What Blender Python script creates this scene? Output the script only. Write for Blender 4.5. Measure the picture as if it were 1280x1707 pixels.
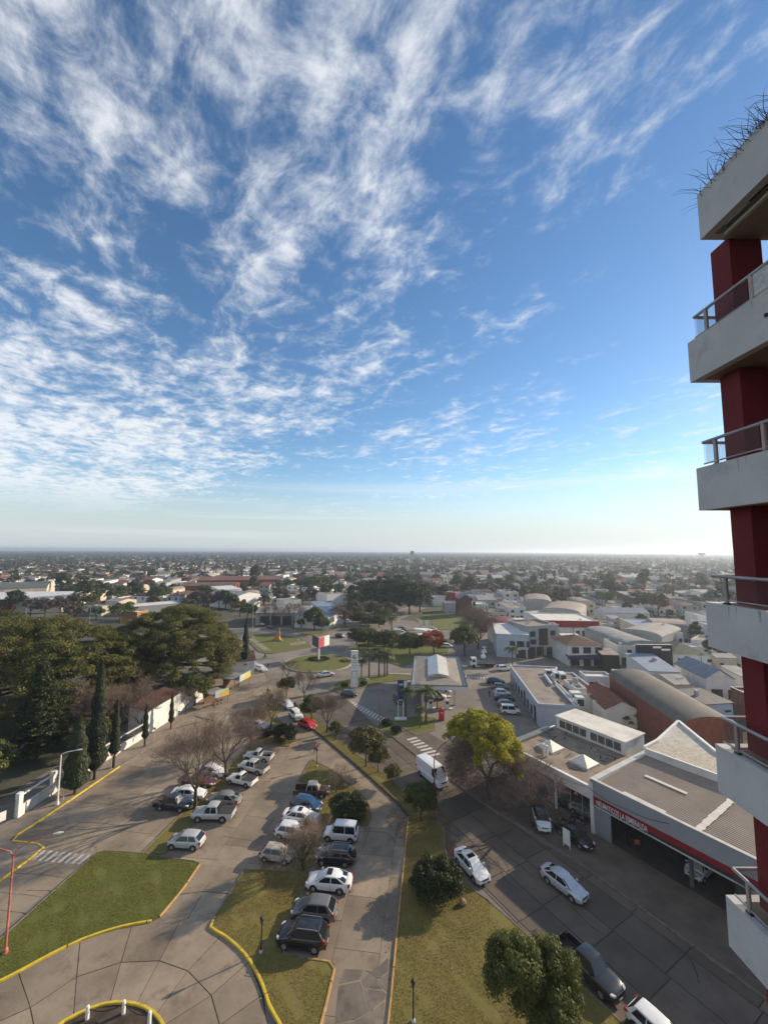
import bpy, bmesh, math, random
import numpy as np
from mathutils import Vector, Matrix
R = math.radians
rng = np.random.default_rng(7)
random.seed(7)
for o in list(bpy.data.objects): bpy.data.objects.remove(o)
SC = bpy.context.scene
COL = SC.collection

# ------------------------------------------------------------------ camera
FPX, CX, CY, CAMH = 680.0, 640.0, 853.5, 34.0
PITCH, ROLL = math.atan(64.5 / 680), R(0.26)
cam = bpy.data.cameras.new('camera'); camo = bpy.data.objects.new('camera', cam); COL.objects.link(camo)
cam.sensor_fit = 'HORIZONTAL'; cam.sensor_width = 36.0; cam.lens = 36.0 * FPX / 1280
cam.clip_start = 0.1; cam.clip_end = 40000
camo.matrix_world = Matrix.Translation((0, 0, CAMH)) @ Matrix.Rotation(R(90) + PITCH, 4, 'X') @ Matrix.Rotation(ROLL, 4, 'Z')
SC.camera = camo

# ------------------------------------------------------------------ sky, sun, exposure
SUN_AZ, SUN_EL = R(61), R(21.5)          # azimuth clockwise from +Y
w = bpy.data.worlds.new('World'); SC.world = w; w.use_nodes = True
def build_world():
    nt = w.node_tree; nt.nodes.clear(); N = nt.nodes.new; L = nt.links.new
    out = N('ShaderNodeOutputWorld'); bg = N('ShaderNodeBackground'); L(bg.outputs[0], out.inputs[0])
    bg.inputs[1].default_value = 0.100
    sky = N('ShaderNodeTexSky'); sky.sky_type = 'NISHITA'; sky.sun_disc = False
    sky.sun_elevation = SUN_EL; sky.sun_rotation = SUN_AZ; sky.altitude = 80
    sky.air_density = 1.0; sky.dust_density = 0.12; sky.ozone_density = 2.2
    hs = N('ShaderNodeHueSaturation'); hs.inputs['Saturation'].default_value = 1.14; hs.inputs['Value'].default_value = 1.1
    L(sky.outputs[0], hs.inputs['Color'])
    pale = N('ShaderNodeHueSaturation'); pale.inputs['Saturation'].default_value = 0.30; pale.inputs['Value'].default_value = 0.64; L(hs.outputs[0], pale.inputs['Color'])   # dusty pale air low over the plain
    tc = N('ShaderNodeTexCoord'); sp = N('ShaderNodeSeparateXYZ'); L(tc.outputs['Generated'], sp.inputs[0])
    def mth(op, a, b=None, c=None, clamp=False):
        m = N('ShaderNodeMath'); m.operation = op; m.use_clamp = clamp
        for i, x in enumerate((a, b, c)):
            if x is None: continue
            if isinstance(x, (int, float)): m.inputs[i].default_value = x
            else: L(x, m.inputs[i])
        return m.outputs[0]
    z = mth('ADD', mth('MAXIMUM', sp.outputs[2], 0.0), 0.035)
    u = mth('DIVIDE', sp.outputs[0], z); v = mth('DIVIDE', sp.outputs[1], z)
    al = mth('ADD', mth('MULTIPLY', u, -0.60), mth('MULTIPLY', v, 0.80))
    ac = mth('ADD', mth('MULTIPLY', u, 0.80), mth('MULTIPLY', v, 0.60))
    def vec(a, b, c=0.0):
        k = N('ShaderNodeCombineXYZ')
        for i, x in enumerate((a, b, c)):
            if isinstance(x, (int, float)): k.inputs[i].default_value = x
            else: L(x, k.inputs[i])
        return k.outputs[0]
    def noise(vc, sc, det, ro, dist=0.0):
        n = N('ShaderNodeTexNoise'); n.inputs['Scale'].default_value = sc; n.inputs['Detail'].default_value = det
        n.inputs['Roughness'].default_value = ro; n.inputs['Distortion'].default_value = dist
        L(vc, n.inputs['Vector']); return n.outputs['Fac']
    def ramp(x, a, b):
        m = N('ShaderNodeMapRange'); m.interpolation_type = 'SMOOTHSTEP'
        m.inputs[1].default_value = a; m.inputs[2].default_value = b; L(x, m.inputs[0]); return m.outputs[0]
    OX, OY = CLOUD_OFF
    cover = noise(vec(mth('ADD', mth('MULTIPLY', al, 0.8), OX), mth('ADD', ac, OY), 3.1), 0.75, 2, 0.5)   # large banks and clear gaps
    fil = noise(vec(mth('ADD', mth('MULTIPLY', al, 0.72), OY), mth('ADD', ac, OX), 1.7), 3.6, 10, 0.64, 0.5)  # fleecy patches drawn out one way
    puf = noise(vec(mth('MULTIPLY', al, 0.8), ac, 7.0), 10.0, 8, 0.62, 0.35)         # ripples and tufts
    bias = mth('ADD', mth('MULTIPLY', ramp(ac, 1.9, 0.0), CB), mth('MULTIPLY', ramp(sp.outputs[2], 0.45, 0.20), 0.15))   # denser away from the sun and low down
    d = mth('ADD', mth('ADD', mth('MULTIPLY', cover, 0.60), mth('MULTIPLY', fil, 1.0)), mth('ADD', mth('MULTIPLY', puf, 0.75), bias))
    cl = mth('POWER', ramp(d, CT0, CT1), 1.25)
    cl = mth('MULTIPLY', cl, 0.88)
    low = ramp(sp.outputs[2], 0.05, 0.15)
    cl = mth('MULTIPLY', cl, low, clamp=True)
    # thin flat veils close to the horizon
    veil = ramp(noise(vec(mth('MULTIPLY', u, 0.07), mth('MULTIPLY', sp.outputs[2], 26.0), 2.0), 1.1, 5, 0.55), 0.50, 0.75)
    veil = mth('MULTIPLY', mth('MULTIPLY', veil, ramp(sp.outputs[2], 0.0, 0.05)), mth('MULTIPLY', ramp(sp.outputs[2], 0.24, 0.10), 0.5))
    cl = mth('MAXIMUM', cl, veil)
    lo = N('ShaderNodeMix'); lo.data_type = 'RGBA'; L(ramp(sp.outputs[2], 0.20, 0.0), lo.inputs['Factor']); L(hs.outputs[0], lo.inputs['A'])
    lb = N('ShaderNodeMix'); lb.data_type = 'RGBA'; lb.inputs['Factor'].default_value = 0.6; L(pale.outputs[0], lb.inputs['A']); lb.inputs['B'].default_value = (4.5, 5.2, 5.6, 1); L(lb.outputs['Result'], lo.inputs['B'])
    cc = N('ShaderNodeMix'); cc.data_type = 'RGBA'
    L(cl, cc.inputs['Factor']); L(lo.outputs['Result'], cc.inputs['A']); cc.inputs['B'].default_value = (6.5, 6.7, 6.95, 1)
    L(cc.outputs['Result'], bg.inputs[0])
CLOUD_OFF = (66.0, 12.0); CB, CT0, CT1 = 0.28, 1.25, 1.71
build_world()
sl = bpy.data.lights.new('sun', 'SUN'); so = bpy.data.objects.new('sun', sl); COL.objects.link(so)
sl.energy = 5.0; sl.angle = R(0.55); sl.color = (1.0, 0.83, 0.61)
sdir = Vector((math.sin(SUN_AZ) * math.cos(SUN_EL), math.cos(SUN_AZ) * math.cos(SUN_EL), math.sin(SUN_EL)))
so.rotation_euler = sdir.to_track_quat('Z', 'Y').to_euler()
SC.view_settings.view_transform = 'Standard'; SC.view_settings.look = 'None'
SC.view_settings.exposure = 0.54; SC.view_settings.gamma = 1.0; SC.view_settings.use_curve_mapping = False
SC.render.engine = 'CYCLES'
SC.cycles.volume_bounces = 0; SC.cycles.max_bounces = 6; SC.cycles.transparent_max_bounces = 12

# ------------------------------------------------------------------ pixels to places
VIEW = dict(a=(230,1220,5.333),b=(420,1240,5.818),c=(600,1220,5.333),d=(820,1300,5.333),e=(340,1440,4.923),f=(600,1380,4.923),g=(790,1500,4.74),h=(0,1380,5.22),
 i=(400,1000,6.4),j=(580,1010,5.818),k=(380,1110,6.4),l=(560,1110,6.4),m=(740,1060,5.818),n=(820,1180,5.333),o=(980,1180,4.571),p=(980,1300,4.571),
 q=(180,1090,4.923),r=(0,1230,6.4),s=(800,1020,6.095),t=(1000,1000,5.818),u=(840,1100,5.818),v=(1000,1100,5.12),w=(0,1240,2.977),x=(700,980,4.923),y=(180,980,5.333),P=(0,0,1.0))
def ray(x, y):
    u = (x - CX) / FPX; q = (CY - y) / FPX
    c, s = math.cos(ROLL), math.sin(ROLL); u, q = u * c - q * s, q * c + u * s
    return (u, math.cos(PITCH) - q * math.sin(PITCH), math.sin(PITCH) + q * math.cos(PITCH))
def g(k, x, y, z=0.0):                    # point of the photograph at height z -> place on the ground plan
    a, b, s = VIEW[k]; d = ray(a + x / s, b + y / s); t = (z - CAMH) / d[2]
    return (d[0] * t, d[1] * t)
def zat(k, x, y, Y):                       # height of a point of the photograph standing at distance Y
    a, b, s = VIEW[k]; d = ray(a + x / s, b + y / s); return CAMH + d[2] * Y / d[1]
def gl(k, pts, z=0.0): return [g(k, x, y, z) for x, y in pts]
def pix(X, Y, Z):                          # place -> pixel of the photograph
    Z -= CAMH; f = Y * math.cos(PITCH) + Z * math.sin(PITCH); up = -Y * math.sin(PITCH) + Z * math.cos(PITCH)
    if f < 0.1: return (-9999, 0)
    return (CX + FPX * X / f, CY - FPX * up / f)

# ------------------------------------------------------------------ mesh helpers
class MB:
    def __init__(s): s.v = []; s.f = []
    def add(s, vs, fs):
        n = len(s.v); s.v += [tuple(map(float, q)) for q in vs]; s.f += [tuple(i + n for i in q) for q in fs]; return s
    def box(s, x0, x1, y0, y1, z0, z1):
        return s.add([(x0,y0,z0),(x1,y0,z0),(x1,y1,z0),(x0,y1,z0),(x0,y0,z1),(x1,y0,z1),(x1,y1,z1),(x0,y1,z1)],
                     [(0,3,2,1),(4,5,6,7),(0,1,5,4),(1,2,6,5),(2,3,7,6),(3,0,4,7)])
    def prism(s, poly, z0, z1):
        n = len(poly); A = sum(poly[i][0]*poly[(i+1)%n][1]-poly[(i+1)%n][0]*poly[i][1] for i in range(n))
        if A < 0: poly = poly[::-1]
        return s.add([(p[0],p[1],z0) for p in poly] + [(p[0],p[1],z1) for p in poly],
                     [tuple(range(n))[::-1], tuple(range(n, 2*n))] + [(i,(i+1)%n,n+(i+1)%n,n+i) for i in range(n)])
    def tube(s, pts, rad, n=8, caps=True):
        pts = [Vector(p) for p in pts]; rad = rad if isinstance(rad, (list, tuple)) else [rad]*len(pts)
        vs = []; fs = []; ref = Vector((0,0,1))
        for i, p in enumerate(pts):
            t = (pts[min(i+1,len(pts)-1)] - pts[max(i-1,0)]).normalized()
            a = t.cross(ref if abs(t.z) < .95 else Vector((1,0,0))).normalized(); b = t.cross(a)
            for k in range(n):
                th = 2*math.pi*k/n; vs.append(p + (a*math.cos(th) + b*math.sin(th))*rad[i])
        for i in range(len(pts)-1):
            for k in range(n): fs.append((i*n+k, (i+1)*n+k, (i+1)*n+(k+1)%n, i*n+(k+1)%n))
        if caps: fs += [tuple(range(n)), tuple(range((len(pts)-1)*n, len(pts)*n))[::-1]]
        return s.add(vs, fs)
    def lathe(s, prof, c=(0,0,0), n=20):
        vs = []; fs = []; m = len(prof)
        for k in range(n):
            th = 2*math.pi*k/n
            for r, z in prof: vs.append((c[0]+r*math.cos(th), c[1]+r*math.sin(th), c[2]+z))
        for k in range(n):
            for j in range(m-1): fs.append((k*m+j, ((k+1)%n)*m+j, ((k+1)%n)*m+j+1, k*m+j+1))
        return s.add(vs, fs)
    def loft(s, secs, cap=True):
        n = len(secs[0]); vs = [p for q in secs for p in q]; fs = []
        for i in range(len(secs)-1):
            for k in range(n): fs.append((i*n+k, i*n+(k+1)%n, (i+1)*n+(k+1)%n, (i+1)*n+k))
        if cap: fs += [tuple(range(n))[::-1], tuple(range((len(secs)-1)*n, len(secs)*n))]
        return s.add(vs, fs)
    def mesh(s, name='mesh', smooth=None, fix=True):
        me = bpy.data.meshes.new(name); me.from_pydata(s.v, [], s.f)
        if fix:
            bm = bmesh.new(); bm.from_mesh(me); bmesh.ops.recalc_face_normals(bm, faces=bm.faces); bm.to_mesh(me); bm.free()
        if smooth is not None:
            me.shade_smooth(); me.set_sharp_from_angle(angle=R(smooth))
        return me
    def build(s, name, mat, parent=None, smooth=None, off=None):
        if off is not None: s.v = [(x-off[0], y-off[1], z-off[2]) for x,y,z in s.v]
        return obj(name, s.mesh(name, smooth), mat, parent)
def obj(name, me, mat, parent=None):
    o = bpy.data.objects.new(name, me); COL.objects.link(o)
    if mat is not None:
        if len(me.materials) == 0: me.materials.append(None)
        o.material_slots[0].link = 'OBJECT'; o.material_slots[0].material = mat
    if parent is not None: o.parent = parent
    return o
def tag(o, label=None, cat=None, group=None, kind=None):
    for k, v in (('label', label), ('category', cat), ('group', group), ('kind', kind)):
        if v: o[k] = v
    return o
def thing(name, label, cat, loc=(0,0,0), rz=0.0, group=None):
    o = bpy.data.objects.new(name, None); COL.objects.link(o); o.location = (loc[0], loc[1], loc[2] if len(loc) > 2 else 0)
    o.rotation_euler = (0, 0, rz); o.empty_display_size = 0.3
    return tag(o, label, cat, group)
def structure(name, mb, mat, label=None):
    o = mb.build(name, mat); o['kind'] = 'structure'
    if label: o['label'] = label
    return o
def copy_tree(o, parent=None):
    c = o.copy(); COL.objects.link(c); c.parent = parent
    for ch in list(o.children): copy_tree(ch, c)
    return c
def np_quads(name, V, rnd=None):          # V: (n,4,3) free quads with one random value each
    n = len(V); me = bpy.data.meshes.new(name)
    me.vertices.add(n*4); me.vertices.foreach_set('co', np.ascontiguousarray(V, dtype=np.float32).ravel())
    me.loops.add(n*4); me.loops.foreach_set('vertex_index', np.arange(n*4, dtype=np.int32))
    me.polygons.add(n); me.polygons.foreach_set('loop_start', np.arange(0, n*4, 4, dtype=np.int32))
    if rnd is None: rnd = rng.random(n)
    at = me.attributes.new('rnd', 'FLOAT', 'POINT'); at.data.foreach_set('value', np.repeat(rnd, 4).astype(np.float32))
    me.update(calc_edges=True); return me

# ------------------------------------------------------------------ materials
MATS = {}
def mat(name, col, rough=0.85, var=0.12, scale=2.0, bump=0.0, metal=0.0, spec=0.3, col2=None, coord='Object', fine=0.0, objvar=0.0, stains=None, wave=None):
    if name in MATS: return MATS[name]
    m = bpy.data.materials.new(name); m.use_nodes = True; nt = m.node_tree; N = nt.nodes.new; L = nt.links.new
    b = nt.nodes['Principled BSDF']; b.inputs['Roughness'].default_value = rough; b.inputs['Metallic'].default_value = metal
    b.inputs['Specular IOR Level'].default_value = spec
    if coord == 'World': src = N('ShaderNodeNewGeometry').outputs['Position']
    else: src = N('ShaderNodeTexCoord').outputs['Object']
    def noise(sc, det=4, ro=.6):
        n = N('ShaderNodeTexNoise'); n.inputs['Scale'].default_value = sc; n.inputs['Detail'].default_value = det; n.inputs['Roughness'].default_value = ro
        L(src, n.inputs['Vector']); return n.outputs['Fac']
    def mr(x, a, c, lo=0., hi=1.):
        q = N('ShaderNodeMapRange'); q.inputs[1].default_value = a; q.inputs[2].default_value = c; q.inputs[3].default_value = lo; q.inputs[4].default_value = hi
        L(x, q.inputs[0]); return q.outputs[0]
    def mix(f, A, B, mode='MIX'):
        q = N('ShaderNodeMix'); q.data_type = 'RGBA'; q.blend_type = mode
        if isinstance(f, float): q.inputs['Factor'].default_value = f
        else: L(f, q.inputs['Factor'])
        for nm, x in (('A', A), ('B', B)):
            if isinstance(x, tuple): q.inputs[nm].default_value = (*x[:3], 1)
            else: L(x, q.inputs[nm])
        return q.outputs['Result']
    c2 = col2 if col2 else tuple(min(1, x*(1-2*var)) for x in col); c1 = col if col2 else tuple(min(1, x*(1+var)) for x in col)
    n0 = noise(scale); c = mix(mr(n0, .30, .70), c1, c2)
    if stains: c = mix(mr(noise(stains[0], 6, .7), stains[1], stains[1]+.12, 0., stains[2]), c, stains[3])
    if fine:
        nf = noise(scale*14, 3, .7); k = N('ShaderNodeMapRange'); k.inputs[3].default_value = 1-fine; k.inputs[4].default_value = 1+fine; L(nf, k.inputs[0])
        c = mix(1.0, c, k.outputs[0], 'MULTIPLY')
    if objvar:
        oi = N('ShaderNodeObjectInfo'); c = mix(1.0, c, mr(oi.outputs['Random'], 0, 1, 1-objvar, 1+objvar), 'MULTIPLY')
    L(c, b.inputs['Base Color'])
    if bump or wave:
        bp = N('ShaderNodeBump'); bp.inputs['Strength'].default_value = bump if bump else .6; bp.inputs['Distance'].default_value = .05
        if wave:
            wv = N('ShaderNodeTexWave'); wv.bands_direction = wave[0]; wv.inputs['Scale'].default_value = wave[1]; L(src, wv.inputs['Vector']); L(wv.outputs['Fac'], bp.inputs['Height'])
        else: L(noise(scale*9, 5, .7), bp.inputs['Height'])
        L(bp.outputs[0], b.inputs['Normal'])
    MATS[name] = m; return m
def leafmat(name, c1, c2, trans=0.25, rough=0.55):
    if name in MATS: return MATS[name]
    m = bpy.data.materials.new(name); m.use_nodes = True; nt = m.node_tree; N = nt.nodes.new; L = nt.links.new
    b = nt.nodes['Principled BSDF']; b.inputs['Roughness'].default_value = rough; b.inputs['Specular IOR Level'].default_value = .25 if rough < .7 else .03
    at = N('ShaderNodeAttribute'); at.attribute_name = 'rnd'
    tc = N('ShaderNodeTexCoord'); n = N('ShaderNodeTexNoise'); n.inputs['Scale'].default_value = .7; n.inputs['Detail'].default_value = 3; L(tc.outputs['Object'], n.inputs['Vector'])
    oi = N('ShaderNodeObjectInfo')
    ad = N('ShaderNodeMath'); ad.operation = 'MULTIPLY_ADD'; L(at.outputs['Fac'], ad.inputs[0]); ad.inputs[1].default_value = .55; L(n.outputs['Fac'], ad.inputs[2])
    a2 = N('ShaderNodeMath'); a2.operation = 'MULTIPLY_ADD'; L(oi.outputs['Random'], a2.inputs[0]); a2.inputs[1].default_value = .35; L(ad.outputs[0], a2.inputs[2])
    mr = N('ShaderNodeMapRange'); mr.inputs[1].default_value = .5; mr.inputs[2].default_value = 1.35; L(a2.outputs[0], mr.inputs[0])
    mx = N('ShaderNodeMix'); mx.data_type = 'RGBA'; mx.inputs['A'].default_value = (*c1, 1); mx.inputs['B'].default_value = (*c2, 1); L(mr.outputs[0], mx.inputs['Factor'])
    L(mx.outputs['Result'], b.inputs['Base Color'])
    if trans:
        tr = N('ShaderNodeBsdfTranslucent'); L(mx.outputs['Result'], tr.inputs['Color']); ms = N('ShaderNodeMixShader'); ms.inputs[0].default_value = trans
        L(b.outputs[0], ms.inputs[1]); L(tr.outputs[0], ms.inputs[2]); L(ms.outputs[0], nt.nodes['Material Output'].inputs[0])
    MATS[name] = m; return m
def glassmat(name, col=(.02,.025,.03), rough=.06, alpha=None):
    if name in MATS: return MATS[name]
    m = bpy.data.materials.new(name); m.use_nodes = True; nt = m.node_tree; b = nt.nodes['Principled BSDF']
    b.inputs['Roughness'].default_value = rough; b.inputs['Base Color'].default_value = (*col, 1); b.inputs['Specular IOR Level'].default_value = .6
    tc = nt.nodes.new('ShaderNodeTexCoord'); n = nt.nodes.new('ShaderNodeTexNoise'); n.inputs['Scale'].default_value = 1.3
    nt.links.new(tc.outputs['Object'], n.inputs['Vector'])
    r = nt.nodes.new('ShaderNodeMapRange'); r.inputs[3].default_value = rough*.6; r.inputs[4].default_value = rough*1.6
    nt.links.new(n.outputs['Fac'], r.inputs[0]); nt.links.new(r.outputs[0], b.inputs['Roughness'])
    if alpha is not None:
        tr = nt.nodes.new('ShaderNodeBsdfTransparent'); tr.inputs[0].default_value = (.93,.94,.94,1)
        fr = nt.nodes.new('ShaderNodeLayerWeight'); fr.inputs[0].default_value = .12
        q = nt.nodes.new('ShaderNodeMapRange'); q.inputs[3].default_value = alpha; q.inputs[4].default_value = .6; nt.links.new(fr.outputs['Fresnel'], q.inputs[0])
        ms = nt.nodes.new('ShaderNodeMixShader'); nt.links.new(q.outputs[0], ms.inputs[0]); nt.links.new(tr.outputs[0], ms.inputs[1]); nt.links.new(b.outputs[0], ms.inputs[2])
        nt.links.new(ms.outputs[0], nt.nodes['Material Output'].inputs[0])
    MATS[name] = m; return m
def paint(name, col, rough=.28, coat=.6, metal=0.0):
    if name in MATS: return MATS[name]
    m = mat(name, col, rough=rough, var=.05, scale=3.0, metal=metal, spec=.5)
    b = m.node_tree.nodes['Principled BSDF']; b.inputs['Coat Weight'].default_value = coat; b.inputs['Coat Roughness'].default_value = .06
    return m
CONC = mat('concrete_slab', (.255,.205,.150), .9, .16, .22, bump=.15, coord='World', fine=.17, objvar=.18, stains=(.42,.54,.6,(.125,.10,.078)))
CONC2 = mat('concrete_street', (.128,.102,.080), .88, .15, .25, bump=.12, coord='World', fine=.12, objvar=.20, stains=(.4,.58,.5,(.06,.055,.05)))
TAR = mat('tar_joint', (.05,.045,.04), .9, .2, 3.0, coord='World')
DUST = mat('dusty_joint', (.135,.11,.088), .95, .25, 1.5, coord='World')
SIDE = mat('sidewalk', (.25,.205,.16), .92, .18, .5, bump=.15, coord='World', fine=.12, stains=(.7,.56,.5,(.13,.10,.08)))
PAVE = mat('pavement', (.20,.175,.15), .92, .16, .12, bump=.1, coord='World', fine=.10, stains=(.12,.55,.5,(.12,.105,.09)))
LAWN = mat('lawn_dry', (.18,.145,.042), .95, .2, .35, coord='World', col2=(.13,.12,.034), bump=.5, fine=.25, stains=(.55,.54,.75,(.19,.135,.075)))
LAWNG = mat('lawn_green', (.115,.122,.026), .95, .2, .35, coord='World', col2=(.092,.105,.022), bump=.5, fine=.25, stains=(.45,.55,.7,(.16,.125,.065)))
YEL = mat('yellow_kerb_paint', (.60,.44,.04), .6, .10, 1.6, stains=(3.,.53,.8,(.33,.22,.09)), bump=.1)
ORA = mat('faded_orange_kerb_paint', (.48,.27,.08), .7, .15, 1.2, stains=(3.,.48,.8,(.26,.19,.13)), bump=.1)
KERB = mat('bare_kerb', (.20,.16,.125), .9, .2, 1.5, bump=.2, stains=(3.,.55,.6,(.09,.07,.055)))
WHITE = mat('white_paint', (.74,.72,.68), .7, .06, .6, stains=(.9,.6,.35,(.45,.42,.38)))
ROADW = mat('road_marking', (.55,.53,.50), .8, .12, 3.0, stains=(5.,.5,.75,(.20,.18,.16)))
BARK = mat('bark', (.075,.058,.045), .95, .25, 6.0, bump=.5)
TWIG = mat('twig', (.20,.145,.11), .9, .25, 4.0)
TWIG2 = mat('pale_twig', (.30,.225,.165), .9, .25, 4.0)
STEEL = mat('galvanised_steel', (.36,.36,.36), .45, .1, 3.0, metal=.6)
BLACKM = mat('black_metal', (.02,.02,.02), .5, .2, 4.0)
DARK = mat('dark_interior', (.012,.012,.012), .9, .2, 1.0)
GLASS = glassmat('window_glass', (.03,.035,.04), .08)
CGLASS = glassmat('car_glass', (.012,.015,.018), .05)
RUBBER = mat('tyre_rubber', (.016,.016,.016), .85, .2, 8.0)
RIM = mat('wheel_rim', (.42,.42,.43), .35, .08, 5.0, metal=.7)
TERRAIN = mat('town_ground', (.085,.078,.058), .95, .2, .011, coord='World', col2=(.062,.064,.034), fine=.2, stains=(.03,.54,.8,(.16,.14,.12)))

# ================================================================== GROUND
def sheet(poly, z): return MB().add([(p[0], p[1], z) for p in poly], [tuple(range(len(poly)))])
structure('ground', sheet([(-14000,-300),(14000,-300),(14000,14000),(-14000,14000)], -0.06), TERRAIN)
structure('pavement', sheet([(-60,20),(-52,60),(-48,112),(-72,150),(-95,178),(-40,186),(-8,215),(22,265),(30,260),(8,205),(50,186),(62,176),(46,150),(60,118),(33,111),(30.2,83),(52,30),(50,15)], -0.02), PAVE)
def clip(sub, cell):
    out = list(sub)
    for i in range(len(cell)):
        a, b = cell[i], cell[(i+1) % len(cell)]; inp, out = out, []
        if not inp: break
        side = lambda p: (b[0]-a[0])*(p[1]-a[1]) - (b[1]-a[1])*(p[0]-a[0])
        for j in range(len(inp)):
            p, q = inp[j-1], inp[j]; sp_, sq = side(p), side(q)
            if (sp_ >= 0) != (sq >= 0):
                t = sp_ / (sp_ - sq); out.append((p[0]+(q[0]-p[0])*t, p[1]+(q[1]-p[1])*t))
            if sq >= 0: out.append(q)
    res = []
    for p in out:
        if not res or math.hypot(p[0]-res[-1][0], p[1]-res[-1][1]) > .02: res.append(p)
    return res
def area(p): return abs(sum(p[i-1][0]*p[i][1]-p[i][0]*p[i-1][1] for i in range(len(p))))/2
def inside(pt, poly):
    x, y = pt; r = False
    for i in range(len(poly)):
        (x0,y0),(x1,y1) = poly[i-1], poly[i]
        if (y0 > y) != (y1 > y) and x < (x1-x0)*(y-y0)/(y1-y0)+x0: r = not r
    return r
HIDE = []      # polygons of lawns lying on top of the paving
def slabs(parent, zone, org, d, du, dv, joint, top, m, jit=.15, stagger=0.0):
    dx, dy = d; L_ = math.hypot(dx, dy); dx /= L_; dy /= L_; nx, ny = -dy, dx
    us = [(p[0]-org[0])*dx+(p[1]-org[1])*dy for p in zone]; vs = [(p[0]-org[0])*nx+(p[1]-org[1])*ny for p in zone]
    i0, i1 = math.floor(min(us)/du)-1, math.ceil(max(us)/du)+1; j0, j1 = math.floor(min(vs)/dv), math.ceil(max(vs)/dv)
    for j in range(j0, j1):
        cut = [i*du + random.uniform(-jit, jit)*du + (stagger*du if j % 2 else 0) for i in range(i0, i1+1)]
        for a, b in zip(cut[:-1], cut[1:]):
            h = joint/2; cell = [(a+h, j*dv+h), (b-h, j*dv+h), (b-h, (j+1)*dv-h), (a+h, (j+1)*dv-h)]
            cell = [(org[0]+u*dx+v*nx, org[1]+u*dy+v*ny) for u, v in cell]
            c = clip(zone, cell)
            if len(c) < 3 or area(c) < .5: continue
            cx, cy = sum(p[0] for p in c)/len(c), sum(p[1] for p in c)/len(c)
            if any(inside((cx,cy), H) and all(inside(p, H) for p in c) for H in HIDE): continue
            if pix(cx, cy, 0)[1] > 1860: continue
            MB().prism([(p[0]-cx, p[1]-cy) for p in c], -.012-top, 0).build('slab', m, parent).location = (cx, cy, top)
def smooth_line(pts, n=4, closed=False):
    out = []; m = len(pts)
    for i in range(m if closed else m-1):
        p0, p1, p2, p3 = (pts[(i+k) % m] if closed else pts[min(max(i+k,0),m-1)] for k in (-1,0,1,2))
        for t in (j/n for j in range(n)):
            out.append(tuple(.5*((2*p1[a])+(-p0[a]+p2[a])*t+(2*p0[a]-5*p1[a]+4*p2[a]-p3[a])*t*t+(-p0[a]+3*p1[a]-3*p2[a]+p3[a])*t**3) for a in (0,1)))
    if not closed: out.append(pts[-1])
    return out
def resample(pts, step):
    out = [pts[0]]; acc = 0
    for a, b in zip(pts[:-1], pts[1:]):
        L_ = math.hypot(b[0]-a[0], b[1]-a[1]); t = step-acc
        while t <= L_: out.append((a[0]+(b[0]-a[0])*t/L_, a[1]+(b[1]-a[1])*t/L_)); t += step
        acc = (acc+L_) % step
    out.append(pts[-1]); return out
def kerb(parent, pts, m, stone=5.5, wid=.16, top=.15, sub=1.0, gap=.05):
    """kerb stones along a line, each a piece of its own"""
    r = resample(pts, sub); k = max(1, int(round(stone/sub))); i = 0
    while i < len(r)-1:
        seg = r[i:min(i+k, len(r)-1)+1]; i += k
        if len(seg) < 2 or math.hypot(seg[-1][0]-seg[0][0], seg[-1][1]-seg[0][1]) < .2: continue
        c = seg[len(seg)//2]; L_ = []; R_ = []
        for j, p in enumerate(seg):
            q0, q1 = seg[max(j-1,0)], seg[min(j+1,len(seg)-1)]; tx, ty = q1[0]-q0[0], q1[1]-q0[1]; l = math.hypot(tx,ty) or 1; tx/=l; ty/=l
            e = gap if j == 0 else (-gap if j == len(seg)-1 else 0); x, y = p[0]+tx*e-c[0], p[1]+ty*e-c[1]
            L_.append((x-ty*wid/2, y+tx*wid/2)); R_.append((x+ty*wid/2, y-tx*wid/2))
        secs = [[(a[0],a[1],-.03),(a[0]*.985+b[0]*.015,a[1]*.985+b[1]*.015,top-.025),(a[0]*.85+b[0]*.15,a[1]*.85+b[1]*.15,top),(b[0]*.85+a[0]*.15,b[1]*.85+a[1]*.15,top),(b[0]*.985+a[0]*.015,b[1]*.985+a[1]*.015,top-.025),(b[0],b[1],-.03)] for a, b in zip(L_, R_)]
        MB().loft(secs).build('kerb_stone', m, parent).location = (c[0], c[1], random.uniform(-.008,.008))
LAWNS = []
def lawn(name, poly, label=None, z=.10, hide=True, blades=0, green=None):
    o = structure(name, MB().prism(poly, -.03, z), green or LAWN, label)
    if hide: HIDE.append(poly)
    if blades: LAWNS.append((poly, z, blades, green is not None))
    return o
# --- lawn between the left road and the ring driveway, with the strip where the cars park nose in
A_bot = gl('w', [(-160,1262),(0,1185),(80,1145),(215,1070),(400,980),(560,925),(655,902),(755,885)])
A_right = gl('w', [(755,885),(790,866),(850,795),(915,715),(993,600)])
A_top = gl('w', [(993,600),(985,592),(890,578),(800,568),(772,558),(702,548),(600,540),(520,535),(480,545)])
A_left = gl('w', [(480,545),(0,975),(-160,1118)])
polyA = A_bot + A_right[1:] + A_top[1:] + A_left[1:-1] + [A_left[-1]]
la = lawn('lawn', polyA, 'sunlit green lawn wedge bordered by yellow kerb beside the ring driveway', blades=220, green=LAWNG)
B_left = gl('a', [(30,1090),(400,725),(700,425),(1110,0)]) + gl('k', [(240,825),(385,700)])
B_right = gl('k', [(385,700),(470,690),(570,612),(690,690),(725,790),(650,868),(480,850),(390,842)]) + gl('a', [(1100,140),(800,470),(740,545),(490,815),(225,1095)])
polyB = [g('w',702,548)] + B_left[1:] + B_right[1:]
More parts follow.
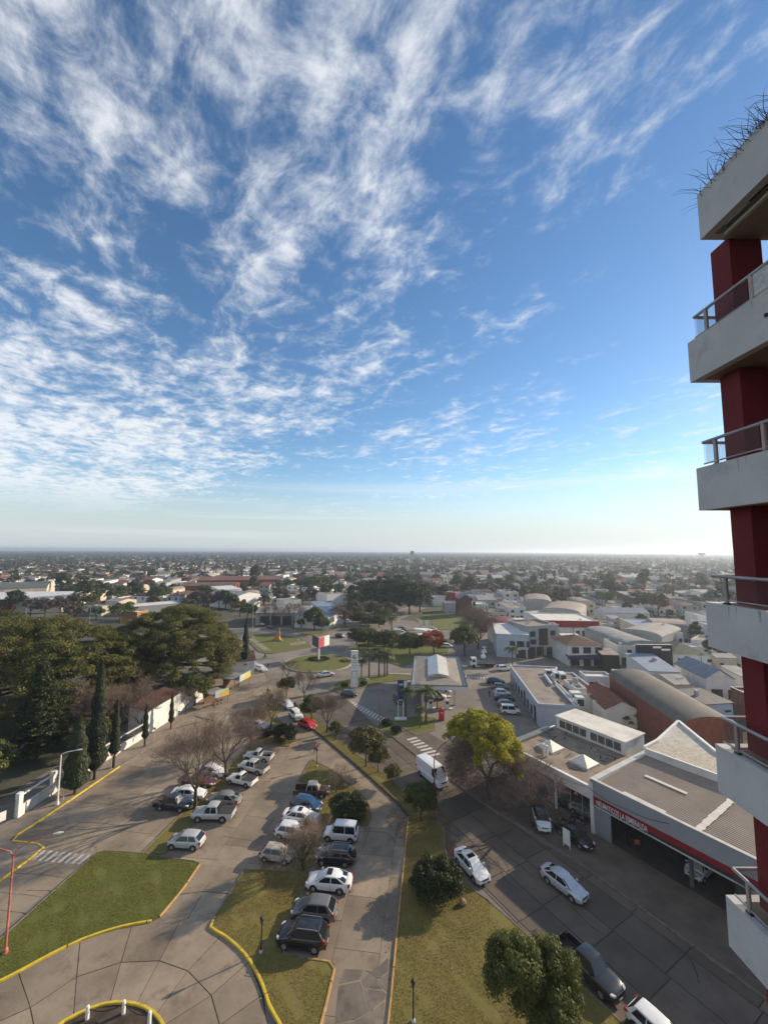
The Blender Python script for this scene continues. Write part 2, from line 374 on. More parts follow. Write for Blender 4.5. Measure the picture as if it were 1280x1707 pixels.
lb = lawn('lawn', polyB, 'narrow dry grass median with bare trees between the left road and parked cars', blades=70)
polyC = gl('k', [(240,575),(360,440),(470,405),(560,420),(605,470),(510,545),(565,600),(460,680),(385,612)])
lc = lawn('lawn', polyC, 'small grass island with a bare tree near the crosswalk by the kiosks')
# --- island between the two rows of cars
D_left = gl('e', [(335,55),(210,250),(75,470)])
D_yel = smooth_line(gl('e', [(75,470),(52,500),(60,542),(140,585),(210,635),(290,705),(370,800),(430,900),(480,1010),(520,1130),(545,1200),(610,1310),(690,1480)]), 3)
D_or = gl('e', [(915,1480),(965,1310),(1010,1130),(1062,900),(1078,842),(1060,822),(960,805),(850,792)])
D_bay = gl('e', [(850,792),(630,752)]) + [g('e',700,480), g('e',800,270)] + gl('b', [(700,810)])
D_r = gl('b', [(700,810),(850,800),(1120,800),(1165,720),(1120,560),(1010,450),(880,330),(760,250),(640,190),(580,158)])
D_l = gl('b', [(580,158),(510,270),(450,372)]) + gl('b', [(770,410),(700,570),(620,740),(480,980),(352,1258)])
D_b = gl('b', [(352,1258),(220,1240),(90,1226)])
polyD = D_left + D_yel[1:] + D_or + D_bay[1:] + D_r[1:] + D_l[1:] + D_b[1:-1]
ld = lawn('lawn', polyD, 'grass island with leaf litter between two rows of parked cars', blades=220)
# --- big lawn along the street and its thin strip
E_left = gl('f', [(215,1760),(235,1610),(250,1450),(290,1000),(320,720),(350,400),(380,100)]) + gl('c', [(430,762)])
E_dark = gl('c', [(430,762),(340,640),(0,330)]) + gl('b', [(760,0)]) + gl('k', [(910,680),(800,520),(715,400)])
E_st = gl('k', [(790,420),(870,500),(1150,780)]) + gl('c', [(330,470),(560,672),(670,780)])
E_cor = gl('c', [(670,780),(750,850),(752,1000),(750,1130)]) 
E_rt = gl('f', [(700,250),(900,490),(1080,650)]) + gl('g', [(100,0),(400,270),(1060,880),(1160,980),(1330,1150)])
polyE = E_left + E_dark[1:] + E_st + E_cor[1:] + E_rt
le = lawn('lawn', polyE, 'large dry yellow-green lawn between the parking lane and the shaded street', blades=220)
# --- inner island of the ring driveway
I_arc = smooth_line(gl('w', [(250,1440),(320,1385),(400,1345),(500,1305),(600,1293),(680,1303),(740,1330),(785,1368),(810,1410),(820,1470)]), 3)
polyI = I_arc + [g('w',560,1560)]
li = lawn('planting_bed', polyI, 'bare earth bed inside the ring driveway with white bollards and chain', z=.06)
li.material_slots[0].material = mat('bed_soil', (.075,.055,.04), .95, .25, 1.2, bump=.6, coord='World', fine=.3)
# --- roundabout and the greens round it
rc = (-19.6, 127.0); RA = 10.0
ring = [(rc[0]+RA*math.cos(t*math.pi/24), rc[1]+RA*.98*math.sin(t*math.pi/24)) for t in range(48)]
lr = lawn('roundabout_island', ring, 'round grass island of the roundabout with billboard and hedge', z=.25, green=LAWNG)
kerb(lr, ring+[ring[0]], mat('pale_kerb',(.34,.30,.25),.9,.15,1.2,bump=.2), 6, .4, .3, sub=1.3)
plaza = gl('i', [(62,425),(70,388),(200,372),(330,372),(480,395),(640,405),(745,470),(755,510),(640,530),(480,555),(330,582),(210,562)])
lp = lawn('lawn', plaza, 'small triangular plaza lawn with paths and an orange monument', z=.12, green=LAWNG)
kerb(lp, plaza+[plaza[0]], KERB, 6, .25, .16, sub=2)
path = structure('path', sheet(gl('i', [(85,418),(150,415),(300,520),(340,545),(255,545)]), .126), SIDE)
path2 = structure('path', sheet(gl('i', [(520,470),(690,440),(720,470),(540,490)]), .126), SIDE)
for nm, pl, lab in [('park', gl('j', [(20,425),(110,350),(330,300),(560,330),(700,400),(860,330),(1010,330),(960,470),(640,560),(520,590),(330,530),(150,470)]), 'park lawn shaded by dense trees between the roundabout and fuel station'),
        ('verge', gl('l', [(-60,260),(0,190),(130,140),(340,110),(560,90),(800,105),(800,150),(560,170),(350,220),(180,262),(60,300)]), 'planted verge with palms along the fuel station forecourt'),
        ('verge', gl('l', [(655,585),(740,560),(830,545),(1060,560),(1055,685),(840,752),(700,655),(600,600)]), 'sunny grass verge with palms under the blue fuel sign'),
        ('verge', gl('l', [(430,660),(520,580),(600,590),(720,720),(640,775),(560,760)]), 'shaded grass wedge with agaves at the street corner'),
        ('field', gl('x', [(-40,270),(60,215),(250,195),(355,190),(385,300),(330,350),(120,345)]), 'open grass field behind a wire fence'),
        ('verge', gl('i', [(620,352),(760,380),(1000,330),(1180,290),(1100,280),(900,330)]), 'thin grass verge of the avenue beyond the roundabout')]:
    o = lawn(nm, pl, lab, z=.12, green=LAWNG); kerb(o, pl+[pl[0]], KERB, 7, .22, .16, sub=2.3)
# kerbs of the near lawns
def shift(pts, d):   # keep lines off exact overlap
    return [(x+d, y) for x, y in pts]
kerb(la, smooth_line(A_bot, 3), YEL, 6.0, .20, .17); kerb(la, A_right[1:], ORA, 4.0, .18, .16); kerb(la, A_top, KERB, 4.0, .12, .13, sub=1.0)
kerb(la, A_left, KERB, 5.0, .14, .14, sub=2.5)
kerb(lb, B_left, KERB, 5.0, .14, .14, sub=2.5); kerb(lb, B_right, KERB, 5.0, .12, .13, sub=1.6); kerb(lc, polyC+[polyC[0]], KERB, 5.0, .14, .14, sub=1.6)
kerb(ld, D_left, KERB, 4.0, .16, .15); kerb(ld, D_yel, YEL, 5.0, .22, .18, sub=.8); kerb(ld, D_or, ORA, 4.0, .18, .16); kerb(ld, D_bay+D_r[1:], KERB, 4.0, .12, .14); kerb(ld, D_l+D_b[1:], KERB, 4.0, .12, .14)
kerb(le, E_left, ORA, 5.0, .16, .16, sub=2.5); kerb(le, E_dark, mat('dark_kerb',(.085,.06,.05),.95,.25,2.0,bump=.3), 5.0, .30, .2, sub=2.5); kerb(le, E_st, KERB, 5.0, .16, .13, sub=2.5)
kerb(le, E_cor+E_rt, KERB, 5.0, .16, .13, sub=2.5); kerb(li, I_arc, YEL, 5.0, .22, .19, sub=.8)
# --- paved zones of concrete slabs
dL = (.139, .990); dS = (-.501, .866)
zl = [(-49,28),(-44.6,52),(-41.2,68),(-39.4,82),(-33.5,86.3),(-30.3,108),(-18,100),(-22,80),(-25,56),(-27.2,48.6),(-33,46),(-36,28)]
s1 = structure('left_road', sheet(zl, -.012), DUST); slabs(s1, zl, (-33.2,38.9), dL, 4.6, 3.5, .05, 0.0, CONC, .08)
zp = [(-27.0,49.0),(-20.9,84),(-13,86),(-9.3,76.2),(.3,61.8),(3.4,56.2),(.2,25),(-4,25),(-5.5,38),(-8.5,43.5),(-15.5,45.2),(-21.0,45.2)]
s2 = structure('parking_lot', sheet(zp, -.011), DUST); slabs(s2, zp, (-19.2,43.0), (.12,.993), 5.2, 3.9, .04, .004, CONC, .10, .5)
zs = [(30,10),(-17,92),(-9,99),(-1.3,83.0),(5.4,71.0),(14.3,57.2),(21.7,47.4),(42,12)]
s3 = structure('street', sheet(zs, -.010), TAR); slabs(s3, zs, (17.3,32.9), dS, 4.7, 3.3, .10, .008, CONC2, .05, 0.0)
# ring driveway: radial slabs round the bed
s4 = structure('ring_driveway', sheet(gl('w', [(-200,1180),(0,1100),(400,930),(780,870),(900,730),(1010,590),(1220,620),(1040,900),(1300,1100),(1330,1500),(-200,1500)]), -.009), TAR)
O_ = [(-190,1205),(85,1120),(400,955),(660,885),(905,860),(1110,940),(1235,1085),(1300,1250),(1330,1420)]
M_ = [(-90,1420),(150,1312),(380,1160),(600,1088),(790,1080),(932,1130),(1048,1252),(1090,1400),(1110,1500)]
I_ = [(-20,1540),(175,1440),(362,1385),(538,1310),(668,1310),(775,1345),(815,1400),(830,1455),(835,1520)]
def inset(poly, h):
    c = (sum(p[0] for p in poly)/len(poly), sum(p[1] for p in poly)/len(poly)); out = []
    for p in poly:
        l = math.hypot(p[0]-c[0], p[1]-c[1]); k = max(0, 1-h*1.3/l); out.append((c[0]+(p[0]-c[0])*k, c[1]+(p[1]-c[1])*k))
    return out
def loose_slab(parent, poly, m, top, h=.035):
    q = inset(poly, h); c = (sum(p[0] for p in q)/len(q), sum(p[1] for p in q)/len(q))
    MB().prism([(p[0]-c[0], p[1]-c[1]) for p in q], -.012-top, 0).build('slab', m, parent).location = (c[0], c[1], top)
for i in range(len(O_)-1):
    loose_slab(s4, gl('w', [O_[i], ((O_[i][0]+O_[i+1][0])/2, (O_[i][1]+O_[i+1][1])/2-8), O_[i+1], M_[i+1], M_[i]]), CONC, .012)
    loose_slab(s4, gl('w', [M_[i], M_[i+1], I_[i+1], I_[i]]), CONC, .012)
GL_ = [[(765,893),(872,752),(985,598)],[(920,890),(1010,735),(1098,606)],[(1062,915),(1136,748),(1226,620)]]
for c_ in (0, 1):
    for r_ in (0, 1): loose_slab(s4, gl('w', [GL_[c_][r_], GL_[c_][r_+1], GL_[c_+1][r_+1], GL_[c_+1][r_]]), CONC, .016, .04)
# broken patch of old slabs at the end of the parking lane
s5 = structure('broken_pavement', sheet(gl('f', [(-620,1130),(-140,1150),(30,1165),(235,1060),(240,1300),(200,1620),(-700,1640)]), .002), TAR)
for poly in [[(-130,1160),(30,1170),(5,1250),(-180,1290)],[(35,1172),(80,1185),(170,1130),(232,1066),(236,1180),(150,1250),(120,1230)],[(10,1255),(78,1190),(190,1330),(60,1320),(30,1310)],
             [(125,1240),(150,1258),(232,1190),(228,1360),(200,1335)],[(30,1318),(60,1328),(188,1338),(222,1370),(205,1420),(80,1510),(50,1400)],[(-180,1300),(0,1258),(25,1320),(45,1400),(72,1515),(-10,1570),(-210,1620)],
             [(85,1518),(205,1430),(198,1620),(-200,1660),(0,1572)]]:
    loose_slab(s5, gl('f', poly), mat('old_slab',(.165,.14,.115),.92,.18,.5,bump=.25,coord='World',fine=.16,objvar=.16,stains=(.9,.52,.6,(.085,.07,.06))), .014, .05)
# --- sidewalks
yk = [(-39.9,40.5)] + [g('h',0,470), g('h',350,210), g('h',395,155), g('h',75,120)] + [g('r',110,1088), g('r',370,930), g('r',1280,310)] + gl('q', [(330,780),(560,610),(760,560)])
walk = [(-60,38)] + yk + [(-43,92),(-46,55),(-60,55)]
s6 = structure('sidewalk', MB().prism(walk, -.03, .12), SIDE, 'brown sidewalk under the cypresses along the white wall')
kerb(s6, yk[:8], YEL, 6.5, .22, .16, sub=1.6); kerb(s6, yk[7:], KERB, 5, .18, .15, sub=2)
upk = [g('q',860,548), g('q',900,530), g('q',1280,250), g('k',300,240), g('k',400,170), g('k',430,140), g('k',390,85)]
walk2 = upk + [(-34,124),(-46,120),(-45,90)]
s7 = structure('sidewalk', MB().prism(walk2, -.03, .10), SIDE, 'earth and paving corner by the kiosks near the roundabout'); kerb(s7, smooth_line(upk,3), KERB, 5, .3, .16, sub=1.5)
rk = [(-1.0,83.2),(5.7,71.2),(14.4,57.4),(18.5,52.5),(21.9,47.3),(31,31.5),(42,12.5)]
rw = rk + [(60,12),(34.6,39.2),(25.4,53.0),(18.9,64.2),(12,75),(4,86)]
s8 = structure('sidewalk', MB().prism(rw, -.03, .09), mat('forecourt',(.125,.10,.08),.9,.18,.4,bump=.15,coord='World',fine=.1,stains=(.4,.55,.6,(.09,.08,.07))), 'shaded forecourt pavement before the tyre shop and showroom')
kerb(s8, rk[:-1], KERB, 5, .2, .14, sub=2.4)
# --- painted crossings
def stripes(p, pts, n, wid, name, z):
    """n bars between two lines of the photograph, given as ((a0,a1),(b0,b1)) ground points"""
    (a0, a1), (b0, b1) = pts; r = bpy.data.objects.new(name, None); COL.objects.link(r); r['kind'] = 'structure'
    for i in range(n):
        t0 = (i+.5-wid/2)/n; t1 = (i+.5+wid/2)/n
        q = [tuple(a0[c]+(a1[c]-a0[c])*t0 for c in (0,1)), tuple(a0[c]+(a1[c]-a0[c])*t1 for c in (0,1)), tuple(b0[c]+(b1[c]-b0[c])*t1 for c in (0,1)), tuple(b0[c]+(b1[c]-b0[c])*t0 for c in (0,1))]
        sheet(q, z).build('stripe', ROADW, r)
    return r
stripes(None, (gl('h',[(365,195),(815,240)]), gl('h',[(255,285),(710,322)])), 8, .42, 'crosswalk', .0045)
stripes(None, (gl('l',[(110,345),(530,560)]), gl('l',[(60,370),(490,610)])), 15, .5, 'crosswalk', .002)
stripes(None, (gl('l',[(845,760),(1130,960)]), gl('l',[(745,785),(1000,990)])), 7, .5, 'crosswalk', .0945)
stripes(None, (gl('j',[(395,650),(610,655)]), gl('j',[(395,668),(610,672)])), 10, .5, 'crosswalk', .002)
stripes(None, (gl('j',[(1130,680),(1420,700)]), gl('j',[(1130,695),(1420,716)])), 10, .5, 'crosswalk', .002)
stripes(None, (gl('q',[(985,505),(1120,520)]), gl('q',[(955,530),(1085,545)])), 6, .5, 'crosswalk', .005)
WORN = [(g('c',580,1010),.7),(g('c',630,1060),.8),(g('c',690,1110),.8),(g('c',560,950),.6),(g('c',500,900),.7),(g('c',470,850),.8),(g('f',1130,700),.7),(g('f',1190,780),.7),(g('e',900,830),.5),(g('e',1000,860),.5),(g('b',420,1250),1.2),(g('b',560,1180),1.2)]
def blades(polys, label, lm):
    P = []
    for poly, z, den, gr in polys:
        xs = [p[0] for p in poly]; ys = [p[1] for p in poly]; n = int((max(xs)-min(xs))*(max(ys)-min(ys))*den)
        c = np.column_stack([rng.uniform(min(xs),max(xs),n), rng.uniform(min(ys),max(ys),n)])
        r = np.zeros(n, bool); q = np.array(poly)
        for i in range(len(q)):
            (x0,y0),(x1,y1) = q[i-1], q[i]
            if y0 == y1: continue
            r ^= ((y0 > c[:,1]) != (y1 > c[:,1])) & (c[:,0] < (x1-x0)*(c[:,1]-y0)/(y1-y0)+x0)
        c = c[r]; c = c[c[:,1] > 30]; nz = np.sin(c[:,0]*1.3+2.1*np.sin(c[:,1]*.7))+np.sin(c[:,1]*1.7+1.7*np.sin(c[:,0]*.9))+.8*np.sin(c[:,0]*3.1+c[:,1]*2.3)+rng.normal(0,.55,len(c)); c = c[nz < 1.25]
        for (wx, wy), wr in WORN: c = c[(np.hypot(c[:,0]-wx, c[:,1]-wy) > wr*rng.uniform(.7,1.25,len(c)))]
        P.append(np.column_stack([c, np.full(len(c), z)]))
    P = np.concatenate(P); n = len(P); th = rng.uniform(0, 2*np.pi, n); h = rng.uniform(.02,.065,n); wd = rng.uniform(.012,.030,n)
    d = np.column_stack([np.cos(th), np.sin(th), np.zeros(n)]); ln = np.column_stack([-np.sin(th)*.5, np.cos(th)*.5, np.ones(n)])*h[:,None]
    V = np.stack([P-d*wd[:,None], P+d*wd[:,None], P+ln+d*wd[:,None]*.3, P+ln-d*wd[:,None]*.3], 1)
    o = obj('grass', np_quads('grass', V), lm); tag(o, label, 'grass', kind='stuff')
blades([q for q in LAWNS if q[3]], 'short green grass growing over the sunlit lawn wedge', leafmat('grass_blade_green', (.115,.13,.026), (.25,.24,.06), .35, .8))
blades([q for q in LAWNS if not q[3]], 'short dry tufted grass growing over the lawns', leafmat('grass_blade_dry', (.165,.145,.04), (.40,.31,.10), .35, .8))
def litter(cs):
    P = []
    for (x, y), r, n, z in cs:
        a = rng.uniform(0,2*np.pi,n); q = np.sqrt(rng.random(n))*r; P.append(np.column_stack([x+q*np.cos(a), y+q*np.sin(a), np.full(n, z)+rng.uniform(.005,.03,n)]))
    P = np.concatenate(P); n = len(P); th = rng.uniform(0,2*np.pi,n); s = rng.uniform(.04,.10,n)[:,None]; tl = rng.uniform(-.03,.03,(n,1))
    d = np.column_stack([np.cos(th),np.sin(th),np.zeros(n)]); e = np.column_stack([-np.sin(th),np.cos(th),np.zeros(n)]); k = np.array([[0,0,1.]])
    V = np.stack([P-d*s, P-e*s*.6+k*tl, P+d*s, P+e*s*.6-k*tl], 1)
    o = obj('fallen_leaves', np_quads('fallen_leaves', V), leafmat('dead_leaf', (.10,.055,.025), (.26,.15,.07), .1, .9)); tag(o, 'brown fallen leaves scattered under the trees', 'leaves', kind='stuff')
litter([(g('b',480,1230),4.5,2600,.10),(g('b',850,430),3.0,900,.10),(g('c',520,800),4.0,1800,.10),(g('c',640,1060),3.0,900,.10),(g('a',560,640),3.5,900,.10),(g('a',700,470),3.5,900,.10),(g('f',500,700),5,500,.10),(g('k',600,860),3,500,.10)])

def ribbons(parent, name, lines, m, wid, z):
    """wandering tar-filled cracks, each a thin raised ribbon"""
    for pts in lines:
        pts = resample(smooth_line(pts, 4), .5); mb = MB()
        for i, p in enumerate(pts):
            q0, q1 = pts[max(i-1,0)], pts[min(i+1,len(pts)-1)]; tx, ty = q1[0]-q0[0], q1[1]-q0[1]; l = math.hypot(tx,ty) or 1; k = wid*random.uniform(.5,1.2)/2; jx, jy = random.uniform(-.04,.04), random.uniform(-.04,.04)
            mb.v += [(p[0]-ty/l*k+jx, p[1]+tx/l*k+jy, z), (p[0]+ty/l*k+jx, p[1]-tx/l*k+jy, z)]
        mb.f = [(2*i,2*i+1,2*i+3,2*i+2) for i in range(len(pts)-1)]; mb.build(name, m, parent)
SEAL = mat('crack_seal', (.05,.045,.04), .85, .2, 2., coord='World')
ribbons(s3, 'crack_seal', [gl('d',[(0,600),(150,690),(290,800),(390,890)]), gl('d',[(60,760),(110,880),(240,990)]), gl('d',[(700,1120),(860,1290),(1000,1387)]), gl('P',[(1105,1560),(1150,1600),(1165,1640)]), gl('c',[(760,860),(860,930),(900,980)]), gl('c',[(900,1000),(1000,960),(1100,920),(1180,900)]), gl('c',[(1050,1040),(1120,1150),(1240,1200)])], SEAL, .11, .0125)
ribbons(s2, 'crack_seal', [gl('b',[(60,720),(180,745),(290,760)]), gl('a',[(760,930),(900,955),(1040,975)]), gl('c',[(0,890),(150,895),(250,905),(310,970)]), gl('c',[(20,1060),(50,960),(90,850)]), gl('k',[(740,810),(800,870),(900,930)])], SEAL, .07, .009)
ribbons(s1, 'crack_seal', [gl('r',[(800,900),(1000,910),(1280,935)]), gl('r',[(480,1080),(640,1030),(780,950),(900,890)]), gl('h',[(130,400),(300,405),(560,435)]), gl('h',[(230,545),(460,550)]), gl('h',[(0,720),(130,735),(250,755)])], SEAL, .07, .0045)

# ================================================================== VEHICLES
HEADL = glassmat('headlamp', (.55,.56,.58), .12); TAILL = glassmat('tail_lamp', (.35,.012,.012), .15)
PLATE = mat('number_plate', (.6,.6,.6), .5, .05, 8.0); PLAST = mat('black_plastic', (.022,.022,.024), .6, .15, 6.0)
KIND = {  # L, W, H, belt, clearance, hood height, windscreen foot, roof front, roof rear, rear foot, tail height, wheelbase, tyre radius
 'hatch':  dict(L=3.98,W=1.74,H=1.49,belt=.96,clr=.19,hood=.86,wf=1.20,rf=.40,rr=-1.35,rb=-1.86,tail=1.00,wb=2.52,tr=.31,rear='hatch'),
 'sedan':  dict(L=4.60,W=1.80,H=1.45,belt=.95,clr=.18,hood=.83,wf=1.22,rf=.30,rr=-.95,rb=-1.86,tail=1.03,wb=2.68,tr=.32,rear='trunk'),
 'suv':    dict(L=4.38,W=1.84,H=1.66,belt=1.08,clr=.24,hood=1.00,wf=1.18,rf=.45,rr=-1.55,rb=-2.05,tail=1.12,wb=2.66,tr=.36,rear='hatch'),
 'box':    dict(L=4.05,W=1.72,H=1.82,belt=1.02,clr=.20,hood=.92,wf=1.15,rf=.68,rr=-1.80,rb=-1.98,tail=1.05,wb=2.70,tr=.31,rear='hatch'),
 'pickup': dict(L=5.25,W=1.86,H=1.80,belt=1.08,clr=.32,hood=1.06,wf=1.16,rf=.66,rr=-.62,rb=-.80,tail=1.08,wb=3.09,tr=.37,rear='bed',cab=-.82),
 'spickup':dict(L=4.55,W=1.68,H=1.52,belt=.96,clr=.24,hood=.88,wf=.92,rf=.40,rr=-.32,rb=-.45,tail=.95,wb=2.75,tr=.31,rear='bed',cab=-.48),
 'van':    dict(L=5.95,W=1.99,H=2.55,belt=1.30,clr=.26,hood=1.22,wf=2.32,rf=1.62,rr=-2.88,rb=-2.95,tail=1.30,wb=3.66,tr=.35,rear='hatch'),
}
def side_line(k):
    """height of the body's shoulder line along x, front to rear"""
    L = k['L']; h = L/2; T = [(h, k['clr']+.26), (h-.03, k['hood']-.30), (h-.12, k['hood']-.20), (h-.32, k['hood']-.10), (h-.65, k['hood']-.03), (k['wf']+.10, k['hood']+.05), (k['wf']-.25, k['belt'])]
    if k['rear'] == 'bed': T += [(k['cab']+.02, k['belt'])]
    elif k['rear'] == 'trunk': T += [(k['rb']+.05, k['belt']+.04), (-h+.35, k['tail']+.02), (-h+.08, k['tail']-.03), (-h, k['tail']-.22)]
    else: T += [(-h+.45, k['belt']+.02), (-h+.12, k['belt']), (-h, k['belt']-.20)]
    return T
def interp(T, x):
    T = sorted(T)
    if x <= T[0][0]: return T[0][1]
    for (a, p), (b, q) in zip(T[:-1], T[1:]):
        if x <= b: return p + (q-p)*(x-a)/(b-a)
    return T[-1][1]
CARM = {}
def car_meshes(kn):
    if kn in CARM: return CARM[kn]
    k = KIND[kn]; L, W, h = k['L'], k['W'], k['L']/2; T = side_line(k); P = []
    xs = sorted(set([round(a, 3) for a, _ in T] + [round(x, 3) for x in np.linspace(-h if k['rear'] != 'bed' else k['cab'], h, 15)]))
    xs = [x for x in xs if x >= (-h if k['rear'] != 'bed' else k['cab'])-1e-6]
    secs = []
    for x in xs:
        e = max(0, (abs(x)-(h-.75))/.75) if (x > 0 or k['rear'] != 'bed') else 0
        wd = W/2*(1-.26*e**2.0); zt = interp(T, x); zb = k['clr']+(.10*e**2); zm = zb+(zt-zb)*.55
        q = [(0,zb),(wd*.80,zb),(wd*.95,zb+.06),(wd*.985,zb+(zm-zb)*.6),(wd,zm),(wd*.985,zt-.10),(wd*.93,zt-.02),(wd*.80,zt+.012),(wd*.40,zt+.035),(0,zt+.04)]
        secs.append([(x, y, z) for y, z in q] + [(x, -y, z) for y, z in q[-2:0:-1]])
    P.append(('body', MB().loft(secs).mesh('body', 38), 'paint', None))
    # cabin
    wf, rf, rr, rb, H, bt = k['wf'], k['rf'], k['rr'], k['rb'], k['H'], k['belt']-.02
    wl, wr = W/2*.90, W/2*(.69 if kn != 'van' else .86); zb_ = k['belt']+.04 if k['rear'] == 'trunk' else bt
    def cab(f):     # section across at roofline fraction: build as rows from windscreen foot over the roof to the rear foot
        rows = [(wf+.03, bt, wl), (wf-(wf-rf)*.5, bt+(H-.06-bt)*.52, (wl+wr)/2+.01), (rf, H-.06, wr+.02), (rf-.22, H-.012, wr-.01), ((rf+rr)/2, H, wr), (rr+.18, H-.02, wr-.02), (rr, H-.075, wr), (rr-(rr-rb)*.5, zb_+(H-.075-zb_)*.52, (wl+wr)/2), (rb-.02, zb_, wl-.02)]
        return rows
    rows = cab(0); secs = []
    n = len(rows); v = []; f = []
    for i, (x, z, y) in enumerate(rows):        # top skin across plus drop to the belt
        bx = wf + (rb-wf)*i/(n-1)
        crown = .03 if 2 <= i <= 6 else .015
        v += [(bx, wl+.0, bt), (x, y, z), (x+.01, y*.72, z+crown), (x+.012, 0, z+crown*1.3), (x+.01, -y*.72, z+crown), (x, -y, z), (bx, -wl, bt)]
    for i in range(n-1):
        for j in range(6): f.append((i*7+j, i*7+j+1, (i+1)*7+j+1, (i+1)*7+j))
    P.append(('cabin', MB().add(v, f).mesh('cabin', 35), 'paint', None))
    # glass panes just proud of the cabin skin
    def pane(name, c, proud, par=None, m='glass'):
        c = [Vector(p) for p in c]; nn = (c[1]-c[0]).cross(c[3]-c[0]).normalized()
        if nn.dot(Vector((proud[0], proud[1], proud[2]))) < 0: nn = -nn
        a = [p+nn*.014 for p in c]; b = [p-nn*.02 for p in c]
        P.append((name, MB().add(a+b, [(0,1,2,3),(7,6,5,4),(0,4,5,1),(1,5,6,2),(2,6,7,3),(3,7,4,0)]).mesh(name), m, par))
    def sidept(x, t, s):      # t 0..1 belt to roof
        zr = H-.07; y = wl+(wr+.02-wl)*t; return (x, s*y, bt+(zr-bt)*t)
    t0, t1 = .03, .94
    ws = lambda t: (wf+(rf-wf)*t+.015, bt+(H-.06-bt)*t)
    for nm, (xa, za), (xb, zb2), pr in (('windscreen', ws(.01), ws(.985), (1,0,.6)),):
        ya, yb = wl*.97, (wr+.02)*.96; pane(nm, [(xa,ya,za),(xb,yb,zb2),(xb,-yb,zb2),(xa,-ya,za)], pr)
    rs = lambda t: (rb+(rr-rb)*t-.015, zb_+(H-.075-zb_)*t)
    if kn != 'van':
        xa, za = rs(.08 if kn != 'box' else .32); xb, zb2 = rs(.96); ya, yb = wl*.92, wr*.95
        pane('rear_window', [(xa,ya,za),(xb,yb,zb2),(xb,-yb,zb2),(xa,-ya,za)], (-1,0,.4))
    def edgex(t, front): return (wf+(rf-wf)*t) if front else (rb+(rr-rb)*t)
    mid = (rf+rr)/2 + (.10 if kn in ('pickup',) else .0)
    for s in (1, -1):
        spans = [(None, mid+.035), (mid-.045, None)]
        if kn == 'van': spans = [(None, rf-.45)]
        if kn == 'spickup': spans = [(None, rr+.10)]
        for a, b in spans:
            A0 = edgex(t0, 1)-.13 if a is None else a; A1 = edgex(t1, 1)-.07 if a is None else a
            B0 = edgex(t0, 0)+.17 if b is None else b; B1 = edgex(t1, 0)+.12 if b is None else b
            if kn == 'hatch' and b is None: B0 += .18; B1 += .10
            pane('side_window', [sidept(A0,t0,s), sidept(A1,t1,s), sidept(B1,t1,s), sidept(B0,t0,s)], (0,s,.2))
    # load bed
    if k['rear'] == 'bed':
        m = MB(); c = k['cab']; zf = k['belt']-.50; zt = k['belt']+.01; o = W/2*.985; i_ = o-.09
        m.box(-h, c, -o, -i_, k['clr']+.12, zt).box(-h, c, i_, o, k['clr']+.12, zt).box(-h, -h+.07, -i_, i_, k['clr']+.18, zt).box(c-.06, c, -i_, i_, zf, zt)
        P.append(('bed_side', m.mesh('bed_side'), 'paint', None))
        P.append(('bed_floor', MB().box(-h+.07, c-.06, -i_, i_, zf-.05, zf).mesh('bed_floor'), 'bed', None))
    # wheels with rims, dark arches
    r = k['tr']
    for fx in (k['wb']/2+.06, -k['wb']/2+.06):
        for s in (1, -1):
            yo = s*(W/2+.012); yi = s*(W/2-.20)
            prof = [(r*.62,0),(r*.95,0),(r,.03),(r,.17),(r*.95,.2),(r*.3,.2)]
            m = MB(); n_ = 18; vs = []; fs = []
            for q in range(n_):
                th = 2*math.pi*q/n_
                for rr_, d in prof: vs.append((fx+rr_*math.cos(th), yo-s*d, r+rr_*math.sin(th)))
            for q in range(n_):
                for j in range(5): fs.append((q*6+j, ((q+1)%n_)*6+j, ((q+1)%n_)*6+j+1, q*6+j+1))
            m.add(vs, fs); P.append(('wheel', m.mesh('wheel', 40), 'rubber', None)); wi = len(P)-1
            m = MB(); vs = [(fx, yo-s*.03, r)]; fs = []
            for q in range(20):
                th = 2*math.pi*q/20; rr_ = r*.64; vs.append((fx+rr_*math.cos(th), yo-s*.012, r+rr_*math.sin(th))); vs.append((fx+rr_*.35*math.cos(th), yo-s*(.02 if q%4 else .045), r+rr_*.35*math.sin(th)))
            for q in range(20):
                a, b = 1+2*q, 1+2*((q+1)%20); fs += [(a,b,b+1,a+1),(0,a+1,b+1)]
            P.append(('rim', m.add(vs, fs).mesh('rim', 30), 'rim', wi))
            m = MB(); ra = r*1.16; vs = []; fs = []
            for q in range(13):
                th = math.pi*q/12*1.12-math.pi*.06
                for rr_, yy in ((ra+.05, W/2*.985+.012), (ra-.10, W/2*.985+.012), (ra-.10, W/2-.25)): vs.append((fx+rr_*math.cos(th), s*yy, r+rr_*math.sin(th)))
            for q in range(12):
                for j in range(2): fs.append((q*3+j, (q+1)*3+j, (q+1)*3+j+1, q*3+j+1))
            P.append(('wheel_arch', m.add(vs, fs).mesh('wheel_arch', 40), 'plastic', None))
    # lamps, bumpers, mirrors, plates, handles
    zh = k['hood']-.22; zt_ = (k['tail'] if k['rear'] != 'bed' else k['belt'])-.22; wq = W/2
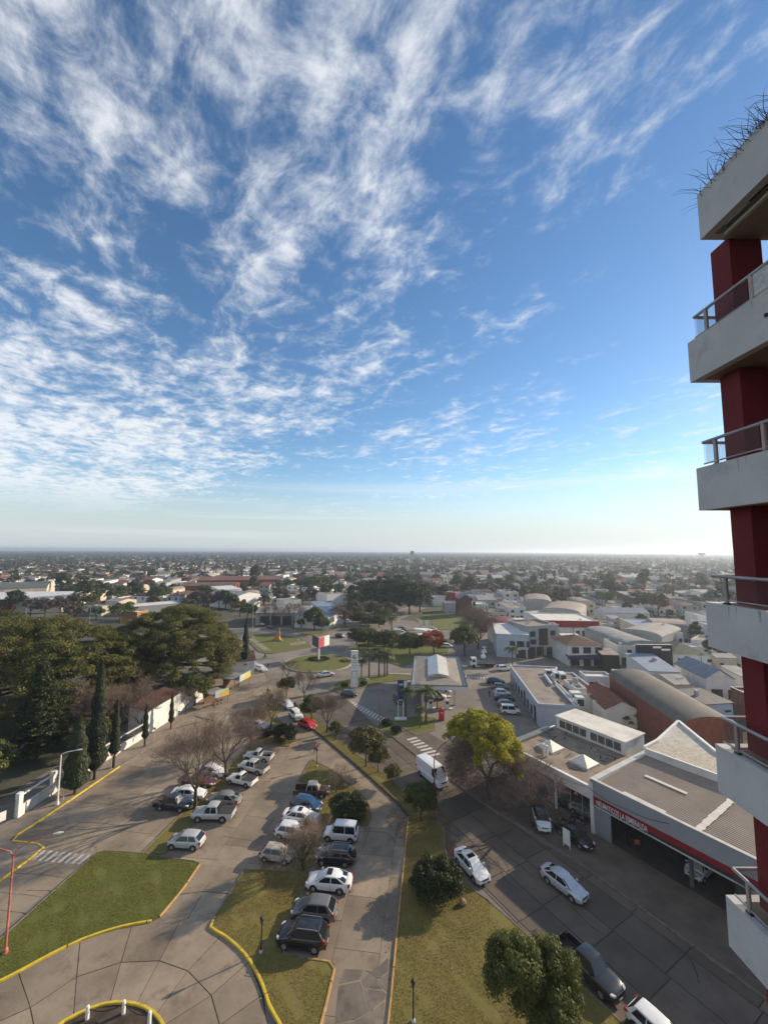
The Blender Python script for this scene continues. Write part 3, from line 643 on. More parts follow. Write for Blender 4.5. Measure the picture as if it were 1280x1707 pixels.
    for s in (1, -1):
        P.append(('headlight', MB().loft([[(h-.30,s*(wq*.94),zh+.02),(h-.30,s*(wq*.94),zh+.13),(h-.30,s*(wq*.70),zh+.13),(h-.30,s*(wq*.70),zh)],[(h-.05,s*(wq*.80),zh),(h-.09,s*(wq*.80),zh+.11),(h-.02,s*(wq*.52),zh+.08),(h,s*(wq*.52),zh)]]).mesh('headlight', 30), 'head', None))
        P.append(('tail_light', MB().box(-h-.01, -h+.22, s*(wq*.72), s*(wq*.93), zt_-.05, zt_+.17).mesh('tail_light'), 'tail', None))
        P.append(('mirror', MB().box(wf-.40, wf-.24, s*(wl-.02), s*(wl+.20), bt+.03, bt+.17).mesh('mirror'), 'paint', None))
        P.append(('door_seam', MB().box(mid-.008, mid+.008, s*(wq*.9), s*(wq+.004), k['clr']+.16, k['belt']-.06).mesh('door_seam'), 'plastic', None))
        P.append(('sill', MB().box(-k['wb']/2+.45, k['wb']/2-.35, s*(wq*.90), s*(wq*.985+.006), k['clr']-.02, k['clr']+.13).mesh('sill'), 'plastic', None))
    P.append(('bumper', MB().box(h-.10, h+.02, -wq*.62, wq*.62, k['clr']+.06, k['clr']+.20).mesh('bumper'), 'plastic', None))
    P.append(('grille', MB().box(h-.06, h+.015, -wq*.45, wq*.45, zh-.06, zh+.04).mesh('grille'), 'plastic', None))
    P.append(('bumper', MB().box(-h-.02, -h+.12, -wq*.72, wq*.72, k['clr']+.04, k['clr']+.20).mesh('bumper'), 'plastic', None))
    P.append(('number_plate', MB().box(h+.015, h+.03, -.20, .20, k['clr']+.14, k['clr']+.25).mesh('number_plate'), 'plate', None))
    P.append(('number_plate', MB().box(-h-.035, -h-.02, -.20, .20, k['clr']+.21, k['clr']+.32).mesh('number_plate'), 'plate', None))
    CARM[kn] = P; return P
SMALL = ('body','cabin','windscreen','rear_window','side_window','wheel','bed_side','bed_floor','headlight','tail_light')
def car(kn, col, c, hd, label, cat='car', z=0.012, full=True, extra=(), group=None, roofcol=None, scale=1.0, name=None):
    rz = math.atan2(hd[1], hd[0])
    t = thing(name or {'van':'van','box':'van','pickup':'pickup_truck','spickup':'pickup_truck'}.get(kn,'car'), label, cat, (c[0], c[1], z), rz, group); t.scale = (scale,)*3
    mm = dict(paint=col, glass=CGLASS, rubber=RUBBER, rim=RIM, plastic=PLAST, head=HEADL, tail=TAILL, plate=PLATE, bed=mat('bed_liner',(.03,.03,.03),.8,.2,3.))
    made = {}
    for i, (nm, me, mk, par) in enumerate(car_meshes(kn)):
        if not full and nm not in SMALL: continue
        m = mm[mk]
        if nm == 'cabin' and roofcol: m = roofcol
        o = obj(nm, me, m, made.get(par, t) if par is not None else t); made[i] = o
    k = KIND[kn]
    if 'sunroof' in extra: MB().box((k['rf']+k['rr'])/2-.02, k['rf']-.12, -.42, .42, k['H']+.02, k['H']+.048).build('sunroof', CGLASS, t)
    if 'rails' in extra:
        for s in (1, -1): MB().tube([(k['rf']-.1,s*k['W']*.36,k['H']+.0),(k['rf']-.25,s*k['W']*.36,k['H']+.06),(k['rr']+.25,s*k['W']*.36,k['H']+.06),(k['rr']+.1,s*k['W']*.36,k['H'])], .025, 6).build('roof_rail', STEEL, t)
    if 'spare' in extra: MB().lathe([(0,0),(.30,.0),(.34,.05),(.34,.18),(.30,.22),(0,.22)], n=18).build('spare_wheel_cover', PLAST, t).matrix_local = Matrix.Translation((-k['L']/2-.02, 0, .95)) @ Matrix.Rotation(R(-90), 4, 'Y')
    if 'cover' in extra: MB().box(-k['L']/2+.03, k['cab']-.02, -k['W']/2+.04, k['W']/2-.04, k['belt']+.012, k['belt']+.05).build('bed_cover', mat('tonneau',(.05,.05,.055),.7,.1,3.), t)
    if 'rollbar' in extra: MB().tube([(k['cab']-.15,-.75,k['belt']),(k['cab']-.12,-.68,k['H']-.12),(k['cab']-.12,.68,k['H']-.12),(k['cab']-.15,.75,k['belt'])], .035, 8).build('roll_bar', BLACKM, t)
    if 'branches' in extra:
        m = MB()
        for _ in range(70):
            x, y = random.uniform(-2.4,-.8), random.uniform(-.7,.7); a, b = random.uniform(0,6.3), random.uniform(.3,1.2); l = random.uniform(.6,1.5)
            m.tube([(x,y,.75),(x+l*math.cos(a)*.7,y+l*math.sin(a)*.7,.8+l*b*.6),(x+l*math.cos(a),y+l*math.sin(a),.75+l*b*.55)], [.018,.012,.004], 4, False)
        b = m.build('cut_branches', TWIG2); b.location = t.location; b.rotation_euler = t.rotation_euler; tag(b, 'pile of cut branches lying in the dark pickup bed', 'branches')
    return t
def wheels(kk, f, r, kn):
    pf, pr = Vector(g(kk, *f)), Vector(g(kk, *r)); h = (pf-pr).normalized(); mid = (pf+pr)/2; n = Vector((-h.y, h.x))
    if n.dot(mid) < 0: n = -n
    return tuple(mid + n*(KIND[kn]['W']/2-.08)), tuple(h)
W1 = paint('paint_white', (.72,.72,.71)); W2 = paint('paint_pearl_white', (.66,.66,.66)); SI = paint('paint_silver', (.40,.41,.42), .32, .5, .35); SI2 = paint('paint_light_silver', (.50,.51,.52), .32, .5, .25)
GR = paint('paint_grey', (.16,.165,.16), .3, .6, .3); DGR = paint('paint_dark_grey', (.055,.057,.06), .28); BK = paint('paint_black', (.012,.012,.014), .22); BL = paint('paint_blue', (.012,.05,.12), .25)
NV = paint('paint_navy', (.015,.022,.04), .25); RD = paint('paint_red', (.42,.012,.016), .3); MA = paint('paint_maroon', (.09,.015,.018), .35); GG = paint('paint_grey_green', (.17,.185,.17), .45, .3); RUST = mat('rusty_brown_paint', (.085,.045,.035), .8, .3, 2.5, stains=(2.,.5,.7,(.19,.12,.09))); OLDW = mat('faded_white_paint', (.42,.38,.34), .7, .2, 2.0, stains=(2.5,.55,.7,(.22,.10,.07)))
hR = (.986,-.166); hL = (-.986,.166)
def cw(kn, col, kk, f, r, label, cat='car', **k):
    c, h = wheels(kk, f, r, kn); return car(kn, col, c, h, label, cat, **k)
cw('hatch', SI2, 'a', (300,1055), (493,1068), 'silver hatchback parked alone at the near end, beside the green lawn corner')
cw('pickup', SI2, 'a', (530,812), (757,815), 'silver double cab pickup parked beside the big bare tree trunk', 'pickup', extra=('cover','rollbar'))
car('sedan', GG, g('a',765,640), hL, 'old grey-green sedan parked behind the silver double cab pickup', z=.012)
cw('spickup', W1, 'a', (822,472), (960,503), 'white compact pickup with covered bed, third from the bush', 'pickup', extra=('cover',))
cw('pickup', SI2, 'a', (910,360), (1075,398), 'silver-white double cab pickup between a white pickup and a single cab one', 'pickup', extra=('cover',), scale=.95)
cw('spickup', SI2, 'a', (950,262), (1150,282), 'silver single cab pickup with open dark bed beside the median bush', 'pickup', scale=1.06)
cw('pickup', NV, 'a', (375,728), (180,708), 'dark navy pickup carrying cut branches, parked against the median', 'pickup', extra=('branches',), scale=.93)
car('sedan', W1, g('a',450,590), (.95,.0), 'white sedan seen through bare branches beside the dark navy pickup')
car('sedan', MA, g('a',545,478), (.97,-.1), 'dark maroon sedan half hidden between two white cars by the median')
car('sedan', W2, g('a',655,385), (.93,-.25), 'silver-white sedan parked at an angle behind the maroon sedan')
car('sedan', SI2, g('k',310,665), (.93,-.3), 'silver car parked on the left road under a bare tree near the bush')
cw('pickup', RUST, 'b', (690,540), (450,535), 'old rusty brown and faded white pickup parked before the small shrub', 'pickup', roofcol=OLDW, scale=.93)
cw('hatch', BL, 'b', (590,690), (412,655), 'blue hatchback parked between the rusty pickup and a white sedan', scale=1.04)
cw('sedan', W1, 'b', (565,812), (335,782), 'white sedan with dark sunroof parked beside the blue hatchback', extra=('sunroof',))
cw('hatch', W2, 'b', (470,965), (245,930), 'white hatchback mostly hidden behind the twiggy pruned tree')
cw('hatch', OLDW, 'b', (300,1185), (122,1158), 'old white small hatchback at the end of the row by the lawn edge', scale=.92)
cw('box', W1, 'b', (745,955), (950,975), 'white boxy van parked beside the round dark shrub', 'van', extra=())
cw('suv', BK, 'b', (690,1195), (893,1212), 'black off-roader with spare wheel parked beside the white boxy van', extra=('spare','rails'), scale=.95)
cw('sedan', W1, 'e', (903,238), (1115,262), 'white sedan with sunroof parked facing the island, beside the dark grey hatchback', extra=('sunroof',))
cw('hatch', GR, 'e', (772,486), (995,512), 'grey hatchback parked between the white sedan and the black crossover', scale=1.05)
cw('suv', BK, 'e', (655,716), (916,752), 'black crossover parked last in the row beside the orange kerb', extra=('rails',))
cw('sedan', W1, 'c', (1003,1340), (872,1188), 'white sedan with sunroof driving along the street past the big dark bush', extra=('sunroof',))
cw('sedan', SI2, 'd', (697,1085), (497,930), 'silver sedan driving in the middle of the shaded street')
dST = tuple(-x for x in dS)
car('pickup', paint('paint_charcoal', (.016,.017,.019), .3), g('g',905,600), dST, 'black double cab pickup with open bed parked by the feathery green tree', 'pickup', z=.02)
car('hatch', W1, g('P',1100,1740), dST, 'white hatchback cut by the lower edge, coming up behind the black pickup', z=.02)
car('van', W1, g('c',640,432), dST, 'tall white delivery van driving along the street by the leafy street tree', 'van', z=.02)
hA = Vector(g('d',485,440))-Vector(g('d',418,240)); hB = Vector(g('d',850,600))-Vector(g('d',610,425))
car('suv', W1, g('d',440,400), tuple(hA.normalized()), 'white crossover with black roof parked on the forecourt under a bare tree', z=.10, roofcol=BK, scale=.95)
car('sedan', BK, g('d',730,540), tuple(hB.normalized()), 'black sedan parked behind the white sandwich board', z=.10)
car('hatch', DGR, g('d',690,255), (.70,-.70), 'dark hatchback displayed inside the glass showroom', z=.12, scale=.95)
car('hatch', SI2, g('d',825,325), (.70,-.70), 'silver hatchback displayed inside the glass showroom beside the pillar', z=.12, scale=.95)
car('hatch', DGR, g('l',140,325), (.95,-.1), 'dark hatchback crossing the zebra stripes below the white totem sign', z=.0)
cw('sedan', SI2, 'i', (990,815), (870,838), 'pale silver sedan driving round the grass roundabout', z=.0)
car('sedan', SI, g('i',130,700), (.75,-.66), 'grey car waiting behind a silver one by the tall lone cypress', z=.0)
car('suv', SI2, g('i',222,762), (.75,-.66), 'silver crossover approaching the roundabout beside the tall lone cypress', z=.0)
car('suv', W1, g('k',725,560), (.55,-.83), 'white crossover parked on the lane behind the red car', z=.0)
car('hatch', RD, g('k',845,660), (.8,-.6), 'bright red hatchback parked on the lane by the kerb', z=.012)
car('sedan', W2, g('k',630,440), (.6,-.8), 'pale car parked behind the white crossover on the lane', z=.0)
car('box', W1, g('l',800,260), (-1,.05), 'white van parked behind the blue fuel sign', 'van', z=.0, scale=1.2)
car('hatch', MA, g('l',665,385), (.2,-1), 'dark red car on the forecourt behind the blue fuel sign', z=.0)
car('hatch', W1, g('l',1085,345), (.9,-.3), 'white car refuelling under the canopy beside the pumps', z=.0, full=False)
car('hatch', W2, g('l',1140,285), (.9,-.3), 'white car standing under the far side of the canopy', z=.0, full=False)
yy = [((500,462),'sedan',NV,'dark sedan at the far end of the car row by the white wall'),((545,520),'hatch',GR,'grey hatchback second from the far end of the row by the white wall'),((565,578),'hatch',W1,'white hatchback between dark cars in the row by the white wall'),
      ((585,628),'sedan',BK,'black sedan in the row by the white wall, next to a white hatchback'),((610,690),'hatch',GR,'grey hatchback beside the white panel van in the row by the white wall'),((645,755),'box',W1,'white panel van parked nearest the near end of the row by the white wall')]
for p, kn, col, lab in yy: car(kn, col, g('m',*p), (.99,-.12), lab, 'van' if kn == 'box' else 'car', z=.0)
car('box', W1, g('m',380,215), (-.2,-1), 'white van parked behind the flatbed truck', 'van', z=.0, full=False); car('box', W2, g('m',390,165), (-.2,-1), 'second white van in the yard behind the flatbed truck', 'van', z=.0, full=False)
car('hatch', W1, g('m',575,335), (1,.1), 'white car parked beside the palm before the grey houses', z=.0, full=False)
car('pickup', W1, g('j',1115,275), (1,0), 'white pickup parked along the wire fence of the field', 'pickup', z=.0, full=False)
for p, kn, col, lab in [((370,265),'sedan',BK,'dark car between the palms by the curved white kiosk'),((525,245),'box',DGR,'dark van behind the curved white kiosk'),((525,275),'hatch',W1,'white car behind the curved white kiosk'),((820,240),'hatch',W2,'white car at the right end of the curved white kiosk'),((960,405),'hatch',W1,'white car beside the red autumn tree')]:
    car(kn, col, g('j',*p), (1,-.05), lab, z=.0, full=False)
for p, kn, col, lab in [((1065,400),'hatch',BK,'dark car on the avenue beside the park trees beyond the roundabout'),((1150,245),'hatch',W1,'white car far up the avenue by the blue sheds'),((325,305),'sedan',MA,'dark car parked before the long grey shed'),((225,268),'hatch',W2,'white car parked under bare trees before the long grey shed')]:
    car(kn, col, g('i',*p), (.7,-.5), lab, z=.0, full=False)
car('sedan', MA, g('y',220,335), (1,0), 'dark red car parked between the two big tree crowns', z=-.03, full=False)
# flatbed truck
t = thing('flatbed_truck', 'white flatbed truck with long open bed parked across the street end', 'truck', (*g('m',350,300),0), R(180)); WT = W1
MB().loft([[(2.9,-1.1,.6),(2.9,1.1,.6),(2.9,1.1,1.5),(2.9,-1.1,1.5)],[(2.75,-1.1,.6),(2.75,1.1,.6),(2.6,1.05,2.6),(2.6,-1.05,2.6)],[(1.2,-1.1,.6),(1.2,1.1,.6),(1.2,1.05,2.65),(1.2,-1.05,2.65)]]).build('cab', WT, t, 30)
MB().box(2.70,2.86,-.95,.95,1.6,2.3).build('windscreen', CGLASS, t)
for s in (1,-1): MB().box(1.6,2.5,s*1.06,s*1.12,1.6,2.3).build('side_window', CGLASS, t)
MB().box(-4.2,1.1,-1.2,1.2,.95,1.1).build('load_bed', PLAST, t)
for s in (1,-1): MB().box(-4.2,1.1,s*1.16,s*1.2,1.1,1.55).build('side_board', mat('truck_board',(.30,.28,.25),.7,.15,2.), t)
MB().box(-4.4,2.6,-.4,.4,.55,.95).build('chassis', BLACKM, t)
for x in (2.1,-2.2,-3.3):
    for s in (1,-1): MB().lathe([(0,0),(.45,0),(.48,.05),(.48,.25),(.45,.3),(0,.3)], n=16).build('wheel', RUBBER, t, 40).matrix_local = Matrix.Translation((x, s*.85, .48)) @ Matrix.Rotation(R(-90*s), 4, 'X')

# ================================================================== BUILDINGS
CONCW = mat('balcony_concrete', (.50,.49,.475), .85, .07, .8, stains=(1.3,.55,.45,(.29,.28,.265)), bump=.12, fine=.05)
REDW = mat('dark_red_plaster', (.155,.022,.024), .8, .10, 1.2, bump=.06)
WALLW = mat('whitewashed_wall', (.66,.64,.60), .85, .08, .5, stains=(.5,.58,.5,(.38,.35,.31)))
WALLG = mat('grey_wall', (.33,.33,.33), .85, .1, .5, stains=(.5,.58,.5,(.2,.2,.2)))
WALLC = mat('cream_wall', (.55,.47,.36), .85, .1, .5, stains=(.5,.58,.5,(.33,.28,.22)))
WALLB = mat('blue_grey_wall', (.40,.44,.50), .85, .08, .5, stains=(.5,.6,.4,(.26,.28,.31)))
BRICK = mat('red_brick_wall', (.19,.065,.042), .9, .15, 1.0, stains=(.6,.55,.5,(.14,.06,.045)))
TILE = mat('brown_tile_roof', (.115,.062,.042), .85, .2, 1.2, bump=.4, stains=(.8,.55,.6,(.06,.045,.035)), wave=('X',1.6))
TILER = mat('red_tile_roof', (.20,.07,.045), .85, .2, 1.2, stains=(.8,.55,.5,(.10,.05,.04)), wave=('X',1.6))
TILEG = mat('green_tile_roof', (.085,.10,.07), .85, .2, 1.2, stains=(.8,.55,.5,(.06,.06,.05)), wave=('X',1.6))
METAL = mat('weathered_sheet_roof', (.25,.245,.24), .8, .12, .4, metal=.0, stains=(.35,.55,.6,(.17,.14,.12)), wave=('X',2.2))
METALW = mat('white_sheet_roof', (.58,.58,.57), .75, .08, .4, metal=.1, stains=(.3,.58,.4,(.42,.40,.38)), wave=('X',2.2))
METALB = mat('blue_sheet_roof', (.19,.25,.34), .75, .1, .5, metal=.0, stains=(.3,.58,.5,(.30,.36,.43)), wave=('X',2.2))
METALP = mat('rusty_pink_sheet_roof', (.27,.21,.185), .75, .15, .3, stains=(.25,.54,.6,(.16,.11,.09)), wave=('X',2.2))
MEMB = mat('roof_membrane', (.24,.20,.165), .9, .14, .35, stains=(.4,.55,.6,(.14,.115,.095)), fine=.1)
MEMBW = mat('pale_roof_membrane', (.60,.57,.51), .85, .1, .35, stains=(.4,.57,.5,(.40,.37,.33)))
TRIM = mat('pale_trim', (.50,.48,.45), .8, .1, 1.0)
FRAME = mat('window_frame', (.42,.42,.42), .6, .05, 2.0); DOORM = mat('dark_door', (.05,.045,.04), .6, .2, 1.5)
REDS = mat('red_signage', (.24,.010,.018), .6, .1, 1.0)
CLEAR = glassmat('railing_glass', (.20,.21,.21), .05, alpha=.07); SHOPGL = glassmat('shop_glass', (.05,.06,.065), .04, alpha=.18)

def text_mesh(txt, size, bold=0.0, shear=0.0):
    cu = bpy.data.curves.new('lettering', 'FONT'); cu.body = txt; cu.size = size; cu.offset = bold; cu.extrude = .012; cu.shear = shear
    o = bpy.data.objects.new('lettering', cu); COL.objects.link(o); dg = bpy.context.evaluated_depsgraph_get()
    me = bpy.data.meshes.new_from_object(o.evaluated_get(dg)); bpy.data.objects.remove(o); return me
# ------------------------------------------------ apartment tower at the right
tw = thing('apartment_tower', 'red and grey apartment tower with concrete balconies and glass railings', 'building', (9, 4, 0)); TO = (9, 4, 0)
Z0 = CAMH + 4.575; YE = 8.58
X0 = 6.66
for i in range(13):
    zt = Z0 - 2.8*i
    if zt < 1: break
    m = MB().box(X0, X0+.16, -6, YE, zt-.9, zt).box(X0+.16, 9.6, YE-.16, YE, zt-.9, zt)
    o = m.build('balcony_parapet', CONCW, tw, off=TO)
    MB().box(X0+.16, 9.6, -6, YE-.16, zt-.9+.02, zt-.66).build('balcony_floor', mat('balcony_floor_tile',(.24,.16,.11),.7,.1,2.0), tw, off=TO)
    if i < 7:
        rl = MB().tube([(X0+.10,-6,zt+.54),(X0+.10,YE-.10,zt+.54)], .032, 10).tube([(X0+.10,YE-.10,zt+.54),(7.3,YE-.10,zt+.54)], .032, 10).build('railing', STEEL, tw, 30, off=TO)
        MB().tube([(X0+.10,-6,zt+.08),(X0+.10,YE-.10,zt+.08)], .016, 8).build('lower_rail', STEEL, tw, 30, off=TO)
        y = YE-.42; k = 0
        while y > 1.5:
            MB().box(X0+.075, X0+.125, y-.03, y+.03, zt-.02, zt+.53).build('rail_post', mat('bronze_post',(.36,.31,.28),.5,.1,3.,metal=.2), tw, off=TO)
            MB().box(X0+.07, X0+.13, y-.06, y+.06, zt-.01, zt+.03).build('post_foot', BLACKM, tw, off=TO)
            y1 = y-1.02
            pm = CLEAR
            if i == 0 and k == 1: pm = mat('wired_glass',(.50,.50,.48),.6,.1,8.,stains=(9.,.5,.6,(.33,.33,.32)))
            MB().box(X0+.092, X0+.108, y1+.05, y-.05, zt+.10, zt+.50).build('pane', pm, tw, off=TO)
            y = y1-.04; k += 1
        MB().box(X0+.092, X0+.108, YE-.36, YE-.12, zt+.10, zt+.50).build('pane', CLEAR, tw, off=TO)
        MB().box(X0+.16, 7.3, YE-.108, YE-.092, zt+.10, zt+.50).build('pane', CLEAR, tw, off=TO)
    zc = zt-.9
    MB().box(7.10, 7.765, 7.86, 8.33, zc-1.9, zc+.02 if i else zc).build('column', REDW, tw, off=TO)
    if i == 0: MB().box(7.10, 7.765, 7.86, 8.33, zt-.6, CAMH+6.50).build('column', REDW, tw, off=TO)
MB().box(9.3, 22, -8, 8.2, 0, CAMH+6.4).build('tower_wall', REDW, tw, off=TO)
MB().box(7.0, 22, -6, 7.9, CAMH+6.46, CAMH+6.7).build('roof_soffit', mat('soffit',(.30,.25,.21),.85,.1,1.), tw, off=TO)
MB().box(6.56, 6.72, -6, 7.92, CAMH+6.48, CAMH+7.49).box(6.72, 22, 7.76, 7.92, CAMH+6.48, CAMH+7.49).build('roof_planter', CONCW, tw, off=TO)
MB().box(6.72, 8.0, -6, 7.76, CAMH+7.2, CAMH+7.36).build('planter_soil', mat('bed_soil',(.075,.055,.04)), tw, off=TO)
MB().box(6.86, 6.92, -6, 7.7, CAMH+6.40, CAMH+6.46).build('soffit_groove', TRIM, tw, off=TO)
for zz in (Z0-.45, Z0-2.8*3-.35): MB().lathe([(0,0),(.035,0),(.035,.05),(0,.05)], n=10).build('drain_pipe', BLACKM, tw).matrix_local = Matrix.Translation((X0-.03-TO[0], 6.75-TO[1], zz)) @ Matrix.Rotation(R(90), 4, 'Y')
STK = mat('rain_streak', (.38,.37,.355), .9, .2, 2.)
for i in range(6):
    zt = Z0-2.8*i; m = MB()
    for _ in range(7):
        y = random.uniform(3.5,8.4); w_ = random.uniform(.015,.04); l = random.uniform(.08,.3); m.add([(X0-.002,y-w_/2,zt-.01),(X0-.002,y+w_/2,zt-.01),(X0-.002,y+w_*.3,zt-l),(X0-.002,y-w_*.3,zt-l)],[(0,1,2,3)])
    m.build('rain_streak', STK, tw, off=TO)['kind'] = 'stuff'
# dry plants spilling over the planter
for j, (yy_, n_) in enumerate([(7.55,34),(7.1,30),(6.6,70),(6.1,75),(5.5,55),(4.9,44)]):
    m = MB(); q = thing('planter_plant', ['dry wispy plant at the corner end of the roof planter','thin dry tuft hanging over the roof planter edge','dense dry tangled plant in the roof planter','dense dry tangled plant in the roof planter','tall dry plant at the high part of the roof planter','tall dry plant at the high part of the roof planter'][j], 'plant', (6.74, yy_, CAMH+7.3), 0, 'dry plants of the roof planter')
    for _ in range(n_):
        a = random.gauss(math.pi, .9); l = random.uniform(.15,.7); up = random.uniform(.2,1.2)
        x, y = random.uniform(-.1,.1), random.uniform(-.3,.3)
        m.tube([(x,y,0),(x+l*.4*math.cos(a),y+l*.4*math.sin(a),l*.55*up),(x+l*.75*math.cos(a+.2),y+l*.75*math.sin(a+.2),l*.75*up),(x+l*math.cos(a+.3),y+l*math.sin(a+.3),l*.68*up)], [.006,.005,.003,.0015], 4, False)
    m.build('stems', mat('dry_stem',(.075,.05,.05),.9,.2,6.), q)

# ------------------------------------------------ tyre shop, its roof and showroom (local x along the street, y inwards)
S0 = Vector((25.5, 52.8)); SA = Vector((.537,-.844)); SB = Vector((.844,.537)); SRZ = math.atan2(-.844,.537)
def sl_(p): d = Vector(p)-S0; return (d.dot(SA), d.dot(SB))
shop = thing('tyre_shop', 'grey tyre shop with red lettered fascia, open dark bays and ribbed roof', 'building', (S0.x, S0.y, 0), SRZ)
GREYF = mat('grey_fascia', (.30,.31,.32), .7, .06, .5, stains=(.6,.6,.3,(.2,.2,.2)))
MB().box(-.1, 30, 0, .25, 4.42, 6.25).build('fascia', GREYF, shop)
MB().box(-.12, 30, -.06, .30, 6.25, 6.33).build('fascia_trim', TRIM, shop)
MB().add([(.25,-.03,4.42),(30,-.03,4.42),(30,-.03,4.12),(.25,-.03,3.62),(.25,0,4.42),(30,0,4.42),(30,0,4.12),(.25,0,3.62)],[(0,1,2,3),(7,6,5,4),(0,4,5,1),(1,5,6,2),(2,6,7,3),(3,7,4,0)]).build('red_band', REDS, shop)
MB().box(.1, 30, 0, .2, 3.42, 4.42).build('dark_band', mat('dark_signage',(.03,.03,.032),.6,.1,1.), shop)
MB().box(.1, 30, -.10, .22, 3.30, 3.42).build('lintel', TRIM, shop)
me = text_mesh('NEUMATICOS LA ESMERALDA', .86, .004); xs = [v.co.x for v in me.vertices]; k = 5.7/(max(xs)-min(xs))
o = obj('lettering', me, mat('white_letter',(.7,.7,.68),.6,.03,2.), shop); o.matrix_local = Matrix.Translation((.55,-.05,3.55)) @ Matrix.Rotation(R(90),4,'X') @ Matrix.Diagonal((k,1.0,1,1))
MB().box(-.2, .2, -.15, .25, 0, 5.9).build('pillar', WALLW, shop)
MB().box(.2, 2.15, .05, .2, 0, 3.3).build('steel_panel', mat('grey_steel_panel',(.26,.28,.30),.6,.06,.8,wave=('X',3.)), shop)
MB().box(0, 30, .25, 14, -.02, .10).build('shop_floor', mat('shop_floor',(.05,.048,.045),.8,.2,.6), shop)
BAYDARK = mat('bay_shade_wall',(.09,.085,.08),.9,.2,.6)  # inner walls, like the floor, coloured dark to stand in for the bay's shade
MB().box(0, 30, 13.8, 14.1, 0, 5.7).build('back_wall', BAYDARK, shop); MB().box(-.05, .2, .25, 14, 0, 5.6).build('side_wall', BAYDARK, shop); MB().box(29.8, 30, .25, 14, 0, 5.6).build('side_wall', BAYDARK, shop)
for x in (9.8, 19.5): MB().box(x, x+.3, .6, .9, 0, 5.6).build('inner_column', BAYDARK, shop)
m = MB(); n = 40; 
for i in range(n*4+1):
    y = .3+13.6*i/(n*4); z = 5.72+.022*y+(.028,.008,-.022,.008)[i % 4]; m.v += [(.35,y,z),(30,y,z)]
m.f = [(2*i,2*i+1,2*i+3,2*i+2) for i in range(n*4)]
RIB = mat('ribbed_brown_roof', (.27,.215,.17), .75, .1, .35, stains=(.3,.56,.5,(.19,.15,.12)), fine=.06)
m.build('ribbed_roof', RIB, shop)
MB().box(-.30, .35, 0, 14, 5.6, 6.12).build('parapet', WALLW, shop)
for i in range(36): MB().box(-.34, .39, .15+i*.385, .36+i*.385, 6.12, 6.19).build('coping_piece', WALLW, shop)
PAN = mat('translucent_panel', (.55,.52,.46), .6, .08, 1.0, stains=(3.,.55,.4,(.40,.36,.31)))
for p0, p1, w_ in (((420,525),(770,645),.55),((250,645),(605,780),.6)):
    a, b = sl_(g('o',*p0,6.0)), sl_(g('o',*p1,6.0)); yc = (a[1]+b[1])/2
    MB().add([(x,y,5.86+.022*y) for x,y in ((a[0],yc-w_/2),(b[0],yc-w_/2),(b[0],yc+w_/2),(a[0],yc+w_/2))],[(0,1,2,3)]).build('roof_light', PAN, shop)
a, b = sl_(g('o',835,945,6.0)), sl_(g('o',1075,705,6.0)); xc = (a[0]+b[0])/2
m = MB(); 
for i in range(24):
    y0 = .35+i*.56; m.add([(xc-.32+random.uniform(-.07,.07),y0,5.84+.022*y0),(xc+.32+random.uniform(-.07,.07),y0,5.84+.022*y0),(xc+.32+random.uniform(-.07,.07),y0+.55,5.84+.022*(y0+.55)),(xc-.32+random.uniform(-.07,.07),y0+.55,5.84+.022*(y0+.55))],[(0,1,2,3)])
m.build('sealed_seam', PAN, shop)
a = sl_(g('o',1240,560+15,6.0)); MB().add([(a[0]-1,a[1]-.3,5.86),(a[0]+3,a[1]-.3,5.86),(a[0]+3,a[1]+.3,5.88),(a[0]-1,a[1]+.3,5.88)],[(0,1,2,3)]).build('roof_light', PAN, shop)
vl = g('o',745,410,6.5); v_ = thing('roof_vent', 'small dark mushroom vent between the ribbed roof and white roof', 'vent', (*vl, 6.0))
MB().lathe([(.0,0),(.16,0),(.14,.5),(.34,.55),(.36,.7),(.2,.9),(0,.95)], n=14).build('vent_hood', mat('dark_green_metal',(.06,.075,.06),.6,.2,3.), v_, 40)
car('hatch', SI2, tuple(S0+SA*9.6+SB*3.6), tuple(-SB), 'silver hatchback inside the dark tyre shop bay', z=.10)
car('pickup', W1, tuple(S0+SA*14.6+SB*4.2), tuple(SB), 'white pickup standing in the tyre shop bay', 'pickup', z=.10, scale=.95)
for i, (x, y) in enumerate([(2.9,1.6),(3.6,1.7),(3.2,2.4)]):
    p = S0+SA*x+SB*y; q = thing('tyre_stack', 'stack of tyres just inside the tyre shop bay', 'tyres', (p.x,p.y,.10), 0, 'tyre stacks in the shop')
    for j in range(5): MB().lathe([(.18,0),(.30,0),(.33,.05),(.33,.15),(.30,.2),(.18,.2)], (random.uniform(-.03,.03),0,j*.2), 16).build('tyre', RUBBER, q, 40)
cb_ = [Vector((*(S0+SA*x+SB*-.25), z)) for x, z in ((-13.5,5.3),(-7,4.75),(-.2,5.2),(4,4.95),(8.6,5.75))]
tag(MB().tube([p for a, b in zip(cb_[:-1],cb_[1:]) for p in [a*(1-t_)+b*t_-Vector((0,0,.25*4*t_*(1-t_))) for t_ in (0,.25,.5,.75)]]+[cb_[-1]], .025, 5).build('cable', BLACKM), 'black cable sagging along the showroom and tyre shop front', 'cable')
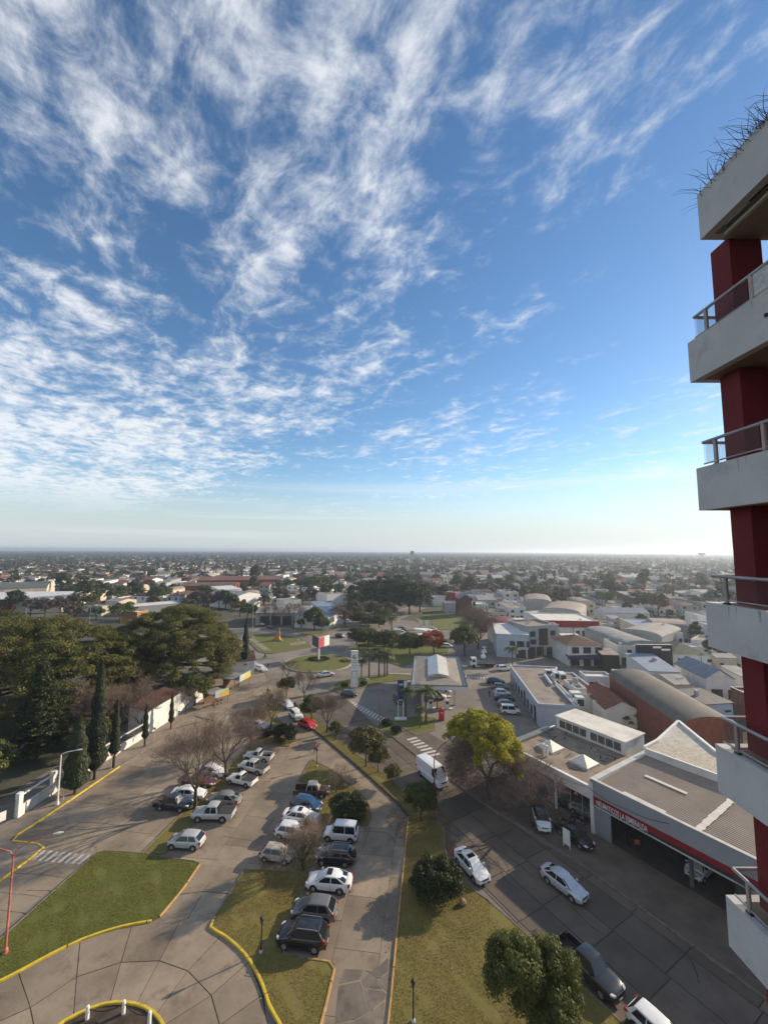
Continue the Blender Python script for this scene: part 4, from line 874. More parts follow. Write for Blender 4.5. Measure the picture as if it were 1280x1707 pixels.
# mottled pale roof behind the shop
br = thing('rear_hall', 'hall behind the tyre shop with mottled pale gable-edged roof', 'building', (*g('o',430,310,7.0), 0)); bo = (*g('o',430,310,7.0), 0)
MOT = mat('mottled_pale_roof', (.52,.45,.35), .85, .1, 1.6, stains=(2.4,.52,.9,(.30,.25,.20)), fine=.1); STN = mat('stained_pale_roof', (.55,.50,.42), .85, .1, .5, stains=(1.2,.55,.7,(.22,.18,.15)))
q0 = (*g('o',430,310,6.9),6.9); q1 = (*g('o',530,257,7.2),7.2); q2 = (*g('o',690,110,8.0),8.0); q3 = (*g('o',985,352,7.4),7.4); q4 = (*g('o',995,515,6.9),6.9); q5 = (*g('o',1500,690,6.9),6.9); q6 = (*g('o',1500,480,7.4),7.4); q7=(*g('o',1240,545,7.4),7.4)
MB().add([q0,q1,q3,q6,q5,q4],[(0,1,2,5),(5,2,3,4)]).build('lower_roof', MOT, br, off=bo)
MB().add([q1,q2,q3],[(0,1,2)]).build('upper_roof', STN, br, off=bo)
def beam(m, a, b, w_, h_): 
    a, b = Vector(a), Vector(b); d = (b-a).normalized(); n_ = Vector((-d.y,d.x,0)).normalized()*w_/2; u_ = Vector((0,0,h_))
    return m.add([a-n_,a+n_,b+n_,b-n_,a-n_+u_,a+n_+u_,b+n_+u_,b-n_+u_],[(0,3,2,1),(4,5,6,7),(0,1,5,4),(1,2,6,5),(2,3,7,6),(3,0,4,7)])
for a, b in ((q0,q1),(q1,q2),(q2,q3),(q3,q6)): beam(MB(), a, b, .35, .28).build('coping', WHITE, br, off=bo)
beam(MB(), q0, q4, .25, .10).build('gutter', WHITE, br, off=bo); beam(MB(), q4, q5, .25, .10).build('gutter', WHITE, br, off=bo)
m = MB()
for a, b in ((q0,q4),(q4,q5),(q0,q1),(q1,q2),(q2,q3),(q3,q6),(q6,q5)): m.add([(a[0],a[1],0),(b[0],b[1],0),(b[0],b[1],b[2]-.05),(a[0],a[1],a[2]-.05)],[(0,1,2,3)])
m.build('hall_wall', WALLW, br, off=bo)
# showroom
ZR = 4.95
sh = thing('showroom', 'flat-roofed car showroom with pyramid skylights and white clerestory', 'building', (S0.x, S0.y, 0), SRZ)
RX = -13.6
MB().box(RX, -.32, .75, 12.5, ZR-.25, ZR).build('flat_roof', mat('cracked_roof',(.25,.20,.15),.9,.16,.6,coord='Object',stains=(1.1,.53,.75,(.10,.08,.06)),fine=.15), sh)
MB().box(RX, -.30, .35, .75, 3.62, ZR+.12).build('fascia', WHITE, sh)
MB().box(RX-.3, RX, .35, 12.5, 3.62, ZR+.14).build('fascia', WHITE, sh)
for i in range(12): MB().box(-.78, -.38, 1+i*.98, 1.9+i*.98, ZR, ZR+random.uniform(.35,.48)).build('parapet_block', mat('stained_parapet',(.30,.25,.20),.9,.2,2.,stains=(2.5,.5,.7,(.11,.09,.07))), sh)
for x in (-5.4, -9.6, -13.3): MB().tube([(x,.55,0),(x,.55,3.65)], .16, 12).build('column', WHITE, sh, 30)
MB().box(RX, -.3, 1.0, 12.4, -.02, .12).build('showroom_floor', mat('showroom_floor',(.16,.155,.15),.35,.1,.6), sh)
MB().box(RX, -.3, 12.3, 12.5, .12, ZR-.25).build('back_wall', WALLW, sh); MB().box(-.45, -.3, 1.0, 12.3, .12, ZR-.25).build('side_wall', WALLW, sh)
for i in range(8):
    x0_ = RX+.15+i*1.63; MB().box(x0_+.04, x0_+1.59, 1.18, 1.21, .12, 3.6).build('pane', SHOPGL, sh); MB().box(x0_-.04, x0_+.04, 1.15, 1.25, .12, 3.62).build('mullion', FRAME, sh)
s1_ = obj('logo_panel', MB().box(-3.2,-2.3,.95,1.05,2.75,3.45).mesh(), REDS, sh); obj('logo_mark', MB().add([(-3.05,.93,2.85),(-2.75,.93,3.2),(-2.45,.93,2.85),(-2.75,.93,3.02),(-3.05,.94,2.85),(-2.75,.94,3.2),(-2.45,.94,2.85),(-2.75,.94,3.02)],[(0,1,3),(1,2,3),(4,7,5),(5,7,6)]).mesh(), WHITE, s1_)
for (k_, P4, lab) in (('n',[(700,480),(840,545),(925,495),(800,425)],0),('n',[(425,350),(540,390),(605,352),(500,305)],1)):
    c = [sl_(g(k_,*p,ZR+.2)) for p in P4]; cx_, cy_ = sum(p[0] for p in c)/4, sum(p[1] for p in c)/4; r_ = 1.35
    sk = MB().add([(cx_-r_,cy_-r_,ZR+.28),(cx_+r_,cy_-r_,ZR+.28),(cx_+r_,cy_+r_,ZR+.28),(cx_-r_,cy_+r_,ZR+.28),(cx_,cy_,ZR+1.25)],[(0,1,4),(1,2,4),(2,3,4),(3,0,4),(3,2,1,0)]).build('pyramid_skylight', mat('opal_plastic',(.66,.62,.52),.5,.05,2.), sh)
    MB().box(cx_-r_-.08,cx_+r_+.08,cy_-r_-.08,cy_+r_+.08,ZR,ZR+.28).build('upstand', TRIM, sk)
for x in (-8.6,-8.05): MB().tube([(x,2.6,ZR),(x,2.6,ZR+1.5)], .17, 10).build('flue', WHITE, sh, 30)
# cable runs and crack-filling strips on the roof are real strips of bitumen
m = MB()
for _ in range(26):
    x, y = random.uniform(RX+.5,-1.5), random.uniform(4.5,12); a = random.uniform(0,3.14); l = random.uniform(.8,2.4); d = Vector((math.cos(a),math.sin(a)))*l/2; nn = Vector((-d.y,d.x)).normalized()*.09
    z_ = ZR+.004+random.random()*.012; m.add([(x-d.x-nn.x,y-d.y-nn.y,z_),(x+d.x-nn.x,y+d.y-nn.y,z_),(x+d.x+nn.x,y+d.y+nn.y,z_),(x-d.x+nn.x,y-d.y+nn.y,z_)],[(0,1,2,3)])
m.build('bitumen_strip', TAR, sh)['kind'] = 'stuff'
cb = MB().box(-13.2,-2.2,12.2,17.6,0,6.75).build('clerestory', WALLW, sh)
MB().box(-13.35,-2.05,12.05,17.75,6.75,6.9).build('clerestory_roof', MEMBW, sh)
for i in range(8):
    x = -12.6+i*1.18+(.55 if i > 3 else 0); f_ = MB().box(x,x+.98,12.12,12.2,5.35,6.4).build('window', mat('blind_grey',(.12,.11,.10),.5,.1,1.,wave=('Z',4.)), sh); MB().box(x-.04,x+1.02,12.16,12.2,5.30,6.45).build('frame', TRIM, f_)
a0, a1 = sl_(g('n',190,305,ZR+.3)), sl_(g('n',510,178,ZR+.3))
beam(MB(), (a0[0],a0[1],ZR-.4), (a1[0],a1[1],ZR-.4), 1.0, .8).build('side_canopy', mat('grey_metal_canopy',(.17,.17,.165),.6,.1,1.), sh)

# ------------------------------------------------ generic building: local x to the right along the front, y away from the viewer
FOOT = []
def building(name, label, cat, p0, p1, depth, h, wall, roof='flat', rmat=MEMB, wins=(), rise=1.6, parapet=.4, over=.25, extra=(), group=None, at=None, rz=None):
    if at is None:
        p0, p1 = Vector(p0), Vector(p1); wd = (p1-p0).length; rz = math.atan2(p1.y-p0.y, p1.x-p0.x) if rz is None else rz; at = (p0.x, p0.y, 0)
    else: wd = p1
    t = thing(name, label, cat, at, rz, group)
    ca, sa = math.cos(rz), math.sin(rz); FOOT.append([(at[0]+x*ca-y*sa, at[1]+x*sa+y*ca) for x, y in ((-2,-2),(wd+2,-2),(wd+2,depth+2),(-2,depth+2))])
    MB().box(0, wd, 0, depth, -.3, h-(.02 if roof != 'flat' else .12)).build('wall', wall, t)
    if roof == 'flat':
        r = MB().box(.18, wd-.18, .18, depth-.18, h-.12, h).build('roof', rmat, t)
        m = MB().box(0,wd,0,.2,h-.12,h+parapet).box(0,wd,depth-.2,depth,h-.12,h+parapet).box(0,.2,.2,depth-.2,h-.12,h+parapet).box(wd-.2,wd,.2,depth-.2,h-.12,h+parapet); m.build('parapet', wall, t)
        MB().box(-.05,wd+.05,-.05,.25,h+parapet,h+parapet+.08).box(-.05,.25,.25,depth-.25,h+parapet,h+parapet+.08).box(wd-.25,wd+.05,.25,depth-.25,h+parapet,h+parapet+.08).box(-.05,wd+.05,depth-.25,depth+.05,h+parapet,h+parapet+.08).build('coping', TRIM, t)
        rv = random.Random(int(wd*100)+int(at[0]*10))
        for _ in range(rv.randint(1,3) if wd > 5 and depth > 5 else 0):
            x, y = rv.uniform(1,wd-1.5), rv.uniform(1,depth-1.5)
            if rv.random() < .5: MB().tube([(x,y,h-.02),(x,y,h+rv.uniform(.5,1.1))], .09, 8).build('vent_pipe', STEEL, t)
            else: MB().box(x,x+rv.uniform(.6,1.1),y,y+rv.uniform(.4,.8),h-.01,h+rv.uniform(.5,.8)).build('air_conditioner', TRIM, t)
    elif roof in ('gablex','gabley'):
        o = over; th = .12
        if roof == 'gablex': V = [(-o,-o,h-.1),(wd+o,-o,h-.1),(wd+o,depth/2,h+rise),(-o,depth/2,h+rise),(wd+o,depth+o,h-.1),(-o,depth+o,h-.1)]; G_ = [[(0,0,h-.05),(0,depth,h-.05),(0,depth/2,h+rise-.12)],[(wd,0,h-.05),(wd,depth,h-.05),(wd,depth/2,h+rise-.12)]]
        else: V = [(-o,-o,h-.1),(-o,depth+o,h-.1),(wd/2,depth+o,h+rise),(wd/2,-o,h+rise),(wd+o,depth+o,h-.1),(wd+o,-o,h-.1)]; G_ = [[(0,0,h-.05),(wd,0,h-.05),(wd/2,0,h+rise-.12)],[(0,depth,h-.05),(wd,depth,h-.05),(wd/2,depth,h+rise-.12)]]
        U = [(x,y,z+th) for x,y,z in V]; n_ = 6
        m = MB().add(V+U, [(0,3,2,1),(3,5,4,2),(6,7,8,9),(9,8,10,11),(0,1,7,6),(1,2,8,7),(2,4,10,8),(4,5,11,10),(5,3,9,11),(3,0,6,9)]); m.build('roof', rmat, t)
        for tri in G_: MB().add(tri, [(0,1,2)]).build('gable', wall, t)
    elif roof == 'hip':
        o = over; r_ = min(wd,depth)/2; V = [(-o,-o,h-.08),(wd+o,-o,h-.08),(wd+o,depth+o,h-.08),(-o,depth+o,h-.08)]
        if wd >= depth: V += [(r_,depth/2,h+rise),(wd-r_,depth/2,h+rise)]; F = [(0,1,5,4),(1,2,5),(2,3,4,5),(3,0,4)]
        else: V += [(wd/2,r_,h+rise),(wd/2,depth-r_,h+rise)]; F = [(0,1,4),(1,2,5,4),(2,3,5),(3,0,4,5)]
        MB().add(V, F+[(3,2,1,0)]).build('roof', rmat, t)
    elif roof == 'mono':
        MB().add([(-.2,-.2,h),(wd+.2,-.2,h),(wd+.2,depth+.2,h+rise),(-.2,depth+.2,h+rise),(-.2,-.2,h+.12),(wd+.2,-.2,h+.12),(wd+.2,depth+.2,h+rise+.12),(-.2,depth+.2,h+rise+.12)],[(0,3,2,1),(4,5,6,7),(0,1,5,4),(1,2,6,5),(2,3,7,6),(3,0,4,7)]).build('roof', rmat, t)
        MB().add([(0,0,h-.1),(0,depth,h-.1),(0,depth,h+rise-.02),(0,0,h)],[(0,1,2,3)]).add([(wd,0,h-.1),(wd,depth,h-.1),(wd,depth,h+rise-.02),(wd,0,h)],[(0,1,2,3)]).build('gable', wall, t)
    elif roof in ('barrel','barrelx'):
        n_ = 14; m = MB(); e = []
        for i in range(n_+1):
            a = math.pi*i/n_; c_, s_ = (1-math.cos(a))/2, math.sin(a)
            if roof == 'barrel': m.v += [(-.1+c_*(wd+.2),-.15,h-.05+s_**.9*rise),(-.1+c_*(wd+.2),depth+.15,h-.05+s_**.9*rise)]; e.append((c_*wd, h-.05+s_**.9*rise-.04))
            else: m.v += [(-.15,-.1+c_*(depth+.2),h-.05+s_**.9*rise),(wd+.15,-.1+c_*(depth+.2),h-.05+s_**.9*rise)]; e.append((c_*depth, h-.05+s_**.9*rise-.04))
        m.f = [(2*i,2*i+1,2*i+3,2*i+2) for i in range(n_)]; o = m.build('roof', rmat, t, 30)
        for q in (0, 1):
            vv = [(x, q*depth, z) if roof == 'barrel' else (q*wd, x, z) for x, z in e]; MB().add(vv, [tuple(range(len(vv)))]).build('gable', wall, t)
    for wn in wins:
        face, u_, z_, w_, h_ = wn[:5]; km = wn[5] if len(wn) > 5 else 'window'
        def bx(a0,a1,d0,d1,z0,z1):
            if face == 'F': return MB().box(a0,a1,-d1,-d0,z0,z1)
            if face == 'L': return MB().box(-d1,-d0,a0,a1,z0,z1)
            return MB().box(wd+d0,wd+d1,a0,a1,z0,z1)
        if km == 'door': bx(u_,u_+w_,0,.05,z_-.25 if z_ < .1 else z_,z_+h_).build('door', DOORM, t)
        else:
            f_ = bx(u_,u_+w_,0,.05,z_,z_+h_).build('window', FRAME, t); bx(u_+.07,u_+w_-.07,.05,.06,z_+.07,z_+h_-.07).build('pane', GLASS, f_)
    if 'tank' in extra:
        c_ = (wd*.7, depth*.6); tk = MB().lathe([(0,0),(.55,0),(.58,.1),(.58,.95),(.45,1.1),(.2,1.18),(0,1.18)], (c_[0],c_[1],h+.5), 12).build('water_tank', mat('tank_grey',(.33,.34,.36),.7,.1,2.), t, 40); MB().box(c_[0]-.5,c_[0]+.5,c_[1]-.5,c_[1]+.5,h-.05,h+.5).build('tank_stand', wall, tk)
    if 'chimney' in extra: MB().box(wd*.25,wd*.25+.6,depth*.5,depth*.5+.6,h,h+rise+.9).build('chimney', wall, t)
    if 'ac' in extra:
        for q in range(3): MB().box(wd*.3+q*1.6,wd*.3+q*1.6+1.1,depth*.4,depth*.4+.8,h,h+.9).build('air_conditioner', TRIM, t)
    return t
def B(name, label, cat, k, a, b, depth, h, wall, **kw): return building(name, label, cat, g(k,*a,h), g(k,*b,h), depth, h, wall, **kw)
# long white building with brown flat roof beside the car row
wb = thing('white_hall', 'long white flat-roofed hall with brown roof and rooftop plant beside the car row', 'building', (30.3,82.6,0)); wo = (30.3,82.6,0)
pw = [(30.3,82.6),(37.6,81.7),(39.6,100),(44.5,108.0),(33.1,109.8)]
MB().prism(pw, -.2, 4.05).build('wall', WALLB, wb, off=wo); MB().prism([(30.5,82.8),(37.4,82.0),(39.4,100),(44.2,107.8),(33.3,109.6)], 4.05, 4.12).build('roof', MEMB, wb, off=wo)
for i in range(5):
    a, b = pw[i], pw[(i+1)%5]; beam(MB(), (a[0],a[1],4.05), (b[0],b[1],4.05), .3, .42).build('parapet', WALLB, wb, off=wo)
dv = Vector((2.8,27.2)).normalized()
for i in range(9):
    p = Vector((30.3,82.6))+dv*(2.2+i*2.9); hh = 3.0 if i in (0,3) else 2.2; wd_ = 1.6
    m = MB(); q = p+dv*wd_; nn = Vector((-dv.y,dv.x))*.06
    m.add([(p.x+nn.x,p.y+nn.y,.3 if hh<3 else 0),(q.x+nn.x,q.y+nn.y,.3 if hh<3 else 0),(q.x+nn.x,q.y+nn.y,hh),(p.x+nn.x,p.y+nn.y,hh)]+[(p.x,p.y,.3 if hh<3 else 0),(q.x,q.y,.3 if hh<3 else 0),(q.x,q.y,hh),(p.x,p.y,hh)],[(0,1,2,3),(7,6,5,4),(0,4,5,1),(1,5,6,2),(2,6,7,3),(3,7,4,0)]); m.build('window' if hh < 3 else 'door', GLASS if hh < 3 else DOORM, wb, off=wo)
for i, (p, s) in enumerate([((430,100),(1.6,1.2,1.0)),((480,98),(1.6,1.2,1.0)),((530,140),(2.6,1.8,1.4)),((560,150),(1.4,2.4,1.5)),((690,330),(2.0,1.6,1.3)),((730,400),(1.5,1.5,1.8))]):
    c = g('u',*p,5.0); q = thing('rooftop_unit', 'white rooftop air handling box on or beside the long white hall', 'machine', (*c, 4.1), R(-6), 'rooftop units of the white hall'); MB().box(-s[0]/2,s[0]/2,-s[1]/2,s[1]/2,0,s[2]).build('casing', METALW, q); MB().box(-s[0]/2*.8,s[0]/2*.8,-s[1]/2-.03,-s[1]/2,.2,s[2]*.8).build('grille', DOORM, q)
m = MB()
for dx_ in (0,.55): m.tube([(*g('u',500+dx_*60,240,4.6),4.5),(*g('u',690+dx_*60,440,4.6),4.5)], .22, 10)
m.build('rooftop_pipe', METALW, wb, 30, off=wo)
q = thing('roof_duct', 'white cylindrical duct lying on the brown flat roof', 'duct', (*g('u',425,190,4.5), 4.12)); p2 = Vector(g('u',462,230,4.5))-Vector(g('u',395,140,4.5)); MB().tube([(-p2.x/2,-p2.y/2,.35),(p2.x/2,p2.y/2,.35)], .32, 12).build('duct', METALW, q, 30); MB().box(-.2,.2,-.2,.2,0,.3).build('support', TRIM, q)
building('side_block', 'low white block with rooftop plant behind the long white hall', 'building', (38.6,90.5), (46.5,90), 16, 3.4, WALLW, parapet=.25, rz=R(-4))
# long barrel-vaulted brick hall
building('brick_hall', 'long brick hall with grey barrel-vaulted roof', 'building', (47.6,67.6), (56.2,67.0), 26.5, 6.3, BRICK, roof='barrel', rmat=mat('grey_vault',(.135,.122,.106),.8,.12,.3,stains=(.25,.55,.5,(.13,.12,.105)),wave=('Y',2.2)), rise=1.9, rz=R(-6))
# red tile house and yard walls between the hall and the vault
building('tile_house', 'house with brown-red tile roof between the white hall and brick hall', 'house', g('u',985,478,3.4), tuple(Vector(g('u',985,478,3.4))+Vector((6.4,-.6))), 11.5, 3.4, WALLW, roof='gabley', rmat=TILER, rise=1.6, rz=R(-5))
B('roof_tank_block', 'small white block with round tank behind the tile house', 'building', 'u', (700,300), (800,300), 6, 4.2, WALLW, extra=('tank',))
B('yard_shed', 'small white shed with flat roof in the yard before the brick hall', 'shed', 'v', (60,425), (262,408), 4, 3.0, WALLW, rmat=TILER)
# street of shops and houses
B('slanted_house', 'pale blue house with steep slanted front wall and grey roof', 'house', 's', (165,225), (490,238), 13, 7.2, WALLB, roof='mono', rmat=METALW, rise=1.2, wins=[('F',4.1,3.6,1.8,1.6),('F',6.3,3.3,2.4,2.0),('F',9.2,3.3,1.2,2.0),('F',6.0,.0,3.0,2.6,'door'),('F',9.6,.0,2.0,2.6,'door')])
B('grey_block', 'grey three-storey block with dark central panel and square windows', 'building', 's', (475,165), (800,150), 12, 9.0, WALLG, wins=[('F',1.0,6.0,2.2,1.9),('F',8.6,6.0,2.2,1.9),('F',9.4,3.6,1.0,1.6),('F',1.0,3.6,2.4,1.7),('F',.5,.0,2.4,2.8,'door'),('F',3.4,.0,2.6,2.8,'door'),('F',7,.0,2.6,2.6),('F',4.4,3.2,3.4,5.4,'door')], parapet=.6)
B('corner_house', 'white shop house with brown hipped tile roof and purple awning', 'house', 's', (890,335), (1228,335), 11, 6.2, WALLW, roof='hip', rmat=TILE, rise=1.9, over=.7, wins=[('F',1.2,3.6,2.2,1.9),('F',4.6,3.6,2.4,1.9),('F',8.2,3.6,2.4,1.9),('F',.6,.0,2.8,2.6),('F',4.6,.0,2.2,2.6,'door'),('F',7.6,.0,3.2,2.6)])
a_, b_ = Vector(g('s',890,455,3.1)), Vector(g('s',1250,460,3.1)); aw = thing('awning', 'purple shop awning below the brown-roofed shop house', 'awning', (a_.x,a_.y,0), math.atan2(b_.y-a_.y,b_.x-a_.x)); L_ = (b_-a_).length
AWN = mat('purple_awning', (.045,.035,.09), .8, .1, 1.); MB().add([(0,0,2.7),(L_,0,2.7),(L_,2.0,3.3),(0,2.0,3.3),(0,0,2.3),(L_,0,2.3)],[(0,1,2,3),(0,4,5,1)]).build('canvas', AWN, aw)
for x in (.3, L_-.3): MB().tube([(x,.1,0),(x,.1,2.7)], .05, 8).build('pole', STEEL, aw)
rs_ = B('red_fascia_store', 'store with wide bright red fascia and pale roofs', 'building', 's', (620,95), (1205,105), 20, 7.0, WALLW, rmat=MEMBW, parapet=.3, wins=[('F',13,1.5,1.4,2.2),('F',15.2,1.5,1.6,2.2),('F',18,1.5,1.2,2.2)])
wR = (Vector(g('s',1205,105,7.0))-Vector(g('s',620,95,7.0))).length
MB().box(-.1,wR+.1,-.30,-.05,4.9,7.35).build('red_fascia', REDS, rs_); MB().box(2.0,5.2,-.33,-.30,6.2,6.7).build('sign_mark', WHITE, rs_)
bb = B('billboard_wall', 'large black blank hoarding with two white strips', 'billboard', 't', (352,440), (697,440), .5, 8.2, mat('black_hoarding',(.025,.025,.028),.8,.1,.6), parapet=.05)
for u0, z0_ in ((4.6,7.35),(7.0,6.7)): MB().box(u0,u0+2.4,-.04,-.01,z0_,z0_+.5).build('white_strip', WHITE, bb)
B('white_corner_shop', 'white flat-roofed corner shop beside the black hoarding', 'building', 't', (172,460), (350,465), 10, 5.2, WALLW, wins=[('F',2.6,2.4,1.4,2.2),('F',1.0,.0,1.4,2.2,'door')], extra=('tank',))
B('dark_kiosk', 'small dark shop front with yellow square sign', 'building', 't', (25,535), (185,540), 6, 4.2, mat('dark_front',(.035,.032,.032),.7,.2,1.), roof='mono', rmat=METALP, rise=.5)
B('green_roof_house', 'long white house with green tile roof', 'house', 't', (705,522), (1065,532), 12, 5.2, WALLW, roof='hip', rmat=TILEG, rise=2.2, wins=[('F',1.2,2.2,1.6,1.8),('F',4.2,2.2,1.6,1.8),('F',9.0,3.0,1.4,1.0)])
B('blue_roof_shed', 'low shed with blue sheet roof and dark parapets', 'building', 't', (480,695), (775,705), 12, 4.6, WALLW, roof='mono', rmat=METALB, rise=1.4, extra=('tank',))
B('grey_hip_house', 'house with blue-grey roof and open veranda beside the tower', 'house', 't', (1025,760), (1300,770), 12, 5.0, WALLW, roof='gabley', rmat=mat('slate_roof',(.17,.20,.24),.7,.12,.6,stains=(.5,.55,.5,(.26,.28,.30))), rise=2.0, wins=[('F',1,.0,2.4,2.6,'door'),('F',4.5,.4,2.4,2.2)])
B('small_dark_roof_house', 'small white house with dark sheet roof and chimney block behind the vault', 'house', 'v', (905,385), (1130,370), 7, 3.6, WALLB, roof='mono', rmat=mat('dark_sheet',(.09,.085,.085),.7,.2,.6), rise=.6, wins=[('F',4.2,1.8,1.6,.6)], extra=('chimney',))
B('lean_to', 'brick lean-to with pale tin roof against the vault', 'shed', 'v', (640,215), (810,215), 5, 3.6, WALLC, roof='mono', rmat=METAL, rise=.8)
B('dome_hall', 'hall with smooth silver barrel roof behind the black hoarding', 'building', 't', (235,440), (560,440), 24, 5.4, WALLG, roof='barrel', rmat=METAL, rise=1.5)
B('dome_hall', 'second hall with silver barrel roof and roof vents further back', 'building', 't', (190,310), (600,368), 22, 5.4, WALLG, roof='barrel', rmat=METAL, rise=1.7)
B('flat_store', 'pale store with light blue flat roof', 'building', 't', (335,250), (640,262), 16, 5.8, WALLC, rmat=METALB, parapet=.2)
B('strip_shop', 'long low shop with white parapet and row of windows', 'building', 't', (570,335), (806,335), 10, 4.6, WALLW, rmat=METAL, wins=[('F',1+i*2.0,1.6,1.4,1.6) for i in range(5)])
B('grey_long_shed', 'long grey curved shed behind the strip shop', 'building', 't', (520,250), (850,270), 12, 6.0, WALLG, roof='barrelx', rmat=METALP, rise=1.8)
B('white_cube_house', 'white cube house close beside the tower balcony', 'house', 't', (880,395), (1060,420), 10, 4.8, WALLW, extra=('tank',)); B('white_cube_house', 'tall white blank house wall beside the tower balcony', 'house', 't', (945,160), (1100,165), 10, 8.5, WALLW)
B('long_house_row', 'long low white row house with dark roof in the mid distance', 'house', 't', (40,125), (480,135), 12, 4.5, WALLW, roof='gablex', rmat=mat('slate_roof',(.17,.20,.24)), rise=1.8)
B('vault_shed', 'broad shed with rusty pink barrel roof, nearer of two', 'building', 'x', (985,190), (1320,215), 30, 6.0, WALLG, roof='barrel', rmat=METALP, rise=2.1); B('vault_shed', 'broad shed with rusty pink barrel roof, further of two', 'building', 'x', (850,115), (1085,125), 30, 6.0, WALLG, roof='barrel', rmat=METALP, rise=2.0)
B('red_vault', 'low hall with dull red curved roof behind the grey block', 'building', 'x', (640,335), (900,335), 14, 6.5, WALLC, roof='barrel', rmat=mat('red_vault_roof',(.17,.05,.04),.8,.15,.5), rise=2.2)
B('curved_roof_house', 'house with pale curved roof beside the long field wall', 'house', 'x', (505,275), (630,275), 12, 4.2, BRICK, roof='barrel', rmat=METALB, rise=1.6)
B('white_slab_house', 'low pale flat house beside the red vault', 'house', 'x', (845,205), (1000,230), 14, 5.2, WALLW, rmat=MEMBW)
B('tall_red_house', 'tall house with dark grey gable roof and red front beside the field', 'house', 'x', (322,90), (425,90), 9, 9.0, mat('dull_red_wall',(.13,.055,.045),.9,.15,1.), roof='gabley', rmat=mat('slate_roof',(.17,.20,.24)), rise=2.0, wins=[('F',7.0,5.2,1.6,2.4)])
B('blue_front_house', 'small house with bluish front beside the tall red house', 'house', 'x', (205,130), (300,130), 9, 5.0, WALLB); B('red_box_house', 'red painted two-storey house at the field edge', 'house', 'x', (212,40), (290,45), 8, 7.0, mat('faded_red_wall',(.20,.04,.04),.85,.15,1.)); B('low_white_house', 'low white house among trees at the field edge', 'house', 'x', (100,80), (205,82), 9, 5.0, WALLW)
B('pale_row', 'pale low row house beyond the field', 'house', 'x', (440,140), (560,140), 12, 4.4, WALLW, rmat=MEMBW); B('pale_row', 'pale flat house with light blue roof beyond the field', 'house', 'x', (735,125), (860,125), 12, 4.8, WALLW, rmat=METALB)
# left side
B('white_warehouse', 'very wide warehouse with bright white low roof', 'building', 'P', (-90,1001), (104,999), 45, 7.0, WALLC, roof='gablex', rmat=METALW, rise=1.6); B('cream_warehouse', 'long cream warehouse with dark curved roof behind the white one', 'building', 'P', (-60,985), (78,980), 50, 9.0, WALLC, roof='barrelx', rmat=mat('dark_vault',(.10,.11,.10),.7,.1,.3), rise=2.4)
B('red_canopy', 'bright red flat canopy building at the left edge', 'building', 'P', (-40,1008), (37,1004), 9, 5.5, REDS, rmat=METAL)
B('factory', 'long red-brown brick factory with ribbed roof', 'building', 'P', (328,968), (467,966), 36, 9.0, BRICK, roof='gablex', rmat=mat('factory_roof',(.15,.08,.06),.85,.15,.1,wave=('X',.6)), rise=2.2); B('factory', 'low reddish sawtooth factory wing before the long factory', 'building', 'P', (300,977), (392,976), 24, 7.0, BRICK, roof='gablex', rmat=mat('factory_roof',(.15,.08,.06)), rise=1.6)
B('white_gable_hall', 'bright white hall with orange mark beside bare trees', 'building', 'P', (368,984), (403,982), 20, 8.0, WHITE, roof='mono', rmat=METALW, rise=1.0); B('white_gable_hall', 'white gabled hall at the end of the factory yard', 'building', 'P', (398,993), (434,989), 26, 8.0, WHITE, roof='gabley', rmat=METAL, rise=1.5)
B('white_step_house', 'white stepped house beside the dense park trees', 'house', 'P', (545,992), (572,990), 12, 7.0, WHITE, extra=('tank',)); B('low_white_works', 'low long white works building with windows', 'building', 'P', (474,1003), (502,1001), 12, 6.0, WALLW, wins=[('F',1+i*2.2,3,1.4,1.4) for i in range(4)])
B('long_shed', 'long grey shed with pale curved roof and open front beyond the plaza', 'building', 'P', (426,1022), (515,1021), 24, 5.5, WALLG, roof='gablex', rmat=METAL, rise=1.4, wins=[('F',2+i*5,.0,4.2,4.0,'door') for i in range(5)])
B('blue_shed', 'white shed with dark blue sheet roof at the avenue corner', 'building', 'P', (545,1030), (582,1017), 16, 5.0, WALLW, roof='mono', rmat=mat('deep_blue_sheet',(.07,.11,.19),.5,.15,.4,metal=.2), rise=1.0); B('blue_shed', 'low shed with blue-grey roof behind the avenue trees', 'building', 'P', (530,1012), (566,1010), 14, 5.0, WALLW, roof='mono', rmat=METALB, rise=1.0)
B('cream_house', 'cream two-storey house above the tree crowns', 'house', 'P', (198,1003), (228,999), 9, 6.5, WALLC, roof='gabley', rmat=METAL, rise=1.0); B('flat_carport', 'wide pale flat carport roof behind the big tree', 'building', 'P', (222,1012), (300,1006), 14, 4.5, WALLG, rmat=MEMBW, parapet=.1); B('orange_house', 'small orange-walled house behind the big tree', 'house', 'P', (229,1022), (247,1018), 8, 4.0, mat('orange_wall',(.32,.17,.07),.85,.1,1.), rmat=MEMBW)
B('yellow_house', 'small pale yellow house between street lamps', 'house', 'P', (170,1012), (186,1010), 8, 4.5, mat('yellow_wall',(.50,.48,.34),.85,.1,1.), rmat=MEMBW)
